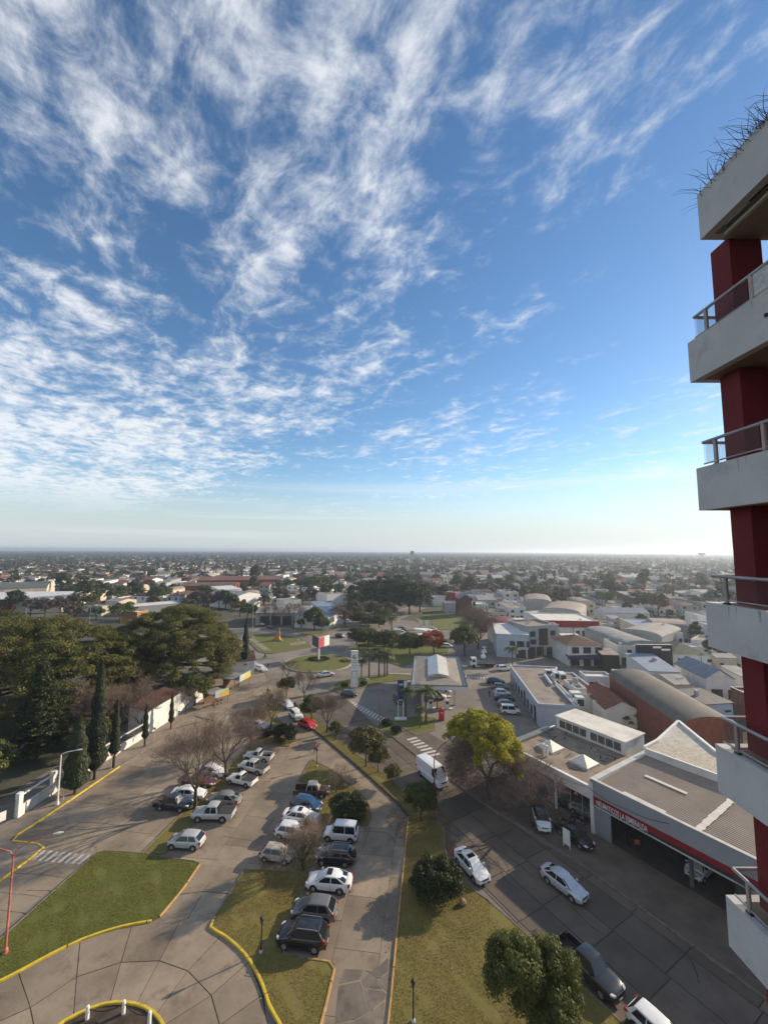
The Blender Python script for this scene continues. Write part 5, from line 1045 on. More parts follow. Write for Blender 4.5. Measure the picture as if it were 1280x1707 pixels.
# --- white wall with railings, and the long brown-roofed building behind the sidewalk
def wallthing(label, pts, h):
    t = thing('boundary_wall', label, 'wall', (*pts[0], 0)); o = (*pts[0], 0); n_ = 0
    for a, b in zip(pts[:-1], pts[1:]):
        A, B_ = Vector(a), Vector(b); L_ = (B_-A).length; d = (B_-A)/L_; k = max(1, round(L_/3.2)); nn = Vector((-d.y, d.x))
        for i in range(k):
            p, q = A+d*L_*i/k, A+d*L_*(i+1)/k
            beam(MB(), (p.x,p.y,0), (q.x,q.y,0), .22, 1.35).build('wall_panel', WALLW, t, off=o)
            if i % 2 == 0: beam(MB(), (p.x-d.x*.3,p.y-d.y*.3,0), (p.x+d.x*.3,p.y+d.y*.3,0), .52, h).build('pillar', WALLW, t, off=o)
            m = MB()
            for z in (1.6,1.85,2.1,2.35): m.tube([(p.x,p.y,z),(q.x,q.y,z)], .018, 5)
            m.build('railing', BLACKM, t, off=o)
            beam(MB(), (p.x,p.y,2.5), (q.x,q.y,2.5), .26, .14).build('top_beam', WALLW, t, off=o)
    return t
wallthing('white boundary wall with pillars and black railings along the left sidewalk', [g('r',190,855), g('r',560,600), g('r',1220,200), g('q',300,690)], 3.0)
gt = thing('entrance_gate', 'dark entrance gate with white sign panel beside the wall pillar', 'gate', (*g('r',150,880),0)); d = Vector(g('r',-150,1010))-Vector(g('r',150,880)); d.normalize()
m = MB()
for z in (.3,1.0,1.7,2.3): m.tube([(0,0,z),(d.x*6,d.y*6,z)], .03, 6)
for i in range(31): m.tube([(d.x*i*.2,d.y*i*.2,.15),(d.x*i*.2,d.y*i*.2,2.4)], .012, 5)
m.build('bars', BLACKM, gt); beam(MB(), (d.x*.8,d.y*.8-.06,.5), (d.x*2.6,d.y*2.6-.06,.5), .05, 1.1).build('sign_panel', WHITE, gt)
p0, p1 = Vector(g('q',312,682)), Vector(g('q',585,500)); dd = (p1-p0).normalized()
lb_ = building('brown_roof_building', 'long white building with dark brown sheet roof behind the cypresses', 'building', p0, p1, 3.6, 4.4, WALLW, roof='mono', rmat=mat('dark_brown_sheet',(.085,.04,.032),.7,.15,.5,wave=('X',2.0)), rise=.9, over=.5)
building('white_annex', 'white annex wall continuing past the brown-roofed building', 'building', tuple(p1+dd*.1), tuple(p1+dd*9), 4.0, 3.8, WALLW, roof='flat', rmat=MEMB, parapet=.2)
q0_ = Vector(g('q',975,158)); building('white_lodge', 'white lodge with dark roof beside the tall lone cypress', 'building', (-44.5,112), (-35.5,116), 8, 3.8, WALLW, roof='gablex', rmat=mat('dark_brown_sheet',(.085,.04,.032)), rise=1.6)
# kiosks with coloured boards
for (ka, kb, c1, c2, lab) in (((880,455),(985,420),(.45,.48,.42),(.72,.42,.03),'street food kiosk with green and yellow board and flat roof'),((1080,310),(1165,260),(.60,.52,.38),(.72,.40,.05),'street food kiosk with pale yellow board nearer the roundabout')):
    a, b = Vector(g('q',*ka)), Vector(g('q',*kb)); d = (b-a).normalized(); nn = Vector((-d.y,d.x)); L_ = (b-a).length
    t = thing('kiosk', lab, 'kiosk', (a.x,a.y,0.1), math.atan2(d.y,d.x))
    MB().box(-.3,L_+.3,.1,5.0,2.5,2.7).build('roof', METAL, t); MB().box(0,L_,4.4,4.6,0,2.5).build('back_wall', mat('tan_board',(.20,.13,.09),.9,.2,1.), t)
    for x in (0,L_):
        for y in (.15,4.3): MB().tube([(x,y,0),(x,y,2.5)], .05, 6).build('post', mat('wood_post',(.25,.16,.08),.8,.2,2.), t)
    s_ = MB().box(-.1,L_*.55,0,.1,2.1,3.6).build('sign_board', mat('pale_board',c1,.6,.1,1.), t); MB().box(L_*.45,L_+.1,-.03,.0,2.1,2.9).build('yellow_board', mat('yellow_board',c2,.6,.1,1.), t); MB().box(L_*.55,L_+.1,0,.1,2.1,3.6).build('sign_board', mat('green_board',(.38,.45,.22),.6,.1,1.), t)
    for i in range(3):
        q = thing('stool', 'dark red stool and table set under the kiosk roof', 'furniture', (*(a+d*(.7+i*.9)+nn*1.8), .1), 0, 'furniture under the kiosk roofs'); MB().lathe([(0,.72),(.4,.72),(.4,.76),(0,.76)], n=12).build('table_top', MA, q); MB().tube([(0,0,0),(0,0,.73)], .05, 6).build('leg', BLACKM, q); MB().lathe([(0,0),(.22,0),(.22,.03),(0,.03)], n=10).build('foot', BLACKM, q)
# ------------------------------------------------ fuel station
cz = 5.6; cc_ = [g('j',*p,cz) for p in ((612,768),(1155,782),(1075,492),(645,482))]
fs = thing('fuel_station_canopy', 'fuel station canopy with hipped roof and raised white monitor', 'canopy', (*cc_[0], 0)); fo = (*cc_[0], 0)
WHB = mat('canopy_white', (.58,.58,.57), .6, .06, .5); 
MB().prism(cc_, cz-.9, cz-.78).build('soffit', WHB, fs, off=fo)
for i in range(4):
    a, b = cc_[i], cc_[(i+1)%4]; beam(MB(), (a[0],a[1],cz-.9), (b[0],b[1],cz-.9), .25, .85).build('canopy_fascia', WHB, fs, off=fo); beam(MB(), (a[0],a[1],cz-.05), (b[0],b[1],cz-.05), .30, .12).build('fascia_cap', mat('dark_blue_cap',(.02,.03,.06),.5,.1,1.), fs, off=fo)
def bil(u, v): 
    a, b, c, d = [Vector(p) for p in cc_]; return (a*(1-u)+b*u)*(1-v)+(d*(1-u)+c*u)*v
ri = [(.06,.03),(.94,.03),(.94,.97),(.06,.97)]; ro = [(.30,.22),(.70,.22),(.70,.85),(.30,.85)]
V = [(*bil(*p), cz-.35) for p in ri]+[(*bil(*p), cz+.25) for p in ro]
CANR = mat('canopy_sheet', (.26,.225,.185), .7, .1, .4, stains=(.4,.56,.4,(.17,.15,.125)), wave=('X',1.5))
MB().add(V, [(0,1,5,4),(1,2,6,5),(2,3,7,6),(3,0,4,7)]).build('hipped_roof', CANR, fs, off=fo)
V = [(*bil(*p), cz+.2) for p in ro]+[(*bil(*p), cz+.45) for p in ro]+[(*bil(.5,.18), cz+1.2),(*bil(.5,.88), cz+1.2)]
MB().add(V, [(0,1,5,4),(1,2,6,5),(2,3,7,6),(3,0,4,7)]).add([V[4],V[5],V[8]],[(0,1,2)]).add([V[6],V[7],V[9]],[(0,1,2)]).build('monitor_wall', WHB, fs, off=fo)
for s, (a, b) in enumerate(((4,7),(5,6))): MB().add([V[a],V[b],V[9],V[8]],[(0,1,2,3)]).build('monitor_roof', (mat('glazed_blue_sheet',(.36,.40,.44),.4,.08,.5,wave=('X',1.2)), mat('pale_sheet',(.44,.42,.38),.5,.08,.5))[s], fs, off=fo)
for (u, v) in ((.2,.2),(.8,.2),(.2,.8),(.8,.8)):
    p = bil(u,v); MB().box(p.x-.25,p.x+.25,p.y-.25,p.y+.25,0,cz-.88).build('column', WHB, fs, off=fo)
for i, (u, v) in enumerate(((.35,.1),(.65,.1),(.35,.4),(.65,.4))):
    p = bil(u,v); q = thing('fuel_pump', 'fuel pump on a raised island under the station canopy', 'pump', (p.x,p.y,0), 0, 'fuel pumps'); MB().box(-1.2,1.2,-.5,.5,-.02,.15).build('island', TRIM, q); MB().box(-.45,.45,-.28,.28,.15,1.9).build('cabinet', WHB, q); MB().box(-.3,.3,-.32,-.28,1.1,1.6).build('display', GLASS, q)
# signs of the station
tp = g('l',195,235); tt = zat('l',195,-25,tp[1]); ts_ = thing('totem_sign', 'tall white totem sign with green ring logo at the roundabout corner', 'sign', (*tp,0), R(4))
TW = 1.75; MB().box(-TW/2,TW/2,-.3,.3,0,9.0).build('slab', WHITE, ts_)
m = MB(); n_ = 28
for i in range(n_+1):
    a = R(60+300*i/n_); w_ = .18+.12*math.sin(math.pi*i/n_)
    for r_ in (.5, .5-w_): m.v.append((r_*math.cos(a), -.32, 7.5+r_*math.sin(a)))
m.f = [(2*i,2*i+1,2*i+3,2*i+2) for i in range(n_)]; m.build('ring_logo', mat('olive_logo',(.17,.25,.03),.6,.1,1.), ts_)
MB().lathe([(0,0),(.16,0),(.16,.01),(0,.01)], n=14).build('logo_dot', mat('olive_logo',(.17,.25,.03)), ts_).matrix_local = Matrix.Translation((.02,-.31,7.5)) @ Matrix.Rotation(R(90),4,'X')
for z_, w_ in ((6.5,1.3),(6.05,1.3),(5.4,1.2),(4.9,.5)): MB().box(-w_/2,w_/2,-.32,-.3,z_,z_+(.14 if z_>5 else .10)).build('text_line', mat('grey_print',(.25,.25,.26),.7,.1,2.), ts_)
bq = MB().box(-.65,.65,-.32,-.3,2.4,4.1).build('blue_square', mat('blue_print',(.10,.17,.30),.7,.1,2.), ts_); MB().box(-.57,.57,-.33,-.32,2.48,4.02).build('inner_square', WHITE, bq)
yp = g('l',690,578); ys = thing('fuel_sign', 'tall blue fuel brand sign on the grass verge', 'sign', (*yp,0), R(3)); 
BLU = mat('brand_blue', (.015,.05,.17), .5, .08, 1.); MB().box(-.62,.62,-.2,.2,3.6,7.8).build('blue_panel', BLU, ys)
for txt, sz, z_ in (('YPF',.52,6.75),('FULL',.42,3.75)):
    me = text_mesh(txt, sz, .012, .25); xs_ = [v.co.x for v in me.vertices]; o = obj('lettering', me, mat('white_letter',(.7,.7,.68)), ys); o.matrix_local = Matrix.Translation((-(max(xs_)+min(xs_))/2,-.215,z_)) @ Matrix.Rotation(R(90),4,'X')
for s in (-.5,.5): MB().tube([(s,0,0),(s,0,3.7)], .09, 8).build('post', WHITE, ys)
MB().box(-1.2,1.2,-.6,.6,0,.35).build('plinth', WALLW, ys)
rp = g('l',1125,580); rb_ = thing('vending_box', 'red standing cooler box with white curl at the verge end', 'box', (*rp,.0)); MB().box(-.5,.5,-.4,.4,0,2.1).build('cabinet', mat('bright_red',(.5,.02,.02),.5,.1,1.), rb_); m = MB()
for i in range(11):
    a = R(-20+200*i/10)
    for r_ in (.26,.18): m.v.append((r_*math.cos(a),-.42,1.35+r_*1.3*math.sin(a)))
m.f = [(2*i,2*i+1,2*i+3,2*i+2) for i in range(10)]; m.build('white_curl', WHITE, rb_)
# curved white kiosk
kc = g('j',690,262,3.2); kk_ = thing('curved_kiosk', 'low curved white pavilion with crescent roof behind the red tree', 'building', (*kc,0)); m = MB(); n_ = 22
for i in range(n_+1):
    a = R(-150+250*i/n_); w_ = 2.2+4.2*math.sin(math.pi*i/n_)**.8
    ox, oy = 8.4*math.cos(a), 7.6*math.sin(a); s_ = (9-w_)/9
    for q in ((ox,oy,3.0),(ox,oy,3.55),(ox*s_,oy*s_,3.55),(ox*s_,oy*s_,3.0)): m.v.append(q)
m.f = [(4*i+j,4*(i+1)+j,4*(i+1)+(j+1)%4,4*i+(j+1)%4) for i in range(n_) for j in range(4)]+[(0,1,2,3),(4*n_+3,4*n_+2,4*n_+1,4*n_)]; m.build('crescent_roof', WHITE, kk_, 30)
MB().box(-13.5,-5,-6.2,-5.9,2.2,3.5).build('wing_fascia', WHITE, kk_); MB().box(-13.6,-13.2,-6,-.5,0,4.2).build('cream_fin', WALLC, kk_); MB().box(-9.5,-6.8,-1,2,0,4.4).build('grey_block', WALLG, kk_)
for i in range(8):
    a = R(-140+230*i/7); MB().tube([(7.6*math.cos(a),6.8*math.sin(a),0),(7.6*math.cos(a),6.8*math.sin(a),3.0)], .1, 8).build('column', WHITE, kk_)
gp = g('j',735,225); gpo = thing('gate_portal', 'white double gate portal in the wire fence of the field', 'gate', (*gp,0))
for x in (-2.2,.6): MB().box(x,x+1.6,-.15,.15,0,3.6).build('panel', WALLW, gpo)
# billboard on the roundabout
bp_ = (-20.1,130.5); bo_ = thing('billboard', 'V-shaped billboard on a white post standing on the roundabout', 'billboard', (*bp_,.2))
MB().tube([(0,0,0),(0,0,6.5)], .28, 12).build('post', WHITE, bo_, 30)
def panel(a, b, z0, z1, m1, nm): d = Vector((b[0]-a[0],b[1]-a[1])); return beam(MB(), (a[0],a[1],z0), (b[0],b[1],z0), .14, z1-z0).build(nm, m1, bo_)
panel((.0,-1.3), (-2.6,3.2), 3.8, 6.9, mat('panel_back',(.08,.08,.08),.7,.2,2.,wave=('Y',1.)), 'back_panel')
pp = panel((.15,-1.3), (2.8,3.2), 3.8, 6.9, WHITE, 'front_panel'); d = Vector((2.65,4.5)).normalized(); nn = Vector((d.y,-d.x))*.085
beam(MB(), (.15+nn.x,-1.3+nn.y,3.82), (.15+nn.x+d.x*2.6,-1.3+nn.y+d.y*2.6,3.82), .03, 3.05).build('red_poster', mat('poster_red',(.55,.08,.10),.6,.15,1.), pp)
hd = thing('hedge_ring', 'clipped dark hedge round the billboard foot', 'hedge', (*bp_,.2))
# monument on the plaza
mo = g('i',400,440); ms_ = thing('monument', 'tall narrow orange abstract monument on the plaza', 'monument', (*mo,.12)); OR = mat('orange_monument',(.50,.22,.03),.6,.15,1.5)
MB().loft([[(-1.3,-.8,0),(1.3,-.8,0),(1.3,.8,0),(-1.3,.8,0)],[(-1.5,-.6,1.0),(.9,-.6,1.0),(.9,.6,1.0),(-1.5,.6,1.0)],[(-.3,-.5,1.6),(.7,-.5,1.6),(.7,.5,1.6),(-.3,.5,1.6)],[(.0,-.35,2.6),(1.0,-.35,2.6),(1.0,.35,2.6),(.0,.35,2.6)],[(.2,-.2,3.4),(.75,-.2,3.4),(.75,.2,3.4),(.2,.2,3.4)],[(.6,-.12,4.9),(.85,-.12,4.9),(.85,.12,4.9),(.6,.12,4.9)]]).build('shaft', OR, ms_); MB().box(-1.8,1.8,-1.2,1.2,-.05,.3).build('plinth', KERB, ms_)
# ------------------------------------------------ lamps, posts, boards
PINK = mat('faded_red_post', (.42,.13,.10), .6, .2, .6, stains=(1.,.5,.6,(.50,.28,.20)))
def lamp(label, base, h, arms, m, r=.10, z0=0.1):
    t = thing('street_lamp', label, 'street lamp', (*base, z0)); MB().tube([(0,0,0),(0,0,h*.5),(0,0,h)], [r,r*.85,r*.65], 10).build('pole', m, t, 30); MB().lathe([(0,0),(r*2,0),(r*1.8,.3),(r,.4),(0,.4)], n=12).build('base', m, t)
    for dx, dy, up in arms:
        a = MB().tube([(0,0,h-.05),(dx*.12,dy*.12,h+up*.45),(dx*.4,dy*.4,h+up*.8),(dx,dy,h+up)], r*.5, 8).build('arm', m, t, 30)
        l = math.hypot(dx,dy); ux, uy = dx/l, dy/l
        MB().loft([[(dx-uy*.06,dy+ux*.06,h+up-.03),(dx+uy*.06,dy-ux*.06,h+up-.03),(dx+uy*.06,dy-ux*.06,h+up+.07),(dx-uy*.06,dy+ux*.06,h+up+.07)],[(dx+ux*.4-uy*.14,dy+uy*.4+ux*.14,h+up-.04),(dx+ux*.4+uy*.14,dy+uy*.4-ux*.14,h+up-.04),(dx+ux*.4+uy*.12,dy+uy*.4-ux*.12,h+up+.1),(dx+ux*.4-uy*.12,dy+uy*.4+ux*.12,h+up+.1)],[(dx+ux*.75-uy*.08,dy+uy*.75+ux*.08,h+up),(dx+ux*.75+uy*.08,dy+uy*.75-ux*.08,h+up),(dx+ux*.75+uy*.06,dy+uy*.75-ux*.06,h+up+.06),(dx+ux*.75-uy*.06,dy+uy*.75+ux*.06,h+up+.06)]]).build('lamp_head', TRIM, a)
    return t
lamp('double-armed street lamp on a faded red post standing on the green lawn', g('h',45,1102), 7.6, [(2.6,.9,1.15),(-2.4,-.6,.9)], PINK)
lamp('white single-armed street lamp on the left sidewalk by the wall', g('r',612,725), 6.3, [(1.6,.5,.35)], WHITE, z0=.12)
lamp('street lamp with red post beside the leafy street tree', g('c',663,782), 7.2, [(2.6,2.2,1.6)], mat('red_post',(.24,.05,.045),.6,.2,1.))
lamp('grey-red street lamp at the zebra crossing by the station corner', g('l',465,655), 8.2, [(-2.0,.2,.6)], mat('brown_post',(.22,.12,.10),.6,.2,1.))
lamp('tall slim street lamp at the roundabout edge', g('i',455,858), 8.0, [(3.0,2.0,1.8)], STEEL, .09, 0.)
lamp('pale street lamp among crowns at the far left', g('P',42,1042), 8.0, [(3.2,.3,.6)], STEEL, .12, 0.); lamp('pale street lamp beyond the big tree crown', g('P',149,1040), 8.0, [(2.0,.2,.4),(-2.0,-.2,.2)], STEEL, .12, 0.); lamp('tall grey mast lamp at the plaza corner', g('i',130,405), 13.0, [(.8,0,.2),(-.8,0,.2)], STEEL, .14, 0.)
def lantern(label, base):
    t = thing('park_lantern', label, 'lantern', (*base,.1)); MB().tube([(0,0,0),(0,0,.5),(0,0,2.2)], [.09,.055,.045], 10).build('post', BLACKM, t, 30); MB().lathe([(0,0),(.16,0),(.14,.12),(.08,.2),(0,.2)], n=12).build('base', TRIM, t)
    b = MB().lathe([(.0,2.2),(.08,2.2),(.15,2.55),(.17,2.6),(.0,2.6)], n=6).build('lantern_glass', mat('smoked_glass',(.04,.04,.04),.3,.1,2.), t); MB().lathe([(.2,2.6),(.16,2.68),(.04,2.8),(0,2.86)], n=6).build('lantern_cap', BLACKM, b)
lantern('black park lantern on the grass island beside the yellow kerb', g('e',468,740)); lantern('black park lantern on the dry lawn beside the orange kerb', g('f',437,1605)); lantern('dark post with cap at the tip of the grass island near the walker', g('b',628,225))
for p in ((432,1372),(612,1345),(740,1400)):
    t = thing('bollard', 'white bollard holding a chain in the ring driveway bed', 'bollard', (*g('w',*p),.06), 0, 'white bollards in the bed'); MB().lathe([(0,0),(.13,0),(.12,.75),(.10,.85),(0,.88)], n=14).build('post', WHITE, t, 40)
pb = [Vector((*g('w',*p),.75)) for p in ((432,1372),(612,1345),(740,1400))]
for i, (a, b) in enumerate(zip(pb[:-1], pb[1:])):
    c = MB().tube([a*(1-t_)+b*t_-Vector((0,0,.35*4*t_*(1-t_))) for t_ in [j/8 for j in range(9)]], .03, 6).build('chain', BLACKM); tag(c, 'dark sagging chain between white bollards', 'chain', 'chains of the bed')
sb = thing('sandwich_board', 'white free-standing sign board before the black sedan', 'sign', (*g('d',665,615),.09), R(-58)); MB().box(-.45,.45,-.03,.03,.35,2.0).build('board', WHITE, sb)
for x in (-.4,.4): MB().box(x-.03,x+.03,-.03,.03,0,.4).build('leg', WHITE, sb)
for i, (p, h_) in enumerate([(('r',675,672),2.3),(('r',1185,345),2.3),(('q',378,718),2.2)]):
    t = thing('thin_post', 'thin pale sign post on the left sidewalk', 'post', (*g(*p),.12), 0, 'sign posts on the sidewalk'); MB().tube([(0,0,0),(0,0,h_)], .04, 6).build('post', TRIM, t)
    MB().box(-.25,.25,-.02,.02,h_-.35,h_).build('plate', TRIM, t)
for i in range(9):
    p = g('j',640+i*68,262-i*1.5); t = thing('fence_post', 'pale concrete post of the wire fence round the field', 'post', (*p,0), 0, 'fence posts of the field'); MB().box(-.09,.09,-.09,.09,0,3.2).build('post', TRIM, t)
for p, lab in (((845,640),'brown block of stone on the lawn beside the big dark bush'),): 
    t = obj('stone', MB().lathe([(0,0),(.28,.02),(.34,.2),(.22,.42),(0,.5)], n=8).mesh('stone',30), mat('tan_stone',(.28,.2,.13),.9,.2,3.)); t.location = (*g('f',*p),.1); tag(t, lab, 'stone')

# ================================================================== PLANTS
def unit(n):
    v = rng.normal(size=(n,3)); return v/np.linalg.norm(v,axis=1,keepdims=True)
def leaf_quads(P, N_, s, asp=.62):
    n = len(P); t = np.cross(N_, unit(n)); t /= np.linalg.norm(t,axis=1,keepdims=True)+1e-9; b = np.cross(N_, t); s = s[:,None]
    return np.stack([P-t*s, P-b*s*asp, P+t*s, P+b*s*asp], 1)
def clump_crown(name, C, cr, per, leaf, flat=.75, tuft=.85):
    """leaf quads on the shells of many clumps; C (n,3) centres, cr radii"""
    n = len(C); idx = np.repeat(np.arange(n), per); d = unit(len(idx)); d[:,2] = np.where(d[:,2] < -.35, -d[:,2], d[:,2])
    rad = cr[idx]*rng.uniform(.55,1.08,len(idx)); P = C[idx]+d*rad[:,None]*np.array([1,1,flat]); N_ = d+unit(len(idx))*tuft; N_ /= np.linalg.norm(N_,axis=1,keepdims=True)
    V = leaf_quads(P, N_, leaf*rng.uniform(.6,1.3,len(idx)))
    return np_quads(name, V, np.clip(rng.random(n)[idx]*.6+rng.random(len(idx))*.4, 0, 1))
def ellip(n, rx, ry, rz, zc, lo=.45, up=-.4, flatbase=None):
    d = unit(n*3); d = d[d[:,2] > up][:n]; r = rng.uniform(lo, 1.0, len(d))**.6; C = d*r[:,None]*np.array([rx,ry,rz]); C[:,2] += zc; return C
class Seg:
    def __init__(s): s.a=[]; s.b=[]; s.ra=[]; s.rb=[]
    def mesh(s, name, n=4):
        A, B_, ra, rb = (np.array(x, float) for x in (s.a, s.b, s.ra, s.rb)); T = B_-A; L_ = np.linalg.norm(T,axis=1,keepdims=True); T = T/(L_+1e-9)
        ref = np.where(np.abs(T[:,2:3]) < .9, np.array([[0,0,1.]]), np.array([[1.,0,0]])); U = np.cross(T, ref); U /= np.linalg.norm(U,axis=1,keepdims=True); W_ = np.cross(T, U); Q = []
        for k in range(n):
            a0, a1 = 2*np.pi*k/n, 2*np.pi*(k+1)/n
            e0 = U*np.cos(a0)+W_*np.sin(a0); e1 = U*np.cos(a1)+W_*np.sin(a1)
            Q.append(np.stack([A+e0*ra[:,None], A+e1*ra[:,None], B_+e1*rb[:,None], B_+e0*rb[:,None]], 1))
        return np_quads(name, np.concatenate(Q))
def grow(big, small, p, d, length, r, depth, spread, kids, up=.25, wob=.18, rs=None):
    rs = rs or random; p = Vector(p); d = Vector(d).normalized(); n = 3; 
    for i in range(n):
        d = (d+Vector((rs.gauss(0,wob),rs.gauss(0,wob),rs.gauss(0,wob)+up*.15))).normalized(); q = p+d*(length/n); r1 = r*(.86 if depth else .6)
        S = big if depth >= 3 else small; S.a.append(tuple(p)); S.b.append(tuple(q)); S.ra.append(r); S.rb.append(r1); p = q; r = r1
        if depth > 0 and (i > 0 or depth < 3):
            k = kids if i == n-1 else max(1, kids//2)
            for _ in range(k):
                ax = Vector((rs.gauss(0,1),rs.gauss(0,1),rs.gauss(0,1))).cross(d).normalized(); a = rs.uniform(.5,1.2)*spread
                e = (d*math.cos(a)+ax*math.sin(a)); e.z += up*.4
                grow(big, small, p, e, length*rs.uniform(.62,.84), max(r*.62,.0085), depth-1, spread, kids, up, wob, rs)
PROTO = {}; TREEPOS = []
def bare(key, seed, trunk, length, r, depth, spread, kids, up=.3, tw=TWIG):
    rs = random.Random(seed); big, small = Seg(), Seg(); p = Vector((0,0,0))
    for i in range(3):
        q = p+Vector((rs.gauss(0,.05),rs.gauss(0,.05),trunk/3)); big.a.append(tuple(p)); big.b.append(tuple(q)); big.ra.append(r*(1.25-.1*i)); big.rb.append(r*(1.15-.1*i)); p = q
    k = 5
    for i in range(k):
        a = 2*math.pi*(i+rs.random()*.6)/k; grow(big, small, p, (math.cos(a)*spread,math.sin(a)*spread,1.0), length*rs.uniform(.8,1.1), r*.62, depth, spread, kids, up, .16, rs)
    PROTO[key] = [('trunk', big.mesh('trunk',6), BARK), ('crown', small.mesh('crown',3), tw)]
def leafy(key, C, cr, per, leaf, lm, th, r=.12, branches=5, flat=.75, bark=BARK, tuft=.85):
    seg = Seg(); rs = random.Random(len(key)*17); p = Vector((0,0,0)); zc = float(C[:,2].mean())
    for i in range(3):
        q = Vector((rs.gauss(0,.04),rs.gauss(0,.04),th*(i+1)/3)); seg.a.append(tuple(p)); seg.b.append(tuple(q)); seg.ra.append(r*(1.3-.15*i)); seg.rb.append(r*(1.15-.15*i)); p = q
    for i in range(branches):
        c = Vector(C[rs.randrange(len(C))]); m_ = p*.5+c*.5+Vector((0,0,.2)); 
        for a, b, r0, r1 in ((p,m_,r*.7,r*.45),(m_,c,r*.45,r*.12)): seg.a.append(tuple(a)); seg.b.append(tuple(b)); seg.ra.append(r0); seg.rb.append(r1)
    PROTO[key] = [('trunk', seg.mesh('trunk',7), bark), ('crown', clump_crown('crown', C, cr, per, leaf, flat, tuft), lm)]
def plant(key, name, label, cat, base, scale=1.0, rz=None, group=None, z=.08, sz=None):
    t = thing(name, label, cat, (base[0], base[1], z), random.uniform(0,6.28) if rz is None else rz, group); t.scale = (scale,scale,sz or scale)
    for nm, me, m in PROTO[key]: obj(nm, me, m, t)
    return t
G_DARK = leafmat('leaf_dark', (.019,.029,.010), (.072,.085,.025)); G_MID = leafmat('leaf_mid', (.032,.047,.013), (.12,.13,.034)); G_OLIVE = leafmat('leaf_olive', (.040,.044,.014), (.135,.120,.036)); G_YEL = leafmat('leaf_yellowing', (.15,.155,.014), (.42,.38,.035), .42); G_BRI = leafmat('leaf_bright', (.035,.055,.012), (.11,.13,.03))
G_RED = leafmat('leaf_red', (.24,.035,.015), (.50,.14,.03), .35); G_CYP = leafmat('leaf_cypress', (.012,.019,.009), (.048,.062,.021), .15); G_PEP = leafmat('leaf_pepper', (.040,.056,.010), (.155,.17,.035), .35); G_TIPA = leafmat('leaf_tipa', (.040,.048,.012), (.185,.175,.042), .35)
PALMB = mat('palm_trunk', (.12,.09,.065), .95, .2, 5., bump=.4)
# near prototypes
def cyp(key, h, r, n, leaf, trunk=1.0):
    z = rng.random(n)*(h-trunk); f = z/(h-trunk); prof = np.minimum(1, (f*7+.35))*(1-f)**.55*(.92+.15*np.sin(f*23)); a = rng.uniform(0,2*np.pi,n); rr = r*prof*rng.uniform(.75,1.08,n)
    P = np.column_stack([rr*np.cos(a), rr*np.sin(a), z+trunk]); N_ = np.column_stack([np.cos(a),np.sin(a),rng.uniform(-.1,.7,n)])+unit(n)*.45; N_ /= np.linalg.norm(N_,axis=1,keepdims=True)
    up = np.column_stack([np.cos(a)*.25,np.sin(a)*.25,np.ones(n)]); t = up-N_*np.sum(up*N_,1,keepdims=True); t /= np.linalg.norm(t,axis=1,keepdims=True); b = np.cross(N_,t); s = (leaf*rng.uniform(.6,1.4,n))[:,None]
    V = np.stack([P-t*s, P-b*s*.45, P+t*s*1.3, P+b*s*.45], 1); seg = Seg()
    seg.a += [(0,0,0),(0,0,h*.5)]; seg.b += [(0,0,h*.5),(0,0,h*.93)]; seg.ra += [.22,.12]; seg.rb += [.12,.02]
    PROTO[key] = [('trunk', seg.mesh('trunk',7), BARK), ('crown', np_quads('crown', V), G_CYP)]
cyp('cypress_fat', 10.5, 1.75, 16000, .16); cyp('cypress_tall', 17.0, 1.55, 20000, .17, 1.6); cyp('cypress_thin', 9.0, .75, 8000, .13, 1.8)
C = ellip(46,2.2,2.2,1.7,3.0); leafy('street_round', C, rng.uniform(.55,.95,len(C)), 230, .13, G_OLIVE, 1.8, .10)
C = ellip(34,1.5,1.5,1.25,2.3); leafy('street_small', C, rng.uniform(.4,.7,len(C)), 150, .11, G_OLIVE, 1.5, .07)
C = ellip(60,2.3,2.3,2.2,3.2); leafy('street_big', C, rng.uniform(.55,1.0,len(C)), 230, .13, G_MID, 1.4, .14)
C = ellip(80,2.5,2.4,1.6,1.15,up=-.25); leafy('shrub', C, rng.uniform(.45,.8,len(C)), 260, .10, G_DARK, .5, .10)
C = np.concatenate([ellip(60,2.0,1.9,1.8,4.3,up=-.7)+np.array([-1.3,.5,0]), ellip(60,1.9,1.9,1.7,3.8,up=-.7)+np.array([1.2,-.4,0]), ellip(40,1.5,1.6,1.5,3.0,up=-.8)+np.array([.2,-1.6,0]), ellip(30,1.2,1.2,1.3,3.0,up=-.8)+np.array([1.9,.9,0])]); leafy('pepper', C, rng.uniform(.45,.85,len(C)), 440, .085, G_PEP, 1.4, .22, 8, 1.15, tuft=.6)
def dome(n, rx, ry, rz, zc, lo=.82, dn=-.12):
    d = unit(n*3); d = d[d[:,2] > dn][:n]; C = d*rng.uniform(lo,1.02,len(d))[:,None]*np.array([rx,ry,rz]); C[:,2] += zc; return C
C = np.concatenate([dome(480,14.5,13,11,9.0,.84,-.55), dome(90,10,9,6,8.5,.6)]); leafy('tipa_a', C, rng.uniform(1.0,2.1,len(C)), 330, .165, G_TIPA, 6.0, .5, 14, .5)
C = np.concatenate([dome(600,19,15,10.5,9.5,.84,-.55), dome(110,13,10,6,9.5,.6)]); leafy('tipa_b', C, rng.uniform(1.0,2.2,len(C)), 230, .18, G_TIPA, 6.5, .55, 16, .5)
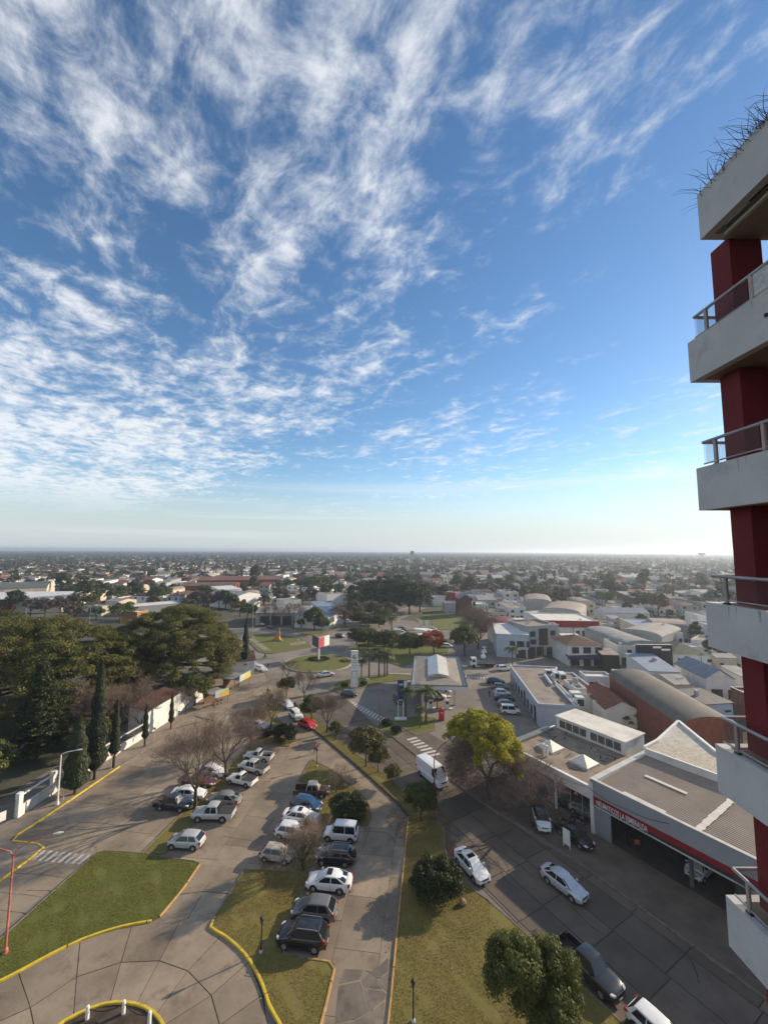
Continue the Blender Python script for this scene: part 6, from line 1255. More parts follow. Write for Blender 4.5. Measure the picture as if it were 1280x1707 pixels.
# layered dark conifer
zz = rng.uniform(1.5,15,420); ra_ = (1-zz/16.5)*4.6*rng.uniform(.35,1,420); aa = rng.uniform(0,6.28,420); C = np.column_stack([ra_*np.cos(aa),ra_*np.sin(aa),zz]); leafy('conifer', C, rng.uniform(.5,1.0,420), 95, .17, G_DARK, 13, .3, 4, .45)
bare('bare_big', 3, 2.2, 2.7, .21, 5, .74, 3); bare('bare_mid', 8, 1.8, 2.1, .15, 5, .74, 3, tw=mat('reddish_twig',(.21,.15,.11),.9,.25,4.)); bare('bare_small', 21, 1.5, 1.7, .10, 4, .75, 3)
bare('brush', 31, .7, 1.5, .13, 5, .82, 3, .4, TWIG2); bare('brush_small', 37, .6, 1.2, .08, 4, .85, 3, .4, TWIG2); bare('bare_vine', 44, 2.0, 2.9, .32, 4, .88, 3, .05, TWIG2)
bare('bare_pink', 52, 2.0, 2.0, .15, 5, .85, 3, .2, mat('pinkish_twig',(.20,.13,.11),.9,.2,4.))
def palm(key, h, fr, n=20, leafm=G_MID):
    seg = Seg(); 
    for i in range(5): seg.a.append((0,0,h*i/5)); seg.b.append((0,0,h*(i+1)/5)); seg.ra.append(.19-.015*i); seg.rb.append(.18-.015*i)
    Q = []
    for i in range(n):
        a = 2*math.pi*i/n+rng.uniform(-.2,.2); el = rng.uniform(.1,1.2); m_ = 14; L_ = fr*rng.uniform(.8,1.1); c, s = math.cos(a), math.sin(a); p = np.array([0,0,h]); 
        for j in range(m_):
            e = el-1.9*(j/m_)**1.3; stp = np.array([c*math.cos(e),s*math.cos(e),math.sin(e)])*L_/m_; q = p+stp; sd = np.array([-s,c,0]); w_ = .42*math.sin(math.pi*(j+.7)/(m_+.8))*fr/2.4; dn = np.array([0,0,-.22])
            for sg in (1,-1):
                for o in (0,.5):
                    b0 = p+stp*o; Q.append([b0, b0+stp*.3, b0+stp*.45+sd*sg*w_+dn*w_*1.5, b0+stp*.2+sd*sg*w_+dn*w_*1.5])
            p = q
    PROTO[key] = [('trunk', seg.mesh('trunk',8), PALMB), ('crown', np_quads('crown', np.array(Q)), leafm)]
palm('palm', 4.6, 2.5, 24, G_BRI); palm('palm_big', 5.5, 3.0, 26, G_BRI)
# --- placement
for k_, p, lab, s_ in (('cypress_fat',('r',797,612),'broad dark cypress on the sidewalk beside the white street lamp',1.0),('cypress_tall',('r',1005,455),'tallest dark cypress in the sidewalk row',1.0),('cypress_thin',('r',1210,325),'slim dark cypress between the tallest one and the brown-roofed building',1.12),('cypress_thin',('q',300,768),'thin leaning young cypress before the white building wall',.78),('cypress_thin',('q',515,625),'thin young cypress near the far end of the white building',.72),('cypress_tall',('i',50,790),'tall lone cypress by the roundabout corner',.86),('cypress_fat',('q',862,140),'cypress standing behind the white lodge',.9)):
    plant(k_, 'cypress_tree', lab, 'tree', g(*p), s_)
plant('tipa_a', 'broad_tree', 'huge dome-crowned tree beside the tall lone cypress', 'tree', (-51.0,103), .98, 0, z=0)
plant('tipa_b', 'broad_tree', 'huge spreading tree filling the left edge behind the cypresses', 'tree', (-71,86), .98, 0, z=0)
plant('tipa_a', 'broad_tree', 'large spreading tree half hidden at the left frame edge', 'tree', (-100,104), .9, 1.2, z=0)
plant('conifer', 'conifer_tree', 'dark layered conifer behind the tallest cypress', 'tree', (-56.5,70), 1.0); plant('conifer', 'conifer_tree', 'dark conifer between the two huge crowns', 'tree', (-68,68), .8, z=0); plant('street_big', 'garden_tree', 'dense green garden tree behind the black railings', 'tree', (-54.5,57.5), 1.5, z=0); plant('street_big', 'garden_tree', 'green garden tree at the left frame edge behind the gate', 'tree', (-62,60), 1.4, z=0)
plant('bare_mid', 'bare_tree', 'brownish bare tree behind the wall between cypress and roof', 'tree', (-50,76), 1.25, z=0); plant('bare_mid', 'bare_tree', 'bare tree behind the brown-roofed building', 'tree', (-49,83), 1.1, z=0); plant('street_round', 'garden_tree', 'yellowish garden tree behind the slim cypress', 'tree', (-48.5,71), 1.2, z=0)
random.seed(77)
for i in range(16):
    x_, y_ = -52-random.random()*44, 60+random.random()*58
    if x_ > -58 and y_ > 92: continue
    plant(('street_big','conifer','street_big','street_round')[i % 4], 'garden_tree', 'dark tree in the thick garden behind the white wall', 'tree', (x_,y_), random.uniform(1.0,1.7) if i % 4 != 1 else random.uniform(.5,.7), group='garden trees behind the wall', z=0)
plant('street_big', 'garden_tree', 'dense round tree leaning over the kiosk roof', 'tree', (-41.0,92.5), 1.15); plant('bare_small', 'bare_tree', 'bare tree at the near gable end of the brown-roofed building', 'tree', g('q',270,690), 1.3); plant('bare_small', 'bare_tree', 'reddish bare tree before the white annex wall', 'tree', g('q',640,500), 1.0)
for k_, p, lab, s_ in (('bare_big',('a',505,690),'big bare tree beside the silver double cab pickup',1.0),('bare_big',('a',780,412),'bare tree on the median beside the silver-white sedan',.92),('bare_mid',('a',990,178),'bare tree on the median near the dark bush',1.0),('bare_mid',('k',450,682),'bare tree on the small grass island by the crosswalk',.95),('bare_mid',('k',1050,718),'bare tree on the strip beside the red car',.95),('bare_big',('k',815,365),'bare tree near the roundabout on the strip tip',.62),
                       ('bare_pink',('d',355,430),'bare pinkish tree over the white crossover on the forecourt',1.15),('bare_small',('i',500,880),'small bare tree at the strip tip near the green street tree',.9)):
    plant(k_, 'bare_tree', lab, 'tree', g(*p), s_)
plant('brush', 'pruned_tree', 'twiggy pruned pale tree between the two rows of cars', 'tree', g('b',492,1235), 1.0); plant('brush_small', 'pruned_tree', 'small twiggy shrub-tree before the rusty pickup', 'tree', g('b',815,478), 1.0)
for k_, p, lab, s_ in (('street_round',('l',320,1080),'round leafy street tree on the strip opposite the station corner',1.15),('street_small',('l',447,1142),'small yellowish street tree next to the round leafy one',1.0),('street_small',('c',290,485),'small sapling on the shaded strip beside the white van',.75),('street_big',('c',545,800),'leafy street tree beside the red lamp post',.80),('street_small',('k',622,345),'green street tree at the strip tip near the roundabout',1.25),('street_big',('k',890,592),'dense green street tree beside the red car',.85),('street_small',('k',1150,792),'small pale sapling on the strip',.8)):
    plant(k_, 'street_tree', lab, 'tree', g(*p), s_)
plant('pepper', 'feathery_tree', 'feathery green tree on the lawn edge beside the black pickup', 'tree', (10.6,31.6), 1.0, .4)
plant('shrub', 'round_bush', 'big round dark bush on the dry lawn beside the white sedan', 'bush', g('f',640,560), 1.0, z=.05); plant('shrub', 'round_bush', 'round dark bush on the island beside the white boxy van', 'bush', g('b',930,730), .95, z=.05); plant('shrub', 'round_bush', 'dark bush at the end of the median near the red car', 'bush', g('k',605,790), .85, z=.05)
# bare tree with a cap of yellow creeper
vt = plant('bare_vine', 'creeper_tree', 'large bare tree capped with bright yellow-green creeper', 'tree', g('c',1140,585), 1.0, .6)
zt_ = zat('P',795,1182,58.5); C = dome(420,5.4,5.0,zt_-5.8,4.5,.9,-.75); dt = C[:,0]*.88+C[:,1]*.47; C = C[((C[:,2] > 6.4) | (dt > 1.2)) & (C[:,2] > 3.2)]; dt = C[:,0]*.88+C[:,1]*.47; C = C[dt > -3.6]; C[:,0] -= .9
cm = clump_crown('creeper', C, rng.uniform(.5,.95,len(C)), 230, .13, .8); o = obj('creeper', cm, G_YEL, vt); o.rotation_euler = (0,0,-.6)
sg = Seg(); rs = random.Random(9); k_ = 0
while k_ < 6500:
    d = Vector((rs.gauss(0,1),rs.gauss(0,1),rs.gauss(0,1))).normalized()
    if d.x*.88+d.y*.47 > .45 or d.z < -.75: continue
    r_ = rs.uniform(.55,1.0); p = Vector((d.x*5.0*r_-.9, d.y*4.9*r_, 4.5+d.z*4.0*r_)); e = (d+Vector((rs.gauss(0,.7),rs.gauss(0,.7),rs.gauss(0,.7)-.15))).normalized()*rs.uniform(.5,1.3); m_ = p+e*.5+Vector((0,0,rs.uniform(-.05,.12)))
    for a, b in ((p,m_),(m_,p+e)): sg.a.append(tuple(a)); sg.b.append(tuple(b)); sg.ra.append(.016); sg.rb.append(.009)
    k_ += 1
o = obj('twig_mass', sg.mesh('twig_mass',3), mat('grey_twig',(.15,.115,.10),.9,.25,4.), vt); o.rotation_euler = (0,0,-.6)
# station palms, park trees, autumn tree
for i, p in enumerate([('j',205,700),('j',300,690),('j',355,690),('j',130,705),('j',425,290),('j',380,680)]): plant('palm', 'palm_tree', 'palm on the planted verge by the fuel station', 'tree', g(*p), (1.25,1.2,1.3,.9,1.4,1.15)[i], group='palms by the station verge')
plant('palm', 'palm_tree', 'palm on the sunny verge under the blue fuel sign', 'tree', g('l',960,600), 1.25); plant('palm', 'palm_tree', 'bushy palm beside the blue fuel sign post', 'tree', g('l',745,560), 1.15); plant('palm', 'palm_tree', 'young palm on the sunny verge near the red cooler', 'tree', g('l',897,665), .7); plant('palm', 'palm_tree', 'low palm hidden behind the pumps', 'tree', g('l',1080,470), .75)
for p in (('l',540,640),('l',640,720),('l',290,215),('l',90,235)): plant('shrub', 'low_shrub', 'low dark shrub on the station verges', 'bush', g(*p), .4, group='low shrubs on the verges')
plant('palm_big', 'palm_tree', 'bright green palm before the slanted blue house', 'tree', g('s',330,585), 1.0)
C = ellip(70,2.7,2.6,2.0,2.6,up=-.6); leafy('park_low', C, rng.uniform(.55,1.0,len(C)), 200, .14, G_MID, 1.0, .14)
for p, s_, lab in ((('j',85,385),1.3,0),(('j',190,415),1.35,0),(('j',350,440),1.35,0),(('j',600,470),1.4,0),(('j',430,420),1.2,0),(('j',120,190),1.3,1),(('j',200,215),1.1,1),(('j',300,215),1.1,1)): plant('park_low', 'park_tree', ('dense evergreen tree of the park row beside the roundabout','bright clipped tree of the row behind the park')[lab], 'tree', g(*p), s_, group='park trees by the roundabout', z=.1)
C = ellip(70,3.4,3.2,2.4,3.2); leafy('autumn', C, rng.uniform(.5,.9,len(C)), 170, .14, G_RED, 1.6, .14); plant('autumn', 'autumn_tree', 'tree with red and orange autumn leaves behind the canopy', 'tree', g('j',830,470), 1.3)
plant('street_big', 'park_tree', 'dense dark round tree beside the flatbed truck', 'tree', g('j',1130,490), 1.7); plant('bare_big', 'bare_tree', 'grey bare tree behind the vans at the street end', 'tree', g('m',330,130), 1.3, group=None); plant('bare_big', 'bare_tree', 'tangled bare trees against the long field wall', 'tree', g('x',440,400), 1.2, group='bare trees by the field wall'); plant('bare_mid', 'bare_tree', 'tangled bare trees against the long field wall', 'tree', g('x',500,420), 1.4, group='bare trees by the field wall')
plant('street_round', 'street_tree', 'broad palm-like tree on the verge beyond the roundabout', 'tree', g('i',870,360), 1.3); plant('street_big', 'street_tree', 'dense green tree before the long grey shed', 'tree', g('i',790,330), 1.7); plant('bare_big', 'bare_tree', 'bare reddish tree before the long grey shed', 'tree', g('i',570,315), 1.1); plant('bare_big', 'bare_tree', 'bare tree at the left end of the long grey shed', 'tree', g('i',320,290), 1.0); plant('bare_mid', 'bare_tree', 'bare tree before the blue sheds', 'tree', g('i',1030,270), 1.2)
plant('street_big', 'hedge_bush', 'bright clipped bush before the long grey shed', 'bush', g('i',650,302), .7)
# hedge round the billboard, flower bed
C = np.array([[2.9*math.cos(a),1.7*math.sin(a),.25] for a in np.linspace(0,6.28,26)]); obj('foliage', clump_crown('foliage', C, np.full(26,.5), 90, .12), G_DARK, hd); MB().lathe([(2.2,0),(3.1,0),(3.1,.15),(2.2,.15)], n=24).build('soil', mat('bed_soil',(.075,.055,.04)), hd)
fb = thing('flower_bed', 'low reddish flower bed at the edge of the roundabout', 'flowers', (*g('i',1140,665),.25)); C = np.column_stack([rng.uniform(-2.2,2.2,30),rng.uniform(-1.2,1.2,30),np.full(30,.1)]); obj('foliage', clump_crown('foliage', C, np.full(30,.4), 60, .1), leafmat('leaf_rust',(.12,.05,.015),(.26,.10,.03)), fb)
# yard creeper by the clerestory
yb = thing('yard_bush', 'leafy bush in the yard behind the white clerestory', 'bush', (*g('v',300,560),0)); C = np.column_stack([rng.uniform(-3.4,3.4,60),rng.uniform(-1.4,1.4,60),rng.uniform(.8,3.2,60)]); obj('foliage', clump_crown('foliage', C, rng.uniform(.4,.8,60), 110, .14), G_OLIVE, yb)

# ================================================================== PEOPLE AND MOTORBIKES
SKIN = mat('skin', (.32,.19,.13), .6, .08, 3.)
def person(label, loc, rz, jacket, trousers, pose='walk', z=.0, group=None):
    t = thing('person', label, 'person', (*loc, z), rz, group)
    if pose == 'walk':
        J = dict(pel=(0,0,.92),che=(.02,0,1.25),nec=(.03,0,1.47),hea=(.05,0,1.62),top=(.05,0,1.74),ls=(.02,.19,1.40),le=(-.08,.24,1.14),lh=(.02,.25,.90),rs=(.02,-.19,1.40),re=(.08,-.24,1.14),rh=(.22,-.24,.95),lh1=(.0,.10,.88),lk=(.18,.10,.50),la=(.14,.10,.09),lt=(.30,.11,.04),rh1=(.0,-.10,.88),rk=(-.05,-.10,.50),ra=(-.28,-.10,.14),rt=(-.16,-.11,.04))
    else:
        J = dict(pel=(-.15,0,.80),che=(-.02,0,1.12),nec=(.04,0,1.34),hea=(.08,0,1.49),top=(.08,0,1.62),ls=(.0,.19,1.27),le=(.22,.28,1.08),lh=(.44,.26,1.02),rs=(.0,-.19,1.27),re=(.22,-.28,1.08),rh=(.44,-.26,1.02),lh1=(-.12,.11,.78),lk=(.26,.20,.66),la=(.10,.18,.26),lt=(.26,.19,.22),rh1=(-.12,-.11,.78),rk=(.26,-.20,.66),ra=(.10,-.18,.26),rt=(.26,-.19,.22))
    names = list(J); E_ = [('pel','che'),('che','nec'),('nec','hea'),('hea','top'),('che','ls'),('ls','le'),('le','lh'),('che','rs'),('rs','re'),('re','rh'),('pel','lh1'),('lh1','lk'),('lk','la'),('la','lt'),('pel','rh1'),('rh1','rk'),('rk','ra'),('ra','rt')]
    RR = dict(pel=(.15,.12),che=(.17,.12),nec=(.06,.06),hea=(.10,.085),top=(.075,.07),ls=(.075,.07),le=(.05,.05),lh=(.04,.035),rs=(.075,.07),re=(.05,.05),rh=(.04,.035),lh1=(.10,.10),lk=(.065,.065),la=(.045,.045),lt=(.045,.035),rh1=(.10,.10),rk=(.065,.065),ra=(.045,.045),rt=(.045,.035))
    me = bpy.data.meshes.new('body'); me.from_pydata([J[n] for n in names], [(names.index(a),names.index(b)) for a,b in E_], []); me.materials.append(jacket); me.materials.append(trousers); me.materials.append(SKIN)
    o = bpy.data.objects.new('body', me); COL.objects.link(o); md = o.modifiers.new('skin','SKIN'); 
    for i, n in enumerate(names): v = me.skin_vertices[0].data[i]; v.radius = RR[n]; v.use_root = n == 'pel'
    o.modifiers.new('sub','SUBSURF').levels = 2; dg = bpy.context.evaluated_depsgraph_get(); m2 = bpy.data.meshes.new_from_object(o.evaluated_get(dg)); bpy.data.objects.remove(o)
    for p in m2.polygons:
        c = p.center; hz = J['nec'][2]; p.material_index = 2 if c.z > hz or (c.z < hz-.4 and abs(c.y) > .215 and c.z < J['lh'][2]+.06) else (1 if c.z < J['pel'][2]+.06 and abs(c.y) < .25 else 0); p.use_smooth = True
    b = bpy.data.objects.new('body', m2); COL.objects.link(b); b.parent = t
    hx, hz = J['hea'][0], J['hea'][2]; MB().lathe([(0,.145),(.07,.12),(.105,.05),(.108,-.02),(.10,-.05)], (hx-.015,0,hz), 12).build('hair' if pose == 'walk' else 'helmet', mat('dark_hair',(.02,.015,.012),.6,.2,5.), t, 50)
    return t
JR = mat('red_jacket', (.40,.02,.025), .8, .12, 3.); JD = mat('dark_jacket', (.02,.02,.022), .8, .2, 3.); TD = mat('dark_trousers', (.022,.024,.03), .85, .2, 3.)
person('person in red jacket and dark trousers walking across the parking lot', g('b',615,95), 2.6, JR, TD, z=.01)
person('person in dark clothes walking towards the row of cars by the white wall', g('m',440,600), .3, JD, TD)
person('person in dark jacket standing behind the white crossover on the lane', g('k',708,470), -1.5, JD, TD)
person('person in work clothes standing inside the tyre shop bay', tuple(S0+SA*4.6+SB*1.0), -2.0, mat('orange_workwear',(.40,.10,.03),.8,.1,3.), TD, z=.10)
def bike(label, loc, hd, rider=True, jacket=JD, z=.0):
    t = thing('motorbike', label, 'motorbike', (*loc, z), math.atan2(hd[1],hd[0]))
    for x in (.62,-.62): w_ = MB().lathe([(.20,-.05),(.29,-.05),(.31,0),(.29,.05),(.20,.05)], n=18).build('wheel', RUBBER, t, 40); w_.matrix_local = Matrix.Translation((x,0,.31)) @ Matrix.Rotation(R(90),4,'X'); MB().lathe([(.03,-.03),(.21,-.012),(.21,.012),(.03,.03)], n=18).build('rim', RIM, w_)
    MB().tube([(.62,0,.31),(.45,0,.75),(.38,0,.98)], .035, 8).tube([(-.62,0,.31),(-.2,0,.42),(.35,0,.45),(.45,0,.75)], .04, 8).build('frame', BLACKM, t); MB().loft([[(.35,-.1,.62),(.35,.1,.62),(.35,.07,.85),(.35,-.07,.85)],[(.0,-.15,.6),(.0,.15,.6),(.0,.1,.88),(.0,-.1,.88)],[(-.2,-.1,.62),(-.2,.1,.62),(-.2,.08,.78),(-.2,-.08,.78)]]).build('fuel_tank', BK, t, 40)
    MB().box(-.75,-.18,-.12,.12,.68,.78).build('seat', RUBBER, t); MB().tube([(.36,-.34,1.02),(.38,0,.98),(.36,.34,1.02)], .02, 6).build('handlebar', STEEL, t); MB().box(-.15,.3,-.13,.13,.28,.58).build('engine', STEEL, t); MB().lathe([(0,0),(.08,0),(.09,.08),(0,.1)], n=10).build('headlight', HEADL, t).matrix_local = Matrix.Translation((.45,0,.9)) @ Matrix.Rotation(R(90),4,'Y')
    if rider: person(label.replace('motorbike ridden', 'rider of the motorbike'), loc, math.atan2(hd[1],hd[0]), jacket, TD, 'ride', z)
bike('motorbike ridden past the lone cypress towards the roundabout', g('i',265,628), (.5,.86)); bike('motorbike ridden beside the silver crossover at the roundabout entry', g('i',300,735), (.5,.86)); bike('motorbike ridden along the roundabout kerb near the pale sedan', g('i',635,820), (1,.1), jacket=JR); bike('motorbike ridden down the left road past the kiosks', g('k',425,308), (-.3,-.95))
bike('black motorbike parked between the black sedan and showroom', g('d',760,400), (.8,-.5), False, z=.09)

# ================================================================== THE TOWN BEYOND
def ground_y(py, px=640): return g('P', px, py)[1]
def near_limit(px):     # lowest pixel row the scattered town may reach at each column
    T = [(-200,1032),(230,1020),(330,1014),(400,1010),(530,1006),(590,1000),(700,998),(770,1012),(800,1045),(900,1075),(1000,1110),(1240,1130),(1500,1150)]
    for (a,p),(b,q) in zip(T[:-1],T[1:]):
        if px <= b: return p+(q-p)*max(0,(px-a))/(b-a)
    return T[-1][1]
random.seed(11)
PAVED = [[(-60,20),(-52,60),(-48,112),(-72,150),(-95,178),(-40,186),(-8,215),(22,265),(30,260),(8,205),(50,186),(62,176),(46,150),(60,118),(33,111),(30.2,83),(52,30),(50,15)]]
FB = [(min(p[0] for p in F), max(p[0] for p in F), min(p[1] for p in F), max(p[1] for p in F), F) for F in FOOT+PAVED+HIDE]
def free(c, r):
    for x0, x1, y0, y1, F in FB:
        if x0-r < c[0] < x1+r and y0-r < c[1] < y1+r:
            if r < 1 and inside(c, F): return False
            if r >= 1 and any(inside((c[0]+a*r, c[1]+b*r), F) for a in (-1,0,1) for b in (-1,0,1)): return False
    return True
GA = R(-5); ga, gb = (math.cos(GA), math.sin(GA)), (-math.sin(GA), math.cos(GA))
def uv(u, v): return (u*ga[0]+v*gb[0], u*ga[1]+v*gb[1])
WCOL_ = ['white','white','cream','grey','pale blue','brick']; WC2_ = [WALLW,WHITE,WALLC,WALLG,WALLB,BRICK]; RN_ = {METAL.name:'grey tin roof',METALP.name:'rusty tin roof',MEMB.name:'brown roof',MEMBW.name:'pale roof',TILER.name:'red tile roof',METALB.name:'blue tin roof'}
WCOL = [('white',WALLW),('white',WHITE),('cream',WALLC),('grey',WALLG),('pale blue',WALLB),('brick',BRICK)]
RTY = [('flat grey roof','flat',METAL),('pale flat roof','flat',MEMBW),('brown flat roof','flat',MEMB),('red tile roof','gablex',TILER),('brown tile roof','hip',TILE),('tin roof','mono',METAL),('curved tin roof','barrel',METALP)]
HP = []
def house_proto(i, ri):
    """one prototype for each roof kind; wall colour is set on the copies"""
    nm, rt, rm = RTY[ri]; two = i % 3 == 2; h = (6.2 if two else 3.6); wd = (9, 10.5, 8.5)[i % 3]; dp = (14, 11, 18)[i % 3]
    wn = [('F',1.2,1.2,1.5,1.4),('F',wd-2.9,1.2,1.5,1.4),('F',wd/2-.5,0,1.1,2.2,'door'),('L',3,1.2,1.3,1.3),('R',5,1.2,1.3,1.3)]+([('F',1.2,4.0,1.5,1.4),('F',wd-2.9,4.0,1.5,1.4)] if two else [])
    return building('house', 'x', 'house', None, wd, dp, h, WALLW, roof=rt, rmat=rm, wins=wn, rise=1.5, extra=('tank',) if rt == 'flat' and i % 2 == 0 else (), at=(0,0,0), rz=0.0)
# clutter of sheds in the yards between the nearer buildings
random.seed(23)
for i in range(600):
    c = (random.uniform(38,110), random.uniform(66,190)); px, py = pix(c[0],c[1],3)
    if px > 1260 or py < 1025 or not free((c[0]+2.5,c[1]+2.5), 2.2): continue
    w_, d_, h_ = random.uniform(3.5,7), random.uniform(4,7), random.uniform(2.6,4.6); r_ = random.choice(['flat','mono','mono','gablex']); wi = random.randrange(6); rm = random.choice([METAL,METALP,MEMB,MEMBW,TILER,METALB])
    t = building('yard_shed', f'{WCOL_[wi]} {"shed" if h_ < 3.6 else "outbuilding"} with {RN_[rm.name]} in the yards behind the shops', 'shed', None, w_, d_, h_, WC2_[wi], roof=r_, rmat=rm, rise=.7, wins=[('F',.8,1.0,1.1,1.1)], at=(c[0],c[1],0), rz=R(-5), group='outbuildings in the yards')
    F = FOOT[-1]; FB.append((min(p[0] for p in F), max(p[0] for p in F), min(p[1] for p in F), max(p[1] for p in F), F))
for i, (px, py, h_) in enumerate([(1080,1060,9),(1107,1075,8),(1028,1180,7),(957,1090,9),(905,1130,8),(1172,1150,9),(838,1010,12),(720,1060,10)]):
    t = thing('mast', 'thin grey utility mast rising between the shop roofs', 'pole', (*g('P',px,py),0), 0, 'utility masts'); MB().tube([(0,0,0),(0,0,h_)], [.11,.07], 7).build('pole', mat('wood_pole',(.12,.10,.085),.9,.2,2.), t); MB().box(-.9,.9,-.05,.05,h_-.7,h_-.58).build('cross_arm', BLACKM, t)
spots = []; tspots = []
for bi in range(-70, 71):
    for bj in range(1, 75):
        u0, v0 = bi*104, bj*104
        d = math.hypot(u0, v0)
        if d > 6500: continue
        cxy = uv(u0+45, v0+45); pp_ = pix(cxy[0], cxy[1], 0)
        if pp_[0] < -300 or pp_[0] > 1500 or cxy[1] < 120: continue
        dens = .92 if d < 1500 else (.75 if d < 3000 else .30)
        if random.random() > (.95 if d < 2500 else .55): dens *= .15
        x = 0
        for row in range(4):
            x = 0
            while x < 88:
                wd = random.uniform(8.5,12.5)
                if random.random() < dens:
                    c = uv(u0+x, v0+(3,26,48,72)[row]+random.uniform(-2,2)); px, py = pix(c[0],c[1],0)
                    if -60 < px < 1340 and py < near_limit(px) and (d < 2500 or random.random() < .4) and free((c[0]+4,c[1]+6), 5.5): spots.append((math.hypot(*c), c, row))
                x += wd+random.uniform(0,1.5)
        nt_ = int((36 if d < 700 else 54 if d < 1600 else 58)*random.uniform(.5,1.5)) if d < 3200 else random.randint(15,40)
        for _ in range(nt_):
            c = uv(u0+random.uniform(-8,98), v0+random.uniform(-8,98)); px, py = pix(c[0],c[1],0)
            if -60 < px < 1340 and py < near_limit(px)+8 and free(c, .5): tspots.append((math.hypot(*c), c))
spots.sort(); tspots.sort(); print('houses', len(spots), 'trees', len(tspots))
# individual houses: the 300 that show largest
protos = {}
for n_, (d, c, row) in enumerate(spots[:290]):
    i, ri, wi = random.randrange(3), random.choices(range(7),[4,3,3,3.5,2.5,3,1])[0], random.choices(range(6),[4,3,2,2,1,1])[0]
    if (i,ri) not in protos: protos[(i,ri)] = house_proto(i,ri); t = protos[(i,ri)]
    else: t = copy_tree(protos[(i,ri)])
    t.location = (c[0],c[1],-.05); t.rotation_euler = (0,0,GA+(R(180) if row in (1,3) and False else 0)+R(random.uniform(-2,2))); t.scale = (random.uniform(.85,1.2),random.uniform(.85,1.25),random.uniform(.9,1.2))
    wc = WCOL[wi]
    for ch in t.children:
        if ch.name.split('.')[0] in ('wall','parapet','gable'): ch.material_slots[0].material = wc[1]
    tag(t, f'{wc[0]} {"two-storey" if i == 2 else "single-storey"} house with {RTY[ri][0]} out in the town', 'house', 'houses of the town')
# tree prototypes for the town
random.seed(5)
C = ellip(26,3.2,3.2,2.6,4.6); leafy('town_dark', C, rng.uniform(.9,1.5,len(C)), 60, .34, G_DARK, 2.4, .2, 4)
C = ellip(26,3.4,3.3,2.2,4.4); leafy('town_mid', C, rng.uniform(.9,1.5,len(C)), 60, .34, G_MID, 2.4, .2, 4)
C = ellip(24,3.0,3.0,2.4,4.2); leafy('town_olive', C, rng.uniform(.8,1.3,len(C)), 60, .32, G_OLIVE, 2.2, .18, 4)
C = ellip(40,2.6,2.6,5.0,7.5); leafy('town_tall', C, rng.uniform(.8,1.5,len(C)), 55, .36, G_DARK, 4.0, .25, 4)
C = ellip(30,3.2,3.2,2.6,4.4); leafy('town_brown', C, rng.uniform(.8,1.3,len(C)), 60, .30, leafmat('leaf_bare_brown',(.055,.040,.030),(.14,.105,.08)), 2.2, .2, 6)
KINDS = [('town_dark','dark evergreen garden tree standing among the town houses',3),('town_mid','mid green garden tree standing among the town houses',3),('town_olive','olive coloured garden tree standing among the town houses',2),('town_tall','tall narrow dark tree rising over the town houses',1.1),('town_brown','brown leafless-looking tree standing among the town houses',3.5),('palm','palm standing among the town houses',.5),('cypress_thin','thin cypress rising over the town houses',.4)]
for d, c in tspots[:290]:
    k_ = random.choices(KINDS, [q[2] for q in KINDS])[0]; plant(k_[0], 'town_tree', k_[1], 'tree', c, random.uniform(.8,1.6) if d > 260 or c[0] < 30 else random.uniform(.4,.75), group='trees of the town', z=-.05)
C = ellip(90,6.5,6.2,6.0,7.2,up=-.6); leafy('grove', C, rng.uniform(1.0,1.9,len(C)), 110, .30, G_DARK, 3.0, .35, 6)
# dense park trees behind the roundabout
for i, (px, py, s_) in enumerate([(598,1012,2.1),(625,1016,2.4),(655,1022,2.6),(682,1024,2.4),(700,1020,2.2),(640,1004,2.5),(668,1005,2.6),(520,990,2.0),(540,986,1.9),(505,988,1.7)]):
    plant('grove' if i < 7 else 'town_mid', 'park_tree', 'large dark tree in the dense grove beyond the park' if i < 7 else 'broad green tree of the grove beside the factory yard', 'tree', g('P',px,py), s_*(.52 if i < 7 else 1), group='grove trees', z=0)
for i, (px, py, kd, s_) in enumerate([(50,1028,3,1.2),(75,1030,3,1.3),(100,1026,3,1.3),(128,1030,0,1.0),(120,1040,3,1.2),(20,1024,0,1.6),(160,1034,2,1.0),(200,1040,1,1.4),(215,1030,0,1.0),(255,1016,3,1.1),(330,1012,3,1.3),(345,1018,3,1.2),(365,1016,3,1.4),(385,1020,0,1.2),(400,1028,2,1.3),(412,1035,1,1.2),(440,1012,3,1.0),(505,1012,3,1.3),(520,1006,3,1.4),(470,1012,1,1.0),(590,1035,3,1.3),(575,1045,3,1.0),(592,1022,0,1.4),(640,1040,1,1.1),(625,1036,3,1.3),(650,1034,3,1.2)]):
    k_ = ('town_dark','town_mid','town_olive','town_brown')[kd]; plant(k_, 'roadside_tree', ('dark evergreen tree among the sheds beyond the big crowns','mid green tree among the sheds beyond the big crowns','olive tree among the sheds beyond the big crowns','brown bare-looking tree among the sheds beyond the big crowns')[kd], 'tree', g('P',px,py), s_, group='trees among the sheds', z=-.05)
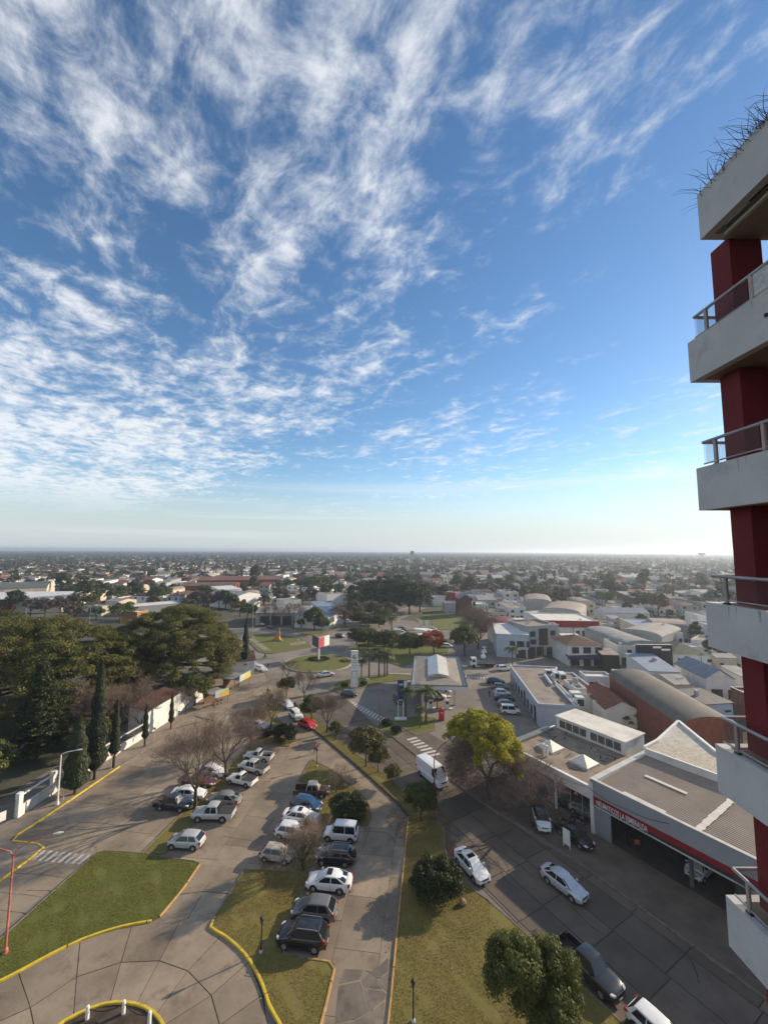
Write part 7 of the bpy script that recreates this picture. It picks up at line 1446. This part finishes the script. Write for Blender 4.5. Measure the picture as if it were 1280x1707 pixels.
# everything further out: one object of houses, one of trees, instanced over points
def scatter(name, label, cat, pts, coll, smin, smax, rot):
    me = bpy.data.meshes.new(name); me.from_pydata([(x,y,-.05) for x,y in pts], [], []); o = bpy.data.objects.new(name, me); COL.objects.link(o); tag(o, label, cat, kind='stuff')
    ng = bpy.data.node_groups.new(name, 'GeometryNodeTree'); ng.interface.new_socket('Geometry', in_out='INPUT', socket_type='NodeSocketGeometry'); ng.interface.new_socket('Geometry', in_out='OUTPUT', socket_type='NodeSocketGeometry')
    N = ng.nodes.new; L = ng.links.new; gi, go = N('NodeGroupInput'), N('NodeGroupOutput'); mp = N('GeometryNodeMeshToPoints'); ip = N('GeometryNodeInstanceOnPoints'); ci = N('GeometryNodeCollectionInfo'); ci.inputs['Collection'].default_value = coll; ci.inputs['Separate Children'].default_value = True; ci.inputs['Reset Children'].default_value = True
    ip.inputs['Pick Instance'].default_value = True
    ri = N('FunctionNodeRandomValue'); ri.data_type = 'INT'; ri.inputs['Max'].default_value = max(0, len(coll.objects)-1) if True else 0; ri.inputs['Min'].default_value = 0
    rv = N('FunctionNodeRandomValue'); rv.data_type = 'FLOAT_VECTOR'; rv.inputs[0].default_value = smin; rv.inputs[1].default_value = smax; rv.inputs['Seed'].default_value = 3
    rr = N('FunctionNodeRandomValue'); rr.data_type = 'FLOAT_VECTOR'; rr.inputs[0].default_value = (0,0,rot[0]); rr.inputs[1].default_value = (0,0,rot[1]); rr.inputs['Seed'].default_value = 5
    L(gi.outputs[0], mp.inputs[0]); L(mp.outputs[0], ip.inputs['Points']); L(ci.outputs[0], ip.inputs['Instance'])
    io = [s for s in ri.outputs if s.enabled and s.type == 'INT'][0]; L(io, ip.inputs['Instance Index'])
    vo = lambda n: [s for s in n.outputs if s.enabled and s.type == 'VECTOR'][0]
    L(vo(rv), ip.inputs['Scale']); L(vo(rr), ip.inputs['Rotation']); L(ip.outputs[0], go.inputs[0])
    o.modifiers.new('scatter','NODES').node_group = ng; return o
FW = bpy.data.materials.new('far_wall'); FW.use_nodes = True
def far_mat(m, cols):
    nt = m.node_tree; oi = nt.nodes.new('ShaderNodeObjectInfo'); cr = nt.nodes.new('ShaderNodeValToRGB'); cr.color_ramp.interpolation = 'CONSTANT'; e = cr.color_ramp.elements
    while len(e) < len(cols): e.new(1)
    for i, c in enumerate(cols): e[i].position = i/len(cols); e[i].color = (*c,1)
    ns = nt.nodes.new('ShaderNodeTexNoise'); ns.inputs['Scale'].default_value = .6; tc = nt.nodes.new('ShaderNodeTexCoord'); nt.links.new(tc.outputs['Object'], ns.inputs['Vector']); mr = nt.nodes.new('ShaderNodeMapRange'); mr.inputs[3].default_value = .75; mr.inputs[4].default_value = 1.15; nt.links.new(ns.outputs['Fac'], mr.inputs[0])
    mx = nt.nodes.new('ShaderNodeMix'); mx.data_type = 'RGBA'; mx.blend_type = 'MULTIPLY'; mx.inputs['Factor'].default_value = 1; nt.links.new(oi.outputs['Random'], cr.inputs[0]); nt.links.new(cr.outputs[0], mx.inputs['A']); nt.links.new(mr.outputs[0], mx.inputs['B']); nt.links.new(mx.outputs['Result'], nt.nodes['Principled BSDF'].inputs['Base Color']); nt.nodes['Principled BSDF'].inputs['Roughness'].default_value = .85
far_mat(FW, [(.50,.48,.45),(.38,.34,.28),(.62,.60,.57),(.23,.22,.21),(.43,.41,.39),(.22,.11,.075),(.32,.30,.27),(.55,.54,.53)])
FR = bpy.data.materials.new('far_roof'); FR.use_nodes = True; far_mat(FR, [(.20,.165,.14),(.28,.27,.26),(.18,.085,.06),(.17,.16,.15),(.36,.34,.31),(.12,.10,.09),(.22,.10,.065)])
hc = bpy.data.collections.new('far_house_parts')
for i in range(7):
    w_, d_, h_ = (9,11,8,14,10,9,12)[i], (12,10,16,22,9,14,12)[i], (3.4,3.8,6.4,5.5,3.6,6.0,3.4)[i]; m = MB().box(0,w_,0,d_,0,h_); nf = 6
    if i in (0,2,5): m.box(0,w_,0,.25,h_,h_+.5).box(0,w_,d_-.25,d_,h_,h_+.5).box(0,.25,.25,d_-.25,h_,h_+.5).box(w_-.25,w_,.25,d_-.25,h_,h_+.5).box(w_*.6,w_*.6+1.2,d_*.5,d_*.5+1.2,h_,h_+1.8)
    nw = len(m.f)
    if i in (1,4,6): m.add([(-.4,-.4,h_),(w_+.4,-.4,h_),(w_+.4,d_/2,h_+1.7),(-.4,d_/2,h_+1.7),(w_+.4,d_+.4,h_),(-.4,d_+.4,h_)],[(0,1,2,3),(3,2,4,5),(0,3,5),(1,4,2)])
    elif i == 3: m.add([(-.2,-.2,h_),(w_+.2,-.2,h_),(w_+.2,d_*.5,h_+2.2),(-.2,d_*.5,h_+2.2),(w_+.2,d_+.2,h_),(-.2,d_+.2,h_)],[(0,1,2,3),(3,2,4,5),(0,3,5),(1,4,2)])
    else: m.box(.25,w_-.25,.25,d_-.25,h_,h_+.05)
    nr = len(m.f)
    for x in (1.2, w_-2.7): m.add([(x,-.03,1.1),(x+1.5,-.03,1.1),(x+1.5,-.03,2.5),(x,-.03,2.5)],[(0,1,2,3)])
    me = m.mesh('far_house', fix=False); me.materials.append(FW); me.materials.append(FR); me.materials.append(GLASS)
    for k_, p in enumerate(me.polygons): p.material_index = 0 if k_ < nw else (1 if k_ < nr else 2)
    hc.objects.link(bpy.data.objects.new('far_house_part', me))
scatter('distant_houses', 'countless small houses of the town reaching towards the horizon', 'houses', [c for d, c, r_ in spots[290:]], hc, (.85,.85,.85), (1.2,1.2,1.15), (GA-.03, GA+.03))
tc_ = bpy.data.collections.new('far_tree_parts')
for i, (lm, rx, rz) in enumerate([(G_DARK,3.3,2.7),(G_MID,3.4,2.3),(G_OLIVE,3.1,2.6),(leafmat('leaf_bare_brown',(0,0,0),(0,0,0)),3.2,2.6),(G_DARK,2.6,5.0),(leafmat('leaf_bare_brown',(0,0,0),(0,0,0)),3.4,3.0),(G_CYP,1.2,5.0)]):
    C = ellip(12,rx,rx,rz,rz+1.6); me = clump_crown('far_tree', C, rng.uniform(1.0,1.7,len(C))*min(1,rx/2.6), 22, .62); me.materials.append(lm); tc_.objects.link(bpy.data.objects.new('far_tree_part', me))
tp_ = [c for d, c in tspots[290:]]
# woods thicken towards the horizon
for _ in range(9000):
    d = 2600*(7.5/2.6)**random.random()**.8; a = random.uniform(-.80,.80); c = (d*math.sin(a), d*math.cos(a))
    if math.sin(c[0]*.004+1.3)*math.sin(c[1]*.0031)+.35*math.sin(c[0]*.013) > -.25: tp_.append(c)
scatter('distant_trees', 'countless trees of the town and woods reaching to the horizon', 'trees', tp_, tc_, (.7,.7,.6), (1.8,1.8,1.5), (0, 6.28))
# landmarks on the skyline
def at_dist(px, Y): d = ray(px, 918); return (d[0]/d[1]*Y, Y)
wt = thing('water_tower', 'goblet-shaped concrete water tower on the skyline', 'water tower', (*at_dist(1169,1500),0)); MB().lathe([(0,0),(4.5,0),(3.6,14),(4.2,20),(12.5,29),(13,31),(11.5,31.5),(0,32)], n=24).build('tower', mat('grey_concrete',(.22,.22,.21),.9,.1,.2), wt, 40); MB().lathe([(13.0,30.2),(13.4,30.4),(13.4,31.2),(13.0,31.2)], n=24).build('rim', TRIM, wt)
si = thing('silo_tower', 'pale square silo tower with dark cap rising over the town', 'tower', (*at_dist(687,1150),0)); MB().box(-6,6,-6,6,0,26).build('shaft', WALLG, si); MB().box(-4.5,4.5,-4.5,4.5,26,33).build('head', mat('dark_cap',(.06,.06,.06),.8,.1,.5), si); MB().box(-5,5,-5,5,33,33.6).build('cap', TRIM, si)
for i in range(4): MB().box(-6.1,-6.0,-5+i*2.6,-3.4+i*2.6,4,24).build('rib', TRIM, si)
s2_ = thing('silo', 'smaller dark silo beside the square silo tower', 'tower', (*at_dist(703,900),0)); MB().lathe([(0,0),(7,0),(7,15),(4,18),(0,19)], n=20).build('drum', WALLG, s2_, 40); MB().tube([(7.2,0,0),(7.2,0,18)], .4, 6).build('ladder', STEEL, s2_)
C = np.column_stack([rng.uniform(-130,130,300), rng.uniform(-30,30,300), rng.uniform(3,15,300)]); wd_ = obj('wood', clump_crown('wood', C, rng.uniform(4,6,300), 30, 2.0), G_DARK); wd_.location = (*at_dist(1082,2300),0); tag(wd_, 'long flat-topped wood standing above the skyline at the right', 'wood', kind='stuff')

# ================================================================== HAZE
hz = MB().box(-15000,15000,-600,15000,-1.2,47.5).build('haze', None); hm = bpy.data.materials.new('haze'); hm.use_nodes = True; nt = hm.node_tree; nt.nodes.clear()
out = nt.nodes.new('ShaderNodeOutputMaterial'); pv = nt.nodes.new('ShaderNodeVolumePrincipled'); pv.inputs['Color'].default_value = (.74,.86,1.0,1); pv.inputs['Density'].default_value = .00026; pv.inputs['Anisotropy'].default_value = .45; nt.links.new(pv.outputs[0], out.inputs['Volume'])
hz.data.materials.append(hm); tag(hz, 'pale haze lying over the town', 'haze', kind='stuff')
